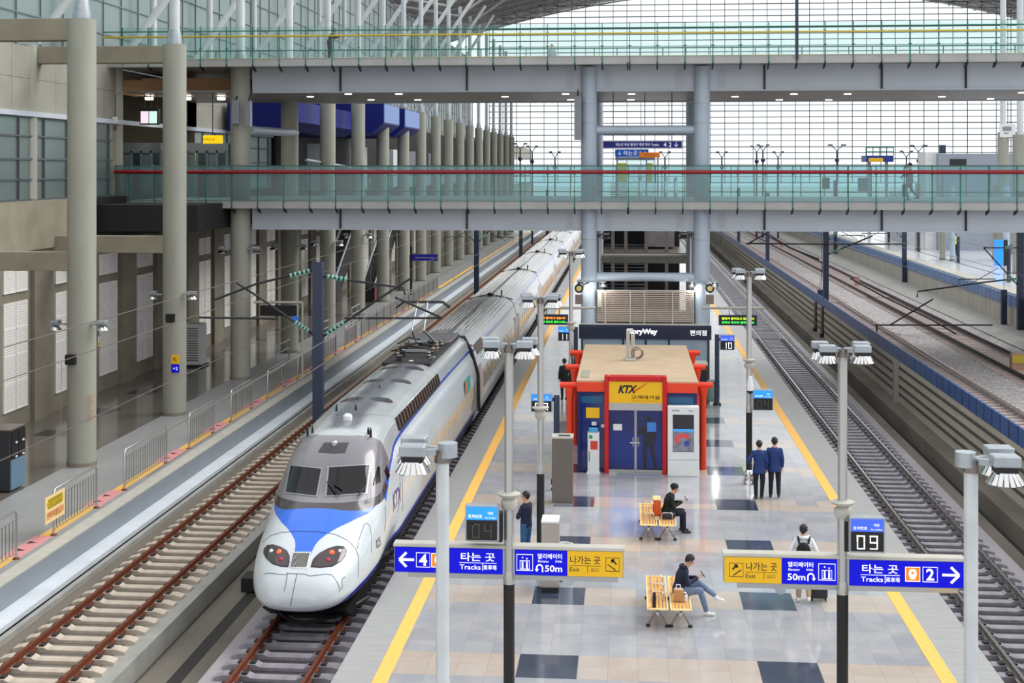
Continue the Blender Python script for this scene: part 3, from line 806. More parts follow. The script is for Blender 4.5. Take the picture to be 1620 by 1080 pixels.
# pale office buildings outside
for (x0, x1, z0, z1, y) in ():
    t = thing('office_building', 'pale overexposed office building outside the end glass wall'+(' behind the pillars' if x0 == 5 else ' toward the far platform' if x0 == 75 else ' beyond the parked train'), 'building', ((x0+x1)/2, y, 0))
    MB().box(x0, x1, y, y+20, -1.7, z1).build('wall', mat('distant_wall', (238, 240, 242), .8), t)
    k = 0; zz = 9
    b = MB()
    while zz < z1-2: b.box(x0+1, x1-1, y-.1, y, zz, zz+1.6); zz += 4
    b.build('window_band', mat('distant_window', (196, 214, 228), .4), t)

# ================================================================ vaulted roof
def zr(X): return 38.6-(X-21)**2/306
XS = [-44+3.25*i for i in range(41)]
trmb = None
for i in range(15):
    Y = 136+5.25*i
    b = MB()
    P = [(x, Y, zr(x)) for x in XS]; Q = [(x, Y, zr(x)-1.5) for x in XS]
    b.path(P, .11, 6); b.path(Q, .13, 6)
    for k in range(len(XS)-1):
        b.tube(P[k], Q[k+1] if k % 2 == 0 else Q[k+1], .06, n=5, caps=False); b.tube(Q[k+1], P[k+1], .05, n=5, caps=False)
        b.tube(Q[k], P[k+1], .05, n=5, caps=False) if k % 2 else None
    o = b.build('roof_truss', M['truss']); tag(o, 'pale arched roof truss seen at the upper corners of the glass wall', 'roof truss', 'arched trusses of the hall roof', 'thing')
b = MB()
def skin(xa, xb, m, y0, y1):
    n = 12; top = [(xa+(xb-xa)*k/n, zr(xa+(xb-xa)*k/n)+.25) for k in range(n+1)]; bot = [(x, z+.12) for x, z in reversed(top)]
    o = MB().prism(top+bot, 'y', y0, y1).build('ceiling', m); struct(o)
skin(-44, -1.5, M['roofm'], 140, 222); skin(43, 86, M['roofm'], 130, 222)
# purlins below the cladding
b = MB()
for xa, xb in ((-43, -2), (43, 80)):
    x = xa
    while x < xb: b.box(x-.06, x+.06, 70 if xa < 0 else 130, 222, zr(x)+.0, zr(x)+.2); x += 2.0
struct(b.build('ceiling.001', M['truss']))
# big struts deep in the hall (upper left)
for i in range(10):
    Y = 72+9*i
    b = MB()
    x0 = -30
    b.path([(x, Y, zr(x)-.1) for x in XS[:13]], .12, 6); b.path([(x, Y, zr(x)-2.0) for x in XS[:13]], .14, 6)
    for k in range(12): b.tube((XS[k], Y, zr(XS[k])-.1), (XS[k+1], Y, zr(XS[k+1])-2.0), .07, n=5); b.tube((XS[k+1], Y, zr(XS[k+1])-.1), (XS[k+1], Y, zr(XS[k+1])-2.0), .06, n=5)
    b.tube((-18, Y, 26), (-6, Y, zr(-6)-2), .16, n=8); b.tube((-18, Y, 26), (-30, Y, zr(-30)-2), .16, n=8)
    o = b.build('lattice_truss', M['truss']); tag(o, 'lattice frame of pale tubes under the left side of the hall roof', 'roof frame', 'tube frames under the left roof', 'thing')

# ================================================================ far lamps and things beyond the bridges (seen above the lower bridge)
def far_lamp(px, ytop, Zc, w_px, label, arms=2):
    p = at(px, ytop, Zc); z0 = 0.0
    t = thing('street_lamp', label, 'lamp post', (p.x, p.y, z0), 'tall dark lamp posts standing far down the platforms')
    MB().tube((p.x, p.y, z0), (p.x, p.y, p.z-.6), .13, .09, n=8).build('pole', M['navy'], t, smooth=60)
    wd = w_px/F*Zc/2
    for s in ((-1, 1) if arms == 2 else (1,)):
        MB().path([(p.x, p.y, p.z-.7), (p.x+s*wd*.45, p.y, p.z-.2), (p.x+s*wd*.6, p.y, p.z)], .05, 6).build('arm', M['navy'], t)
        MB().box(p.x+s*wd*.5, p.x+s*wd, p.y-.2, p.y+.2, p.z-.04, p.z+.14).build('lamp_head', M['navy'], t)
    MB().ball((p.x, p.y-.1, p.z-1.9), .28).build('camera', M['navy'], t, smooth=60)
for (px, yt, w_) in ((823, 228, 22), (842, 232, 18), (878, 241, 18), (1052, 241, 18), (1142, 241, 18), (1197, 232, 20), (1207, 230, 20), (1231, 241, 18), (1324, 230, 28), (1434, 240, 20), (1453, 231, 27)):
    far_lamp(px, yt, 175, w_, 'tall dark double-armed lamp post seen small against the end glass wall')
# blue/green gantry at (1391,250), shed and wall at the right
t = thing('signal_cabin', 'small blue cabin with railings and a yellow sign far off by the glass wall', 'cabin', tuple(at(1391, 260, 150)))
pa, pb = at(1370, 246, 150), at(1413, 256, 150)
MB().box(pa.x, pb.x, pa.y, pa.y+3, pb.z, pa.z).build('body', mat('sign_deep_blue2', (20, 50, 130), .4, emit=.1), t)
qa, qb = at(1374, 250, 149), at(1396, 256, 149); MB().box(qa.x, qb.x, qa.y-.3, qa.y, qb.z, qa.z).build('sign', M['signyel'], t)
b = MB()
for k in range(5): x = pa.x+(pb.x-pa.x)*k/4; b.tube((x, pa.y, pa.z), (x, pa.y, pa.z+.9), .05, n=5)
for z in (.45, .9): b.tube((pa.x, pa.y, pa.z+z), (pb.x, pa.y, pa.z+z), .05, n=5)
b.build('railing', M['green'], t); MB().box(pa.x+.4, pa.x+.7, pa.y+1, pa.y+1.4, 0, pb.z).box(pb.x-.7, pb.x-.4, pa.y+1, pa.y+1.4, 0, pb.z).build('support', M['galv'], t)
pa, pb = at(1485, 243, 118), at(1640, 300, 118)
t = thing('service_building', 'low grey-blue building block at the right behind the lower footbridge', 'building', (pa.x+5, pa.y, 0))
MB().box(pa.x, pb.x+6, pa.y, pa.y+8, 0, pa.z).build('wall', mat('greyblue_wall', (150, 158, 172), .6, var=.06, scale=.5), t)
q = at(1515, 256, 118); MB().box(q.x-.7, q.x+.7, pa.y-.05, pa.y, q.z-.3, q.z+.25).build('window', M['glassd'], t)
q = at(1491, 236, 118); MB().box(q.x-.28, q.x+.28, pa.y, pa.y+.1, pa.z+.02, pa.z+.75).build('poster_board', M['navy'], t)
pa, pb = at(1464, 241, 119), at(1484, 262, 119)
t = thing('white_hut', 'plain white box building standing beside the grey-blue block', 'building', (pa.x, pa.y, 0)); MB().box(pa.x, pb.x, pa.y, pa.y+3, 0, pa.z).build('wall', M['white'], t)
for px, yt, r, l in ((1587, 217, .42, 'far concrete column at the right carrying the upper right corner beam'), (1614, 213, .5, 'nearer concrete column at the right edge between the footbridges')):
    p = at(px, yt, 92 if px > 1600 else 105)
    column(p.x, p.y, r, 2.6, p.z, l)
    simple(MB().tube((p.x, p.y, p.z), (p.x, p.y, 30), .22, n=12), 'steel_mast', M['tubew'], 'white steel mast above the '+('edge' if px > 1600 else 'far')+' concrete column at the right', 'mast', smooth=40)
p = at(1587, 219, 105); simple(MB().box(p.x-.3, p.x+8, p.y-.4, p.y+.4, p.z, p.z+.5), 'concrete_beam', M['conc'], 'concrete beam between the two columns at the right edge', 'beam', kind='thing')
pa, pb = at(1582, 196, 100), at(1606, 217, 100)
t = thing('wall_sign', 'white sign with small grey lettering above the columns at the right edge', 'sign', (pa.x, pa.y, pb.z)); MB().box(pa.x, pb.x, pa.y, pa.y+.1, pb.z, pa.z).build('panel', M['white'], t)
MB().box(pa.x+.2, pb.x-.3, pa.y-.03, pa.y, pa.z-.5, pa.z-.2).box(pa.x+.3, pb.x-.5, pa.y-.03, pa.y, pa.z-.72, pa.z-.64).build('lettering', M['face'], t); MB().tube(((pa.x+pb.x)/2, pa.y, pa.z), ((pa.x+pb.x)/2, pa.y, 24), .03, n=5).build('hanger', M['dark'], t)
# ================================================================ the train
TX = -7.19; NY = 29.4/CS + TX*SN/CS   # nose tip
def paint():
    n = NT('train_paint')
    ax = n.math('ABSOLUTE', n.x)
    white = (214, 220, 222)
    col = n.mix(n.noise(1.2, 3), (184, 194, 200), (206, 213, 216))
    # tan reflection streaks painted on the lower side away from the nose
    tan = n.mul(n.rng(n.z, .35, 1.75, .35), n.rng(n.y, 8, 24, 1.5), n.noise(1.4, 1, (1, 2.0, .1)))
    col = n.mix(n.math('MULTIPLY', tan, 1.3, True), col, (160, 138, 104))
    # lower navy band and dark underside
    zlow = n.curve(n.y, [(0, .06), (.35, .14), (.8, .32), (1.5, .42), (3, .50), (8, .54), (24, .46)], 0, 24)
    sk = n.rng(n.z, -3, zlow, .01)
    col = n.mix(sk, col, (30, 40, 190))
    col = n.mix(n.rng(n.z, -3, n.math('SUBTRACT', zlow, .10), .02), col, (30, 32, 52))
    # blue bonnet
    hb = n.curve(n.y, [(.4, .19), (.83, .2), (1.05, .24), (1.3, .37), (1.5, .51), (2.08, .89), (2.84, 1.19), (3.5, 1.33), (3.8, 1.6)], .4, 3.8)
    zb = n.curve(n.y, [(.4, .8), (2.0, 1.35), (2.6, 1.48), (3.5, 1.63), (3.8, 1.8), (4.4, 2.1)], .4, 4.4)
    blue = n.mul(n.rng(ax, -1, hb, .008), n.rng(n.y, .72, 4.4, .008), n.math('GREATER_THAN', n.z, zb))
    col = n.mix(blue, col, (14, 98, 214))
    # slate grey cab top and grey roof
    zc = n.curve(n.y, [(2.0, 3.0), (2.3, 1.9), (2.6, 1.86), (3.1, 1.86), (3.7, 2.0), (4.4, 2.22), (5.3, 2.44), (6.6, 2.66), (8.5, 2.72), (24, 2.73)], 2.0, 24)
    top = n.rng(n.math('SUBTRACT', n.z, zc), 0, 9, .008)
    x2 = n.math('MULTIPLY', ax, ax); yc_ = n.math('SUBTRACT', n.y, n.math('MULTIPLY', x2, .42)); ys_ = n.math('SUBTRACT', n.y, n.math('MULTIPLY', x2, .9))
    cab = n.mul(top, n.rng(yc_, -1, 4.3, .01))
    nz = n.noise(.9, 3)
    roofc = n.mix(nz, (150, 156, 160), (184, 190, 192))
    dk = n.mul(n.rng(ax, -1, n.math('ADD', n.math('MULTIPLY', n.noise(2.5, 3, (1, .2, 1)), .5), .25), .2), n.rng(n.y, 4.6, 15.2, .3))
    roofc = n.mix(n.math('MULTIPLY', dk, .8), roofc, (84, 86, 96))
    for cy in (8.2, 11.4, 14.0):
        dx = n.math('SUBTRACT', ax, .42); dy = n.math('SUBTRACT', n.y, cy)
        d2 = n.math('ADD', n.math('MULTIPLY', dx, dx), n.math('MULTIPLY', dy, dy))
        roofc = n.mix(n.rng(d2, -1, .11, .02), roofc, (66, 58, 64))
    col = n.mix(top, col, roofc)
    col = n.mix(cab, col, n.mix(nz, (104, 102, 108), (128, 126, 132)))
    # thin dark band under the windscreen, blue cant line
    col = n.mix(n.mul(n.rng(n.math('SUBTRACT', n.z, zc), -.16, .02, .01), n.rng(n.y, 2.2, 4.0, .05)), col, (44, 38, 42))
    line = n.mul(n.rng(n.math('SUBTRACT', n.z, zc), -.10, 0.0, .008), n.rng(n.y, 4.0, 30, .02))
    col = n.mix(line, col, (44, 84, 178))
    # panel seams
    seam = n.mul(n.mx(n.mul(n.rng(yc_, 4.29, 4.31, .003), top), n.mul(n.rng(ys_, 6.02, 6.05, .003), top)), n.math('GREATER_THAN', n.z, .3))
    seam = n.mul(seam, n.math('SUBTRACT', 1, n.mul(blue, .6 if False else n.math('ADD', 0, 1))))
    col = n.mix(n.math('MULTIPLY', seam, .8), col, (40, 42, 48))
    n.t.links.new(col, n.b.inputs['Base Color']); n.b.inputs['Roughness'].default_value = .22; n.b.inputs['Coat Weight'].default_value = .5
    n.b.inputs['Coat Roughness'].default_value = .06
    return n.m
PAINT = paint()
NP = 64
BODY = [(1.0, -.25), (1.16, -.12), (1.30, .15), (1.38, .6), (1.41, 1.1), (1.40, 1.6), (1.36, 2.0), (1.26, 2.38), (1.16, 2.56), (1.02, 3.08), (.9, 3.2), (.55, 3.33), (0, 3.38)]
def resample(P, n):
    d = [0]
    for a, c in zip(P, P[1:]): d.append(d[-1]+math.dist(a, c))
    out = []
    for k in range(n):
        t = d[-1]*k/(n-1); i = max(j for j in range(len(d)) if d[j] <= t+1e-9); i = min(i, len(P)-2)
        f = (t-d[i])/(d[i+1]-d[i]); out.append((P[i][0]+(P[i+1][0]-P[i][0])*f, P[i][1]+(P[i+1][1]-P[i][1])*f))
    return out
def interp(tbl, s):
    if s <= tbl[0][0]: return tbl[0][1]
    for (a, u), (c, v) in zip(tbl, tbl[1:]):
        if s <= c:
            t = (s-a)/(c-a); return u+(v-u)*t
    return tbl[-1][1]
def smooth_tbl(tbl, n=400):
    """Catmull-Rom sampling"""
    xs = [p[0] for p in tbl]; out = []
    for k in range(n+1):
        s = xs[0]+(xs[-1]-xs[0])*k/n
        i = max(j for j in range(len(tbl)-1) if tbl[j][0] <= s+1e-9) if s < xs[-1] else len(tbl)-2
        p1, p2 = tbl[i], tbl[i+1]; p0 = tbl[i-1] if i else p1; p3 = tbl[i+2] if i+2 < len(tbl) else p2
        h = p2[0]-p1[0]; t = (s-p1[0])/h
        m1 = (p2[1]-p0[1])/max(p2[0]-p0[0], 1e-6)*h; m2 = (p3[1]-p1[1])/max(p3[0]-p1[0], 1e-6)*h
        out.append((s, (2*t**3-3*t**2+1)*p1[1]+(t**3-2*t**2+t)*m1+(-2*t**3+3*t**2)*p2[1]+(t**3-t**2)*m2))
    return out
TOP = smooth_tbl([(0, .42), (.08, .66), (.3, .88), (.7, 1.12), (1.3, 1.43), (2.0, 1.72), (2.6, 1.95), (2.8, 2.06), (3.5, 2.68), (3.9, 2.94), (4.4, 3.13), (5.4, 3.26), (6.5, 3.32), (9, 3.38), (23.2, 3.38)])
WID = smooth_tbl([(0, .42), (.08, .66), (.25, .86), (.5, 1.0), (1.0, 1.18), (2.0, 1.34), (3.5, 1.42), (5.0, 1.42), (23.2, 1.41)])
BOT = smooth_tbl([(0, .22), (.1, .10), (.5, -.02), (1.5, -.12), (3.5, -.22), (5.5, -.25), (23.2, -.25)])
bodyR = resample(BODY, NP)
def section(s):
    w_, zt, zb = interp(WID, s), interp(TOP, s), interp(BOT, s)
    # nose ellipse-like half section bottom -> top
    zm = zb+(zt-zb)*.42
    R = []
    for k in range(NP):
        a = -math.pi/2*.999+math.pi*.9995*k/(NP-1)
        e = 2.6
        c, q = math.cos(a), math.sin(a)
        x = w_*abs(c)**(2/e); z = zm+(zt-zm)*abs(q)**(2/e) if q > 0 else zm-(zm-zb)*abs(q)**(2/2.4)
        R.append((x, z))
    R = resample(R, NP)
    t = min(1, max(0, (s-2.4)/3.6)); t = t*t*(3-2*t)
    sc = (zt+.25)/(3.38+.25)
    B = [(x*w_/1.41, -.25+(z+.25)*(zt-zb)/(3.63) + (zb+.25)) for x, z in bodyR]
    return [(R[k][0]*(1-t)+B[k][0]*t, R[k][1]*(1-t)+B[k][1]*t) for k in range(NP)]
ST = [0, .02, .05, .08, .12, .17, .23, .3, .4, .5]+[.5+.1*i for i in range(1, 60)]+[6.5+i*.5 for i in range(0, 34)]+[23.1]
rings = []
for s in ST:
    h = section(s)
    rings.append([(x, s, z) for x, z in h]+[(-x, s, z) for x, z in reversed(h[:-1])])
loco = thing('power_car', 'leading power car of the parked train with a rounded blue and white nose', 'train car', (TX, NY, 0))
mb = MB(); mb.loft(rings)
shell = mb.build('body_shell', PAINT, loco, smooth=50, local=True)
bvh = BVHTree.FromPolygons([Vector(v) for v in mb.v], mb.f)
origin = Vector((0, 0, CH))-Vector((TX, NY, 0))
def cast(px, py):
    d = (at(px, py, 10)-Vector((0, 0, CH))).normalized()
    h = bvh.ray_cast(origin, d)
    if h[0] is not None and h[1].dot(d) > 0: h = (h[0], -h[1], h[2], h[3])
    return h
def inside(p, P):
    r = False
    for (x1, y1), (x2, y2) in zip(P, P[1:]+P[:1]):
        if (y1 > p[1]) != (y2 > p[1]) and p[0] < (x2-x1)*(p[1]-y1)/(y2-y1)+x1: r = not r
    return r
def surf_patch(name, pts, m, parent, off=.012, n=14, thick=.0, mirror=False, smooth=60):
    """outline laid on the bodywork; it keeps the curvature of the shell"""
    # fan of rings towards the centroid
    cx = sum(p[0] for p in pts)/len(pts); cy = sum(p[1] for p in pts)/len(pts)
    P = []
    for (a, c) in zip(pts, pts[1:]+pts[:1]):
        k = max(2, int(math.dist(a, c)/2.0))
        P += [(a[0]+(c[0]-a[0])*i/k, a[1]+(c[1]-a[1])*i/k) for i in range(k)]
    b = MB(); V = []
    for j in range(n):
        t = 1-j/n; ring = []
        for p in P:
            h = cast(cx+(p[0]-cx)*t, cy+(p[1]-cy)*t)
            if h[0] is None: return None
            ring.append(tuple(h[0]+h[1]*off))
        V.append(ring)
    # rim going down to the shell
    first = []
    for p in P:
        h = cast(*p); first.append(tuple(h[0]-h[1]*.01))
    rings_ = [first]+V
    if mirror: rings_ = [[(-x, y, z) for x, y, z in r] for r in rings_]
    b.loft(rings_, caps=False); k = len(b.v)-len(P); b.face(*range(k, k+len(P)))
    return b.build(name, m, parent, smooth=smooth, local=True)
GL = M['glassd']
wsR = [(521, 740), (584, 736), (578, 779), (517, 784)]
wsL = [(461, 737), (508, 742), (500, 784), (453, 778)]
def grow(P, k):
    cx = sum(p[0] for p in P)/len(P); cy = sum(p[1] for p in P)/len(P)
    return [(cx+(x-cx)*k, cy+(y-cy)*k) for x, y in P]
FR = mat('window_rim', (150, 148, 152), .3, .6)
for P, lb in ((wsR, None), (wsL, None)):
    surf_patch('windscreen_frame', grow(P, 1.10), FR, loco, .014, 6)
    o = surf_patch('windscreen', P, GL, loco, .026, 8)
surf_patch('side_window', [(590, 768), (597, 738), (600, 738), (601, 762)], GL, loco, .02, 4)
surf_patch('side_window', [(608, 744), (611, 735), (616, 752), (613, 760)], GL, loco, .02, 4)
# headlights
HLR = [(493, 896), (497, 884), (506, 875), (519, 868), (532, 864), (543, 865), (547, 871), (545, 880), (538, 888), (526, 895), (508, 897)]
HLL = [(419, 868), (424, 863), (432, 862), (443, 865), (453, 871), (457, 879), (457, 888), (455, 896), (443, 895), (431, 891), (422, 883), (418, 875)]
for P, c1, c2 in ((HLR, (525, 874), (538, 872)), (HLL, (442, 873), (429, 872))):
    surf_patch('headlight_rim', grow(P, 1.06), M['dark'], loco, .008, 4)
    h = surf_patch('headlight', P, mat('headlight_lens', (46, 30, 36), .06, spec=.9), loco, .016, 6)
    for c, m_, r in ((c1, mat('red_tail_lamp', (255, 80, 30), .3, emit=1.6), .06), (c2, M['chrome'], .06)):
        q = cast(*c); b = MB().ball(tuple(q[0]+q[1]*.0), r, 14, 10); o = b.build('lamp', m_, loco, smooth=60, local=True)
    q = cast(c1[0]-(6 if c1[0] > 500 else -2), c1[1]+12); MB().ball(tuple(q[0]), .06).build('lamp', mat('magenta_lamp', (150, 30, 60), .3, emit=.3), loco, smooth=60, local=True)
# nose grille
b = MB()
surf_patch('grille', [(464, 873), (492, 873), (487, 900), (459, 898)], mat('grille_light', (214, 214, 208), .5), loco, .01, 5)
for k in range(11):
    t = (k+.7)/12; xa = 464+28*t; xb = 459+28*t
    P = [cast(xa, 875), cast((xa+xb)/2, 886), cast(xb, 897)]
    b.path([tuple(h[0]+h[1]*.012) for h in P], .012, 5)
b.build('grille_slats', M['dark'], loco, local=True)
# seams of the nose cover
def seam(pts, r=.006):
    out = []
    for (a, c) in zip(pts, pts[1:]):
        k = max(2, int(math.dist(a, c)/4))
        for i in range(k): 
            h = cast(a[0]+(c[0]-a[0])*i/k, a[1]+(c[1]-a[1])*i/k)
            if h[0] is not None: out.append(tuple(h[0]+h[1]*.002))
    return out
b = MB()
for pts in ([(417, 908), (425, 906), (440, 908), (453, 909), (455, 907), (482, 908), (490, 911), (515, 908), (525, 909), (533, 920), (538, 932), (535, 940)],
            [(470, 907), (464, 935), (458, 966)], [(455, 905), (452, 925), (448, 940)],
            [(415, 858), (428, 847), (445, 842), (470, 840), (505, 841), (530, 845), (551, 855), (562, 867), (567, 880), (567, 905), (566, 917)],
            [(565, 868), (567, 855), (576, 830), (580, 827), (585, 832), (588, 850), (587, 878)],
            [(541, 932), (541, 915), (551, 910)], [(609, 800), (610, 822), (608, 845)], [(625, 712), (632, 730), (633, 790), (628, 815)], [(636, 750), (637, 812)]):
    q = seam(pts)
    if len(q) > 1: b.path(q, .007, 4)
b.build('panel_seams', mat('seam_dark', (52, 56, 62), .6), loco, local=True)
# wipers
b = MB()
for pts in ([(518, 764), (530, 781), (536, 786)], [(578, 768), (570, 780), (566, 786)], [(529, 768), (541, 776)]):
    q = [cast(*p) for p in pts]; b.path([tuple(h[0]+h[1]*.06) for h in q], .018, 5)
b.build('wiper', M['black'], loco, local=True)
# fleet number and logo on the side
def side_text(s, cy, z, body, m, h, bold=0, shear=0, rot=True, maxw=None):
    x = None
    o = text(body, m, (0, 0, 0), h=h, bold=bold, shear=shear, maxw=maxw)
    me = o.data
    for v in me.vertices:
        yv = s+v.co.x; zv = z+v.co.z
        hh = bvh.ray_cast(Vector((5, yv, zv)), Vector((-1, 0, 0)))
        v.co = (hh[0]+Vector((.006, 0, 0))) if hh[0] is not None else Vector((1.42, yv, zv))
    o.parent = loco; return o
side_text(2.55, 0, .95, '025', mat('number_dark', (60, 64, 72), .5), .2)
side_text(4.9, 0, 1.45, 'KTX', mat('logo_violet', (96, 60, 140), .4), .42, bold=.02, shear=.25)
side_text(5.6, 0, .95, '3층', mat('number_dark', (60, 64, 72), .5), .12) if False else None
# louvred windows along the cant
b = MB(); b.cur = 0
lz0, lz1 = 2.76, 3.07
def cant(z):
    return 1.16+(1.02-1.16)*(z-2.56)/(3.08-2.56)
for s0, s1, nb in ((6.95, 14.7, 17),):
    for sd in (1, -1):
        bb = MB(); bb.loft([[(sd*(cant(z)+d), s, z) for z, d in ((lz0, 0), (lz1, 0), (lz1, .015), (lz0, .015))] for s in (s0, s1)]); bb.cur = 1
        bb.loft([[(sd*(cant(z)+d), s, z) for z, d in ((lz0-.03, 0), (lz0+.02, 0), (lz0+.02, .05), (lz0-.03, .05))] for s in (s0, s1)])
        for k in range(nb+1):
            s = s0+(s1-s0)*k/nb
            bb.loft([[(sd*(cant(z)+d), s+e, z) for z, d in ((lz0, .0), (lz1, .0), (lz1, .05), (lz0, .05))] for e in (-.05, .05)])
        bb.build('louvre_window', [mat('louvre_brown', (84, 66, 54), .35), mat('louvre_dark', (40, 34, 34), .4)], loco, local=True)
# ribbed side of the pantograph well
for sd in (1, -1):
    b = MB()
    for k in range(6):
        z = 2.79+k*.055; b.tube((sd*(cant(z)+.008), 14.9, z), (sd*(cant(z)+.008), 22.8, z), .016, n=6)
    b.build('roof_ribs', M['galv'], loco, local=True)
# roof fittings
b = MB().box(-.82, .82, 14.9, 22.6, 3.28, 3.40); b.build('pantograph_well', mat('well_dark', (30, 28, 29), .7, var=.3, scale=2), loco, local=True, bevel=.04)
b = MB().box(-.8, .8, 20.2, 22.5, 3.36, 3.46); b.build('rear_roof_panel', mat('roof_slate', (96, 96, 100), .5), loco, local=True, bevel=.06)
for x, s in ((.02, 5.55), (.1, 15.3)):
    MB().lathe([(.12, 3.2), (.12, 3.36), (.07, 3.41)], (x, s, 0), 12).build('roof_dome', M['white'], loco, smooth=40, local=True)
MB().lathe([(.09, 2.85), (.09, 3.0), (.05, 3.04)], (.02, 3.95, 0), 14).build('horn_dome', M['silver'], loco, smooth=40, local=True)
surf_patch('horn_recess', [(503, 715), (513, 700), (552, 700), (546, 716), (528, 717)], mat('cab_recess', (58, 54, 58), .5), loco, .008, 5)
for x, s in ((-.5, 6.6), (.02, 6.6), (0.05, 9.9), (-.8, 4.6), (-.7, 4.7), (.72, 4.7), (.8, 4.6)):
    MB().lathe([(.035, 3.1), (.03, 3.38), (.012, 3.46)], (x, s, 0) if abs(x) < .6 else (x, s, -.22), 8).build('aerial', M['dark'], loco, local=True)
for k in range(7): 
    y = 16.2+k*.5
    MB().lathe([(.06, 3.4), (.09, 3.45), (.05, 3.5), (.09, 3.55), (.05, 3.62)], (-.6 if k % 2 else .55, y, 0), 10).build('roof_insulator', M['taupe'], loco, local=True)
# pantograph
t = MB()
pY = 18.6
b = MB()
for x in (-.35, .35): b.tube((x, pY+.8, 3.45), (x*.6, pY-1.2, 4.15), .04, n=8); b.tube((x*.6, pY-1.2, 4.15), (x*.5, pY-.1, 5.0), .03, n=8)
b.box(-.6, .6, pY+.6, pY+1.0, 3.42, 3.52); b.box(-.5, .5, pY-1.4, pY-1.2, 3.42, 3.5)
b.build('pantograph_arms', M['galv'], loco, local=True, smooth=60)
b = MB(); b.path([(-.95, pY-.1, 4.8), (-.7, pY-.1, 5.0), (.7, pY-.1, 5.0), (.95, pY-.1, 4.8)], .03, 8); b.path([(-.95, pY+.25, 4.8), (-.7, pY+.25, 5.0), (.7, pY+.25, 5.0), (.95, pY+.25, 4.8)], .03, 8); b.box(-.5, -.46, pY-.1, pY+.25, 4.98, 5.02).box(.46, .5, pY-.1, pY+.25, 4.98, 5.02)
b.build('pantograph_head', M['dark'], loco, local=True)
b = MB(); 
for x0, y0_, x1, y1_ in ((-.7, 16.1, .6, 16.6), (-.6, 17.0, .7, 17.4), (-.8, 18, -.2, 19.2)): b.path([(x0, y0_, 3.6), ((x0+x1)/2, (y0_+y1_)/2, 3.75), (x1, y1_, 3.6)], .03, 6)
b.build('roof_cables', M['black'], loco, local=True)
rr = random.Random(3)
for nm, m_, cnt in (('well_fitting', M['black'], 10), ('well_fitting', M['taupe'], 6), ('well_fitting', M['galv'], 4)):
    for k in range(cnt):
        x, s = rr.uniform(-.7, .7), rr.uniform(15.1, 19.9); b = MB()
        if k % 2: b.tube((x, s, 3.46), (x+rr.uniform(-.5, .5)*.6, s+rr.uniform(-.6, .6), 3.5+rr.uniform(0, .12)), .03, n=6)
        else: b.box(x-.08, x+.08, s-.1, s+.1, 3.39, 3.46+rr.uniform(0, .12))
        b.build(nm, m_, loco, local=True)
# bogie, skirts, plough
b = MB()
for s in (4.2, 7.2, 16.5, 19.5):
    for x in (-.75, .75): b.lathe([(.46, x-.07), (.46, x+.07)], (0, s, -.04), 24, axis='x')
b.build('wheels', M['dark'], loco, local=True)
MB().prism([(1.6, -.46), (.9, -.1), (22.8, -.2), (22.8, -.46)], 'x', -.95, .95).build('underframe', M['black'], loco, local=True)
b = MB(); b.path([(x*1.1, .75+1.9*x*x, -.36) for x in [-1+.1*k for k in range(21)]], .05, 6)
b.build('obstacle_deflector', M['dark'], loco, local=True)
# coloured poster on the flank near the joint
o = MB().loft([[(1.405, s, z) for z in (1.55, 2.12)] for s in (19.3, 21.0)], closed=False, caps=False).build('flank_poster', None or mat('poster_teal', (40, 160, 150), .5, var=.3, scale=3), loco, local=True)
MB().loft([[(1.408, s, z) for z in (1.6, 2.07)] for s in (19.35, 19.9)], closed=False, caps=False).build('poster_figure', mat('poster_orange', (214, 110, 60), .5, var=.4, scale=6), loco, local=True)

# ---------------- trailers
def trailer_paint():
    n = NT('trailer_paint')
    col = n.mix(n.noise(1.0, 3), (196, 204, 208), (222, 226, 228))
    tan = n.mul(n.rng(n.z, .3, 2.0, .3), n.noise(1.3, 1, (1, 2.0, .1)))  # streaked tan reflection put into the car-side colour
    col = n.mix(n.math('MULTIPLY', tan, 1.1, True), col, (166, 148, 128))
    col = n.mix(n.rng(n.z, -3, .0, .01), col, (60, 62, 74))
    col = n.mix(n.rng(n.z, 2.62, 2.72, .008), col, (52, 92, 180))
    roof = n.rng(n.z, 2.72, 9, .008)
    col = n.mix(roof, col, n.mix(n.noise(.8, 3, (1, .2, 1)), (126, 129, 132), (164, 166, 166)))
    mid = n.rng(n.x, -.12, .12, .02)
    col = n.mix(n.mul(roof, mid), col, (92, 92, 94))
    n.t.links.new(col, n.b.inputs['Base Color']); n.b.inputs['Roughness'].default_value = .26; n.b.inputs['Coat Weight'].default_value = .35
    n.b.inputs['Coat Roughness'].default_value = .08
    return n.m
TP = trailer_paint()
TB = [(1.02, -.3), (1.2, -.12), (1.36, .2), (1.45, .7), (1.45, 1.3), (1.42, 1.9), (1.34, 2.35), (1.24, 2.68), (1.1, 2.86), (.7, 3.0), (0, 3.06)]
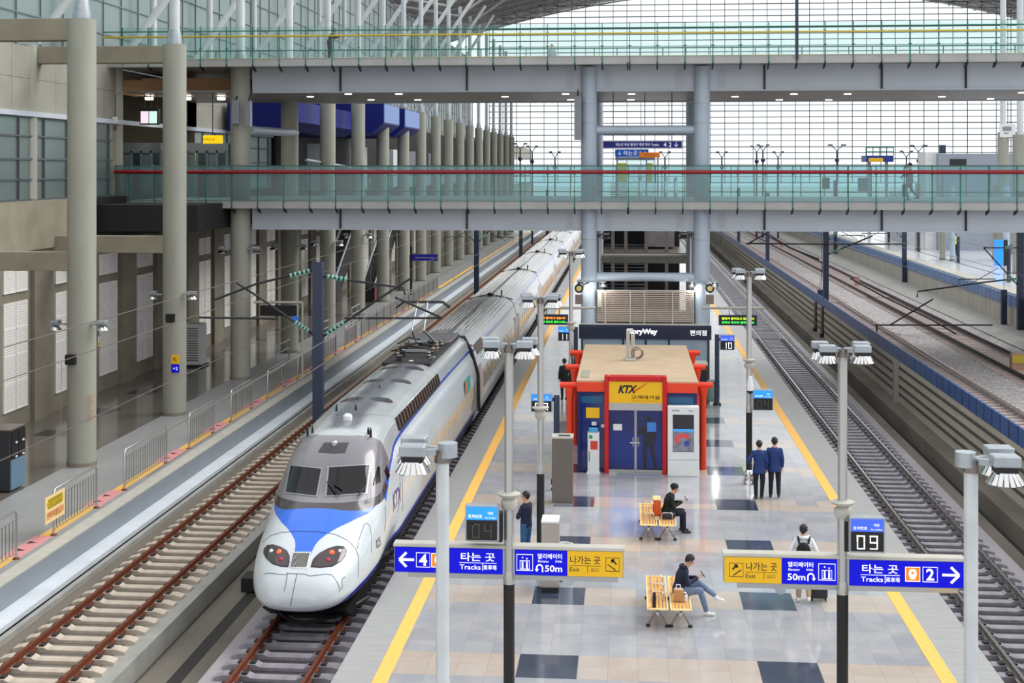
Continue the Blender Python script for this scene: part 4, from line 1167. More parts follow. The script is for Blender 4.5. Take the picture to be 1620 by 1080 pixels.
def trailer(i, y0, L_, label):
    t = thing('passenger_car', label, 'train car', (TX, y0, 0), None if i < 3 else 'far cars of the parked train')
    h = resample(TB, 30)
    R = [(x, z) for x, z in h]+[(-x, z) for x, z in reversed(h[:-1])]
    b = MB(); b.loft([[(x, s, z) for x, z in R] for s in (0.12, L_-.12)])
    b.build('body_shell', TP, t, smooth=50, local=True)
    b = MB(); R2 = [(x*.95, z-.04) for x, z in R]; b.loft([[(x, s, z) for x, z in R2] for s in (-.12, .14)])
    b.build('gangway_bellows', M['black'], t, local=True)
    b = MB()
    rs = 4.2 if i == 0 else .5
    for k in range(13):
        x = -1.02+.17*k
        if abs(x) < .1: continue
        z = interp([(0, 3.06), (.7, 3.0), (1.1, 2.86)], abs(x))
        b.tube((x, rs, z+.005), (x, L_-.5, z+.005), .022, n=6)
    b.build('roof_ribs', mat('rib_pale', (222, 222, 220), .4), t, local=True)
    for sd in (1, -1):
        wn = None
        nwin = 9
        for k in range(nwin):
            s = 1.9+k*(L_-4.2)/nwin+.1; wl = 1.35
            P = [(sd*1.452, s), (sd*1.452, s+wl)]
            o = MB().loft([[(sd*(interp([(.85, 1.45), (1.3, 1.45), (1.75, 1.43)], z)+d), ss, z) for z, d in ((.98, .0), (1.72, .0), (1.72, .012), (.98, .012))] for ss in (s, s+wl)]).build('window', mat('carriage_glass', (46, 40, 44), .06, spec=.8), t, local=True)
            if sd == -1: break
        if i == 0 and sd == 1:
            bb = MB(); bb.loft([[(interp([(2.35, 1.36), (2.68, 1.26), (2.86, 1.12)], z)+d, s, z) for z, d in ((2.45, 0), (2.8, 0), (2.8, .03), (2.45, .03))] for s in (.9, 3.4)]).build('louvre_window', mat('louvre_brown', (84, 66, 54), .35), t, local=True)
        for s in (.55, L_-1.5):
            o = MB().loft([[(sd*(interp([(.0, 1.28), (.2, 1.36), (.7, 1.45), (1.3, 1.45), (2.0, 1.41)], z)+.008), ss, z) for z in (.1, .5, .9, 1.3, 1.7, 2.05)] for ss in (s, s+.9)], closed=False, caps=False).build('door', mat('carriage_door', (168, 150, 146), .3), t, local=True)
    MB().box(-1.1, 1.1, .3, L_-.3, -.45, -.28).build('underframe', M['black'], t, local=True)
    MB().ball((0, .45, 3.1), .14, sc=(1.2, 1.6, .8)).tube((-1.2, .3, 2.86), (0, .3, 3.14), .025, n=6).tube((0, .3, 3.14), (1.2, .3, 2.86), .025, n=6).tube((.55, .8, 3.0), (.55, .8, 3.3), .04, n=6).build('roof_connector', M['dark'], t, local=True)
yc = NY+23.1
names = ['second car of the parked train, directly behind the power car', 'third car of the parked train, halfway to the footbridges', 'fourth car of the parked train, just before it passes under the footbridges']
for i in range(9):
    trailer(i, yc+i*18.7, 18.7, names[i] if i < 3 else 'silver train car of the parked train seen far beyond the footbridges')
# black hose hanging over the joint
P = [(TX+.2, yc-.25, 3.3), (TX+.95, yc-.2, 3.25), (TX+1.22, yc-.12, 2.7), (TX+1.47, yc-.05, 1.8), (TX+1.5, yc-.05, .4)]
o = MB().path(P, .06, 8).build('joint_hose', M['black'], smooth=60); 
Vm = [v.co-Vector((TX, NY, 0)) for v in o.data.vertices]
for v, c in zip(o.data.vertices, Vm): v.co = c
o.parent = loco

# ================================================================ platform lamp posts
HZ = 6.5
def floodlight(t, x, y, z, s):
    MB().box(x-.145, x+.145, y-.11, y+.11, z-.02, z+.10).build('lamp_housing', M['galv'], t, bevel=.012)
    MB().box(x-.12, x+.12, y-.09, y+.09, z-.08, z-.02).build('gear_box', M['dark'], t)
    b = MB()
    for k in range(18):
        a = 2*math.pi*k/18; c, q = math.cos(a), math.sin(a)
        b.loft([[(x+c*.12-q*.02, y+q*.12+c*.02, z-.08), (x+c*.12+q*.02, y+q*.12-c*.02, z-.08), (x+c*.2+q*.025, y+q*.2-c*.025, z-.2), (x+c*.2-q*.025, y+q*.2+c*.025, z-.2)], [(x+c*.11-q*.02, y+q*.11+c*.02, z-.09), (x+c*.11+q*.02, y+q*.11-c*.02, z-.09), (x+c*.19+q*.025, y+q*.19-c*.025, z-.21), (x+c*.19-q*.025, y+q*.19+c*.025, z-.21)]])
    b.build('reflector_louvres', M['chrome'], t)
def lamp_post(X, Y, label, sides=(-1, 1), r=.09, black=2.2, collar=3.8, foot=False, drum=0, near=False):
    t = thing('platform_lamp', label, 'lamp post', (X, Y, 0))
    if black: 
        MB().lathe([(r*1.12, 0), (r*1.12, black)], (X, Y, 0), 24).build('painted_base', M['black'], t, smooth=40)
        MB().lathe([(r*1.15, black), (r*1.2, black+.1), (r*1.02, black+.22)], (X, Y, 0), 24).build('sleeve', M['silver'], t, smooth=40)
    MB().lathe([(r, black or 0), (r, 3.7), (r*.92, 3.75), (r*.92, HZ)], (X, Y, 0), 24).build('pole', M['silver'] if not near else mat('pole_grey_white', (196, 202, 204), .35, .2, var=.1, scale=3), t, smooth=40)
    if collar:
        MB().lathe([(r+.02, collar-.26), (r+.06, collar-.2), (r+.06, collar-.1), (r*1.1, collar-.06), (.2, collar), (.21, collar+.03), (r, collar+.06)], (X, Y, 0), 24).build('speaker_collar', M['coping'], t, smooth=50)
    if foot:
        MB().lathe([(.2, 0), (.19, .08), (.15, .2), (.17, .3), (.12, .4), (.1, .44)], (X, Y, 0), 24).build('chrome_foot', M['chrome'], t, smooth=60)
    MB().lathe([(r*1.2, HZ-.12), (r*1.2, HZ+.02)], (X, Y, 0), 20).build('head_collar', M['taupe'], t, smooth=40)
    b = MB()
    for s in sides:
        for d in (-1, 1): b.prism([(X, Y-.035*1), (X+s*.32, Y+d*.2-.035), (X+s*.32, Y+d*.2+.035), (X, Y+.035)], 'z', HZ-.03, HZ+.04)
    b.build('bracket_arm', M['galv'], t)
    for s in sides:
        for d in (-1, 1): floodlight(t, X+s*(.33+.03*d), Y+d*.24, HZ+.02, s)
    if drum:
        MB().loft([[(X+drum*.06+(.11*math.cos(a)+ (drum*.0)), Y+.11*math.sin(a), z) for a in [2*math.pi*k/24 for k in range(24)]] for z in (HZ-.06, HZ+.1)]).build('drum_cap', M['galv'], t, smooth=40)
    return t
def PY(X, z): return yy(X, z)
lamp_post(-2.09, PY(-2.09, 15.4), 'tall white lamp post nearest the camera on the train side, with one pair of floodlights', (-1,), .082, 0, 0, drum=1, near=True)
lamp_post(3.75, PY(3.75, 14.9), 'tall white lamp post nearest the camera on the empty-track side, with one pair of floodlights', (1,), .082, 0, 0, drum=-1, near=True)
lamp_post(-2.14, PY(-2.14, 24.6), 'lamp post with black base whose long sign has its white arrow pointing left')
lamp_post(3.78, PY(3.78, 24.0), 'lamp post with black base whose long sign has its white arrow pointing right')
lamp_post(-2.14, PY(-2.14, 33.5), 'silver lamp post with black base beside the standing man with folded arms', r=.085)
lamp_post(-2.16, PY(-2.16, 52.0), 'silver lamp post farther off beside the lit departure board on the train side', r=.085)
t = lamp_post(3.73, PY(3.73, 41.9), 'silver lamp post with a chrome foot beside the two men in blue suits', r=.085, foot=True)
q = at(1186, 607, 41.7); MB().lathe([(.1, q.z-.18), (.1, q.z-.02), (.06, q.z+.25)], (3.73, q.y-.12, 0), 16).build('camera_housing', M['white'], t, smooth=40); MB().ball((3.73, q.y-.12, q.z-.2), .09).build('camera_dome', M['black'], t, smooth=60)
for (px, py, Z, l) in ((948, 440, 66, 'small lamp post behind the train-side bridge pillar'), (1092, 443, 66, 'small lamp post behind the empty-track-side bridge pillar')):
    q = at(px, py, Z); lamp_post(q.x, q.y, l, r=.07)
# handle-like pipe at the nearest post
b = MB(); X, Y = -2.14, PY(-2.09, 15.4)-.12; b.path([(X-.03, Y, 4.0), (X-.03, Y, 4.12), (X+.0, Y, 4.17)], .025, 8)

# ================================================================ hanging signs
def hanging_sign(label, X0, X1, Y, zb, zt, secs, px):
    t = thing('platform_sign', label, 'sign', ((X0+X1)/2, Y, zb))
    MB().prism([(Y-.14, zt), (Y-.12, zt+.06), (Y+.12, zt+.06), (Y+.14, zt)], 'x', X0-.02, X1+.02).build('top_cover', M['coping'], t, bevel=.01)
    MB().prism([(Y-.12, zb), (Y-.06, zb-.1), (Y+.06, zb-.1), (Y+.12, zb)], 'x', X0+.25, X1-.1).build('under_tray', M['silver'], t)
    MB().box(X0, X1, Y-.11, Y+.11, zb, zt).build('casing', M['galv'], t)
    for a, c, m_ in secs: MB().box(a, c, Y-.125, Y-.11, zb+.01, zt-.01).build('sign_face', m_, t)
    MB().lathe([(.1, Y-.07), (.1, Y+.07)], (X0+1.0 if px else X1-1.0, 0, zb-.1), 16, axis='y').build('camera_pod', M['galv'], t, smooth=40)
    return t
def arrow(t, cx, y, cz, w_, h_, m, sgn=1, th=.045):
    b = MB(); y -= .004
    def bar(p, q):
        d = Vector((q[0]-p[0], q[1]-p[1])); n_ = Vector((-d.y, d.x)).normalized()*th/2
        b.poly([(p[0]+n_.x, y, p[1]+n_.y), (p[0]-n_.x, y, p[1]-n_.y), (q[0]-n_.x, y, q[1]-n_.y), (q[0]+n_.x, y, q[1]+n_.y)])
    tip = (cx+sgn*w_/2, cz)
    bar((cx-sgn*w_/2, cz), (tip[0]-sgn*.02, cz)); bar((tip[0]-sgn*h_/2, cz+h_/2), tip); bar((tip[0]-sgn*h_/2, cz-h_/2), tip)
    return b.build('arrow', m, t, recalc=False)
def rect_outline(t, x0, x1, z0, z1, y, m, th=.012, name='icon_frame'):
    b = MB(); b.box(x0, x1, y-.002, y, z0, z0+th); b.box(x0, x1, y-.002, y, z1-th, z1); b.box(x0, x0+th, y-.002, y, z0, z1); b.box(x1-th, x1, y-.002, y, z0, z1)
    return b.build(name, m, t)
W, BK = M['signwhite'], M['signblack']
def lift_icon(t, cx, y, cz, s):
    rect_outline(t, cx-s*.5, cx+s*.5, cz-s*.5, cz+s*.5, y, W)
    rect_outline(t, cx-s*.3, cx+s*.3, cz-s*.42, cz+s*.12, y, W)
    b = MB()
    for d in (-.13, .13):
        b.lathe([(s*.055, y-.003), (s*.055, y)], (cx+d*s, 0, cz+.03*s-.02*s), 10, axis='y'); b.box(cx+d*s-.05*s, cx+d*s+.05*s, y-.003, y, cz-.38*s, cz-.06*s); b.build('lift_pictogram', W, t, recalc=False); b = MB()
    for d, u in ((-.13, 1), (.13, -1)):
        b.poly([(cx+d*s-.06*s, y-.002, cz+s*(.26-u*.0)), (cx+d*s+.06*s, y-.002, cz+s*.26), (cx+d*s, y-.002, cz+s*(.26+u*.1))]); b.build('lift_arrow', W, t, recalc=False); b = MB()

def esc_icon(t, cx, y, cz, s, g):
    rect_outline(t, cx-s*.5, cx+s*.5, cz-s*.5, cz+s*.5, y, BK)
    b = MB()
    def bar(p, q, th=.02):
        d = Vector((q[0]-p[0], q[1]-p[1])); n_ = Vector((-d.y, d.x)).normalized()*th/2
        b.poly([(p[0]+n_.x, y-.002, p[1]+n_.y), (p[0]-n_.x, y-.002, p[1]-n_.y), (q[0]-n_.x, y-.002, q[1]-n_.y), (q[0]+n_.x, y-.002, q[1]+n_.y)])
    x1, z1 = cx-s*.05*g, cz+s*.34
    bar((cx+s*.28*g, cz+s*.02), (x1, z1), .03); bar((x1, z1), (x1+g*s*.2, z1), .03); bar((x1, z1), (x1, z1-s*.2), .03)
    for k in range(5):
        xa = cx-g*s*.36+g*s*.11*k; za = cz-s*.02-s*.08*k
        bar((xa, za), (xa+g*s*.11, za), .016); bar((xa+g*s*.11, za), (xa+g*s*.11, za-s*.08), .016)
    b.build('stair_pictogram', BK, t, recalc=False)
def uturn(t, cx, y, cz, s, sgn):
    b = MB(); P = [(cx-sgn*s*.4, y-.003, cz-s*.5)]+[(cx-sgn*s*.4*math.cos(a), y-.003, cz+s*.1+s*.4*math.sin(a)) for a in [math.pi*k/8 for k in range(9)]]+[(cx+sgn*s*.4, y-.003, cz-s*.2)]
    b.path(P, .016, 4); x = cx+sgn*s*.4; b.poly([(x-s*.28, y-.006, cz-s*.1), (x+s*.28, y-.006, cz-s*.1), (x, y-.006, cz-s*.5)])
    b.build('u_turn_arrow', W, t, recalc=False)
def train_icon(t, cx, y, cz, s):
    MB().box(cx-s*.5, cx+s*.5, y-.003, y, cz-s*.5, cz+s*.5).build('train_icon_plate', M['signorange'], t)
    rect_outline(t, cx-s*.5, cx+s*.5, cz-s*.5, cz+s*.5, y-.003, W, .014)
    b = MB().prism([(cx+x*s, cz+z*s) for x, z in ((-.2, -.22), (.2, -.22), (.27, .02), (.22, .25), (.12, .33), (-.12, .33), (-.22, .25), (-.27, .02))], 'y', y-.006, y-.003)
    b.box(cx-.16*s, cx+.16*s, y-.006, y-.003, cz-.34*s, cz-.24*s); b.build('train_pictogram', W, t)
    MB().box(cx-.1*s, cx+.1*s, y-.008, y-.006, cz+.02*s, cz+.17*s).build('pictogram_window', M['signorange'], t)
def tracks_text(t, cx, y, zb, zt):
    H = zt-zb
    text('타는 곳', W, (cx, y-.002, zb+H*.68), h=H*.36, parent=t, bold=.012, width=.62)
    MB().box(cx-.34, cx+.34, y-.003, y, zb+H*.42, zb+H*.44).box(cx+.08, cx+.092, y-.003, y, zb+H*.1, zb+H*.42).build('rule_lines', W, t)
    text('Tracks', W, (cx-.14, y-.002, zb+H*.25), h=H*.2, parent=t, bold=.01, width=.38)
    text('乘車場', W, (cx+.22, y-.002, zb+H*.25), h=H*.2, parent=t, bold=.005, width=.24)
def exit_text(t, cx, y, zb, zt):
    H = zt-zb
    text('나가는 곳', BK, (cx, y-.002, zb+H*.66), h=H*.34, parent=t, bold=.01, width=.54)
    MB().box(cx-.28, cx+.28, y-.003, y, zb+H*.41, zb+H*.425).box(cx+.04, cx+.05, y-.003, y, zb+H*.12, zb+H*.41).build('rule_lines', BK, t)
    text('Exit', BK, (cx-.19, y-.002, zb+H*.26), h=H*.17, parent=t, bold=.004, width=.17)
    text('出口', BK, (cx+.17, y-.002, zb+H*.26), h=H*.15, parent=t, width=.13)
def lift_text(t, cx, y, zb, zt, left):
    H = zt-zb
    text('엘리베이터', W, (cx, y-.002, zb+H*.78), h=H*.22, parent=t, bold=.006, width=.44)
    text('Elevator', W, (cx-.11, y-.002, zb+H*.57), h=H*.1, parent=t, width=.2)
    text('昇降機', W, (cx+.16, y-.002, zb+H*.57), h=H*.09, parent=t, width=.12)
    s = 1 if left else -1
    text('50m', W, (cx+s*.07, y-.002, zb+H*.27), h=H*.27, parent=t, bold=.015, width=.31)
    uturn(t, cx-s*.18, y, zb+H*.27, .13, -s)
# left sign
YS = PY(-2.14, 24.6)+.06; SY = YS-.125
zb, zt = 2.37, 2.84
t = hanging_sign('long blue and yellow sign pointing left to track 4, hung on the train-side lamp post', -4.23, -.07, YS, zb, zt,
    [(-4.22, -2.25, M['signblue']), (-2.03, -1.08, M['signblue']), (-1.08, -.09, M['signyel'])], False)
arrow(t, -4.0, SY, (zb+zt)/2, .27, .26, W, -1)
rect_outline(t, -3.83, -3.57, zb+.1, zt-.1, SY, W); text('4', W, (-3.70, SY-.002, (zb+zt)/2), h=.21, parent=t, bold=.03)
train_icon(t, -3.42, SY, (zb+zt)/2, .26)
tracks_text(t, -2.70, SY, zb+.02, zt-.02)
lift_icon(t, -1.85, SY, (zb+zt)/2, .30); lift_text(t, -1.40, SY, zb+.02, zt-.02, True)
exit_text(t, -.76, SY, zb+.02, zt-.02); esc_icon(t, -.27, SY, (zb+zt)/2, .25, 1)
YS = PY(3.78, 24.0)+.06; SY = YS-.125; zb, zt = 2.36, 2.83
t = hanging_sign('long yellow and blue sign pointing right to track 2, hung on the empty-track-side lamp post', 1.70, 5.87, YS, zb, zt,
    [(1.71, 2.71, M['signyel']), (2.71, 3.68, M['signblue']), (3.89, 5.86, M['signblue'])], True)
esc_icon(t, 1.92, SY, (zb+zt)/2, .25, -1); exit_text(t, 2.36, SY, zb+.02, zt-.02)
lift_text(t, 3.04, SY, zb+.02, zt-.02, False); lift_icon(t, 3.50, SY, (zb+zt)/2, .30)
tracks_text(t, 4.42, SY, zb+.02, zt-.02); train_icon(t, 4.98, SY, (zb+zt)/2, .26)
rect_outline(t, 5.15, 5.41, zb+.1, zt-.1, SY, W); text('2', W, (5.28, SY-.002, (zb+zt)/2), h=.21, parent=t, bold=.025)
arrow(t, 5.63, SY, (zb+zt)/2, .29, .28, W, 1)

# ================================================================ car-number displays
def seg_digit(b, ch, x, z, w_, h_, y):
    S = {'0': 'abcdef', '1': 'bc', '4': 'fgbc', '9': 'abcdfg', '7': 'abc'}[ch]; th = w_*.2
    R = {'a': (x, x+w_, z+h_-th, z+h_), 'g': (x, x+w_, z+h_/2-th/2, z+h_/2+th/2), 'd': (x, x+w_, z, z+th), 'b': (x+w_-th, x+w_, z+h_/2, z+h_), 'c': (x+w_-th, x+w_, z, z+h_/2), 'f': (x, x+th, z+h_/2, z+h_), 'e': (x, x+th, z, z+h_/2)}
    for s in S: q = R[s]; b.box(q[0]+.004, q[1]-.004, y-.006, y, q[2]+.004, q[3]-.004)
def car_display(x0, x1, z0, z1, Y, digits, label, lit=True, top=(30, 130, 230), post=None, tx='호차번호', lean=0):
    t = thing('car_number_display', label, 'display', ((x0+x1)/2, Y, z0))
    MB().box(x0, x1, Y-.08, Y+.1, z0, z1).build('casing', M['galv'], t, bevel=.01)
    h = z1-z0; zm = z0+h*.60
    MB().box(x0+.025, x1-.025, Y-.09, Y-.08, zm, z1-.03).build('lit_header', mat('header_blue_%d' % top[1], top, .4, emit=.8), t)
    MB().box(x0+.025, x1-.025, Y-.09, Y-.08, z0+.03, zm).build('black_screen', M['black'], t)
    text(tx, W, (x0+(x1-x0)*.30, Y-.095, zm+h*.10), h=h*.10, parent=t, bold=.01, maxw=(x1-x0)*.42)
    text('Car number', W, (x0+(x1-x0)*.76, Y-.095, zm+h*.07), h=h*.05, parent=t, maxw=(x1-x0)*.34)
    text('대전', W, (x0+(x1-x0)*.76, Y-.095, zm+h*.19), h=h*.08, parent=t, bold=.01)
    w_ = (x1-x0)*.24; hh = h*.40; DM = mat('digit_white', (250, 250, 250), .4, emit=1.6) if lit else mat('digit_off', (78, 74, 70), .5)
    n = len(digits)
    for k, ch in enumerate(digits):
        xx = x0+(x1-x0)*(.20 if k == 0 else .56)
        b = MB(); seg_digit(b, ch, xx, z0+h*.10, w_, hh, Y-.092); b.build('digit', DM, t)
    if post is not None:
        px_, ztop = post
        o = thing('display_post', 'dark post holding the '+label.replace('car-number ', ''), 'post', (px_, Y+.05, 0))
        MB().box(px_-.09, px_+.09, Y-.02, Y+.12, .02, ztop).build('post', M['navy'], o, bevel=.01)
        MB().lathe([(.17, 0), (.17, .05), (.1, .12)], (px_, Y+.05, 0), 18).build('base', M['dark'], o, smooth=40)
        a = (x1, px_-.09) if px_ > x1 else (px_+.09, x0)
        MB().box(min(a)-.01, max(a)+.01, Y, Y+.08, z1-.25, z1-.15).build('bracket', M['dark'], o)
        q = o['label']; o['label'] = q[:90]
    else:
        pass
    return t
Y = PY(-2.6, 24.5)-.1
t = car_display(-2.90, -2.30, 3.03, 3.68, Y, '04', 'car-number display with unlit 04 digits above the track 4 sign', False)
MB().box(-2.85, -2.25, Y+.1, Y+.32, 2.98, 3.5).build('rear_casing', M['dark'], t)
Y = PY(4.1, 23.9)-.1
t = car_display(3.86, 4.47, 3.0, 3.62, Y, '09', 'car-number display showing lit white 09 above the track 2 sign', True, (52, 84, 210))
MB().box(3.8, 3.95, Y+.08, Y+.25, 2.97, 3.5).build('side_casing', M['dark'], t)
p = at(840, 0, 41.1); x0 = p.x; x1 = at(874, 0, 41.1).x
car_display(x0, x1, 2.36, 2.93, p.y, '07', 'car-number display behind the third lamp post of the train side', True, (30, 120, 220), post=(at(876.5, 0, 41.1).x+.08, 2.86))
p = at(1189, 0, 41.7); x0 = p.x+.02; x1 = at(1222, 0, 41.7).x
car_display(x0, x1, 2.32, 2.96, p.y-.1, '04', 'car-number display with unlit digits behind the two men in suits', False, (40, 130, 225))
p = at(883, 0, 58.5); x0 = p.x; x1 = at(901, 0, 58.5).x
car_display(x0, x1, 2.3, 2.93, p.y, '11', 'small car-number display far off on the train side of the shop', True, (30, 130, 230), post=(at(911, 0, 58.5).x, 2.9))
p = at(1139, 0, 55.8); x0 = p.x; x1 = at(1162, 0, 55.8).x
car_display(x0, x1, 2.27, 2.9, p.y, '10', 'car-number display showing lit white 10 beside the shop', True, (44, 84, 215), post=(at(1134.5, 0, 55.8).x, 2.9))
# departure boards
def led(px0, px1, py0, py1, Zc, label, bar0, bar1, right):
    pa, pb = at(px0, py0, Zc), at(px1, py1, Zc)
    t = thing('departure_board', label, 'display', ((pa.x+pb.x)/2, pa.y, pb.z))
    MB().box(pa.x, pb.x, pa.y-.1, pa.y+.1, pb.z, pa.z).build('casing', M['navy'], t, bevel=.01)
    h = pa.z-pb.z
    g_, o_ = mat('led_green', (60, 240, 80), .4, emit=1.6), (mat('led_orange', (255, 150, 60), .4, emit=1.6) if not right else mat('led_lime', (200, 240, 40), .4, emit=1.6))
    MB().box(pa.x+.06, pb.x-.06, pa.y-.105, pa.y-.1, pb.z+.04, pa.z-.04).build('screen', M['black'], t)
    text('열차가 들어오고 있습니다', o_, ((pa.x+pb.x)/2, pa.y-.11, pb.z+h*.68), h=h*.24, parent=t, bold=.02, width=(pb.x-pa.x)*.85)
    text('안전선 밖으로 물러나세요', g_, ((pa.x+pb.x)/2, pa.y-.11, pb.z+h*.3), h=h*.22, parent=t, bold=.02, width=(pb.x-pa.x)*.85)
    q0, q1 = at(bar0, 487, Zc+.8), at(bar1, 487, Zc+.8)
    MB().tube(q0, q1, .06, n=10).build('support_tube', M['coping'], t, smooth=60)
    b = MB()
    for x in (pa.x+.45, pb.x-.4): b.tube((x, pa.y+.4, q0.z), (x, pa.y, pa.z), .03, n=6)
    b.build('hanger', M['galv'], t)
    return t
led(848, 899, 497, 513, 59.5, 'dark departure board with orange and green lit lines beside the train-side bridge pillar', 850, 942, False)
t = led(1137, 1197, 498, 514, 59.0, 'dark departure board with yellow-green lit lines beside the empty-track-side bridge pillar', 1110, 1209, True)
for px, l in ((916, 'round black and yellow station clock on the train-side pillar'), (1123, 'round black and yellow station clock on the empty-track-side pillar')):
    q = at(px, 456, 60.5); t = thing('station_clock', l, 'clock', tuple(q))
    MB().lathe([(.12, q.y-.07), (.12, q.y+.06)], (q.x, 0, q.z), 20, axis='y').build('face', mat('clock_face', (226, 206, 120), .5), t); MB().lathe([(.2, q.y-.04), (.2, q.y+.08)], (q.x, 0, q.z), 20, axis='y').build('rim', M['black'], t)
    MB().box(q.x-.17, q.x+.17, q.y-.05, q.y+.06, q.z-.7, q.z-.28).build('number_plate', M['taupe'], t)
    MB().tube((q.x, q.y, q.z+.1), (q.x+(.4 if px < 1000 else -.4), q.y+.6, q.z+.2), .03, n=6).build('arm', M['dark'], t)
for px, l in ((936, 'floodlight cluster on the train-side bridge pillar'), (1113, 'floodlight cluster on the empty-track-side bridge pillar')):
    q = at(px, 446, 60.6); t = thing('pillar_floodlight', l, 'floodlight', tuple(q))
    for s in (-1, 1): floodlight(t, q.x+s*.5, q.y, q.z, s)
    for s in (-1, 1):
        L_ = bpy.data.lights.new('floodlight_bulb', 'POINT'); L_.energy = 25; L_.shadow_soft_size = .12; L_.color = (1, .98, .92)
        lo = bpy.data.objects.new('floodlight_bulb', L_); COL.objects.link(lo); lo.location = (s*.5, -.02, -.3); lo.parent = t
    MB().box(q.x-.5, q.x+.5, q.y-.03, q.y+.05, q.z, q.z+.06).build('bracket_arm', M['galv'], t)

# ================================================================ waiting room
WY = PY(.3, 43.4); WX0, WX1 = -1.60, 2.2; WD = 9.0; WH = 2.92
t = thing('waiting_room', 'orange and navy waiting room cabin with a beige flat roof and a yellow KTX sign', 'waiting room', (.3, WY, 0))
NV = mat('cabin_navy', (16, 30, 92), .35)
b = MB(); b.box(WX0, WX1, WY, WY+.12, 0, .12); b.box(WX0, WX0+.1, WY, WY+.12, 0, WH-.35); b.box(WX1-.1, WX1, WY, WY+.12, 0, WH-.35); b.box(WX0, WX1, WY, WY+.12, WH-.45, WH-.34)
b.build('front_frame', NV, t, bevel=.01)
MB().box(WX0, WX1, WY+WD-.1, WY+WD, 0, WH-.34).build('rear_wall', mat('cabin_inside', (120, 160, 225), .5), t)
for x in (WX0, WX1-.04): MB().box(x, x+.04, WY+.1, WY+WD, .12, WH-.34).build('side_glazing', glass('side_glass_blue', (120, 160, 220), .1), t)
MB().box(WX0+.1, -.72, WY+.05, WY+.08, .12, WH-.45).build('left_glazing', M['blueg'], t)
MB().box(1.2, WX1-.1, WY+.05, WY+.08, .12, WH-.45).build('right_glazing', M['blueg'], t)
MB().box(WX0-.02, WX1+.02, WY-.06, WY+WD, WH-.35, WH-.04).build('fascia', M['orange'], t, bevel=.01)
MB().box(WX0-.04, WX1+.04, WY-.02, WY+WD+.02, WH-.04, WH+.0).build('roof', M['roofbeige'], t)
MB().box(WX0+.1, WX0+.35, WY+.6, WY+2.2, WH, WH+.02).build('roof_hatch', mat('hatch_grey', (150, 150, 138), .6), t)
b = MB(); b.box(-.74, -.60, WY-.18, WY+.2, 0, 3.1); b.box(1.10, 1.24, WY-.18, WY+.2, 0, 3.1); b.box(-.60, 1.10, WY-.178, WY+.198, 2.93, 3.098)
b.build('portal_frame', M['redp'], t, bevel=.015)
MB().box(-.60, 1.10, WY-.12, WY+.1, 2.24, 2.93).build('sign_board', M['signyel'], t)
MB().box(-.60, 1.10, WY-.1, WY+.08, 2.02, 2.24).build('transom', M['silver'], t)
text('KTX', mat('logo_black', (24, 20, 40), .4), (.0, WY-.125, 2.68), h=.26, parent=t, bold=.05, shear=.35, width=.62)
MB().poly([(.12, WY-.13, 2.58), (.22, WY-.13, 2.60), (.62, WY-.13, 2.87), (.60, WY-.13, 2.88)]).build('logo_swoosh', M['redp'], t, recalc=False)
text('고객대기실', BK, (.56, WY-.125, 2.43), h=.12, parent=t, bold=.02, width=.9)
text('Waiting Room for KTX Passengers', mat('logo_red', (180, 40, 30), .4), (.56, WY-.125, 2.31), h=.05, parent=t, width=.9)
ds = []
for k, (a, c) in enumerate(((-.60, .245), (.255, 1.10))):
    d = MB().box(a, c, WY-.02, WY+.02, .04, 2.02).build('door', glass('door_glass_blue', (26, 84, 190), .07), t)
    b = MB(); b.box(a, c, WY-.035, WY+.03, .0, .10); b.box(a, c, WY-.035, WY+.03, 1.99, 2.04)
    for x in ((c-.03, c) if k == 0 else (a, a+.03)), : b.box(x[0], x[1], WY-.035, WY+.03, .0, 2.02)
    f = b.build('door_frame', M['silver'], d.parent); f.parent = t
    hx = .245-.08 if k == 0 else .255+.08
    MB().tube((hx, WY-.08, .85), (hx, WY-.08, 1.15), .015, n=8).box(hx-.09, hx+.06, WY-.07, WY-.04, .95, .99).build('handle', M['chrome'], t)
MB().box(-.46, -.18, WY-.03, WY-.021, 1.35, 1.55).build('door_notice', M['white'], t)
MB().box(.62, .9, WY-.03, WY-.021, 1.32, 1.62).build('door_notice', mat('notice_blue', (60, 130, 210), .4), t)
MB().box(-.35, 1.05, WY-.5, WY-.12, .0, .012).build('threshold_grating', M['galv'], t)
MB().box(-1.33, -.90, WY+.03, WY+.045, 1.72, 2.05).build('yellow_notice', M['signyel'], t)
MB().box(-1.15, -1.0, WY+.03, WY+.045, 1.48, 1.6).box(-.85, -.7, WY+.03, WY+.045, 1.42, 1.52).build('small_notice', M['white'], t)
MB().box(-1.5, -.8, WY+.03, WY+.05, 2.2, 2.42).build('upper_pane', mat('pane_teal', (30, 90, 130), .1), t)
MB().box(1.3, 2.08, WY+.03, WY+.05, 2.15, 2.42).build('upper_pane', mat('pane_teal', (30, 90, 130), .1), t)
L_ = bpy.data.lights.new('cabin_fill_light', 'AREA'); L_.energy = 14; L_.size = 2.2; L_.shape = 'RECTANGLE'; L_.size_y = 6  # fill light added to brighten the interior behind the blue doors
lo = bpy.data.objects.new('cabin_fill_light', L_); COL.objects.link(lo); lo.location = (0, WD/2, WH-.5); lo.parent = t
MB().box(-.6, 1.2, WY+2, WY+7, WH-.42, WH-.38).build('fill_light_panel', mat('cabin_fill_glow', (255, 250, 240), .5, emit=1.2), t)  # glowing panel added to brighten the cabin interior
MB().box(WX0+.1, WX1-.1, WY+.1, WY+WD-.1, .0, .015).build('cabin_floor', mat('cabin_floor_blue', (110, 140, 190), .4), t)
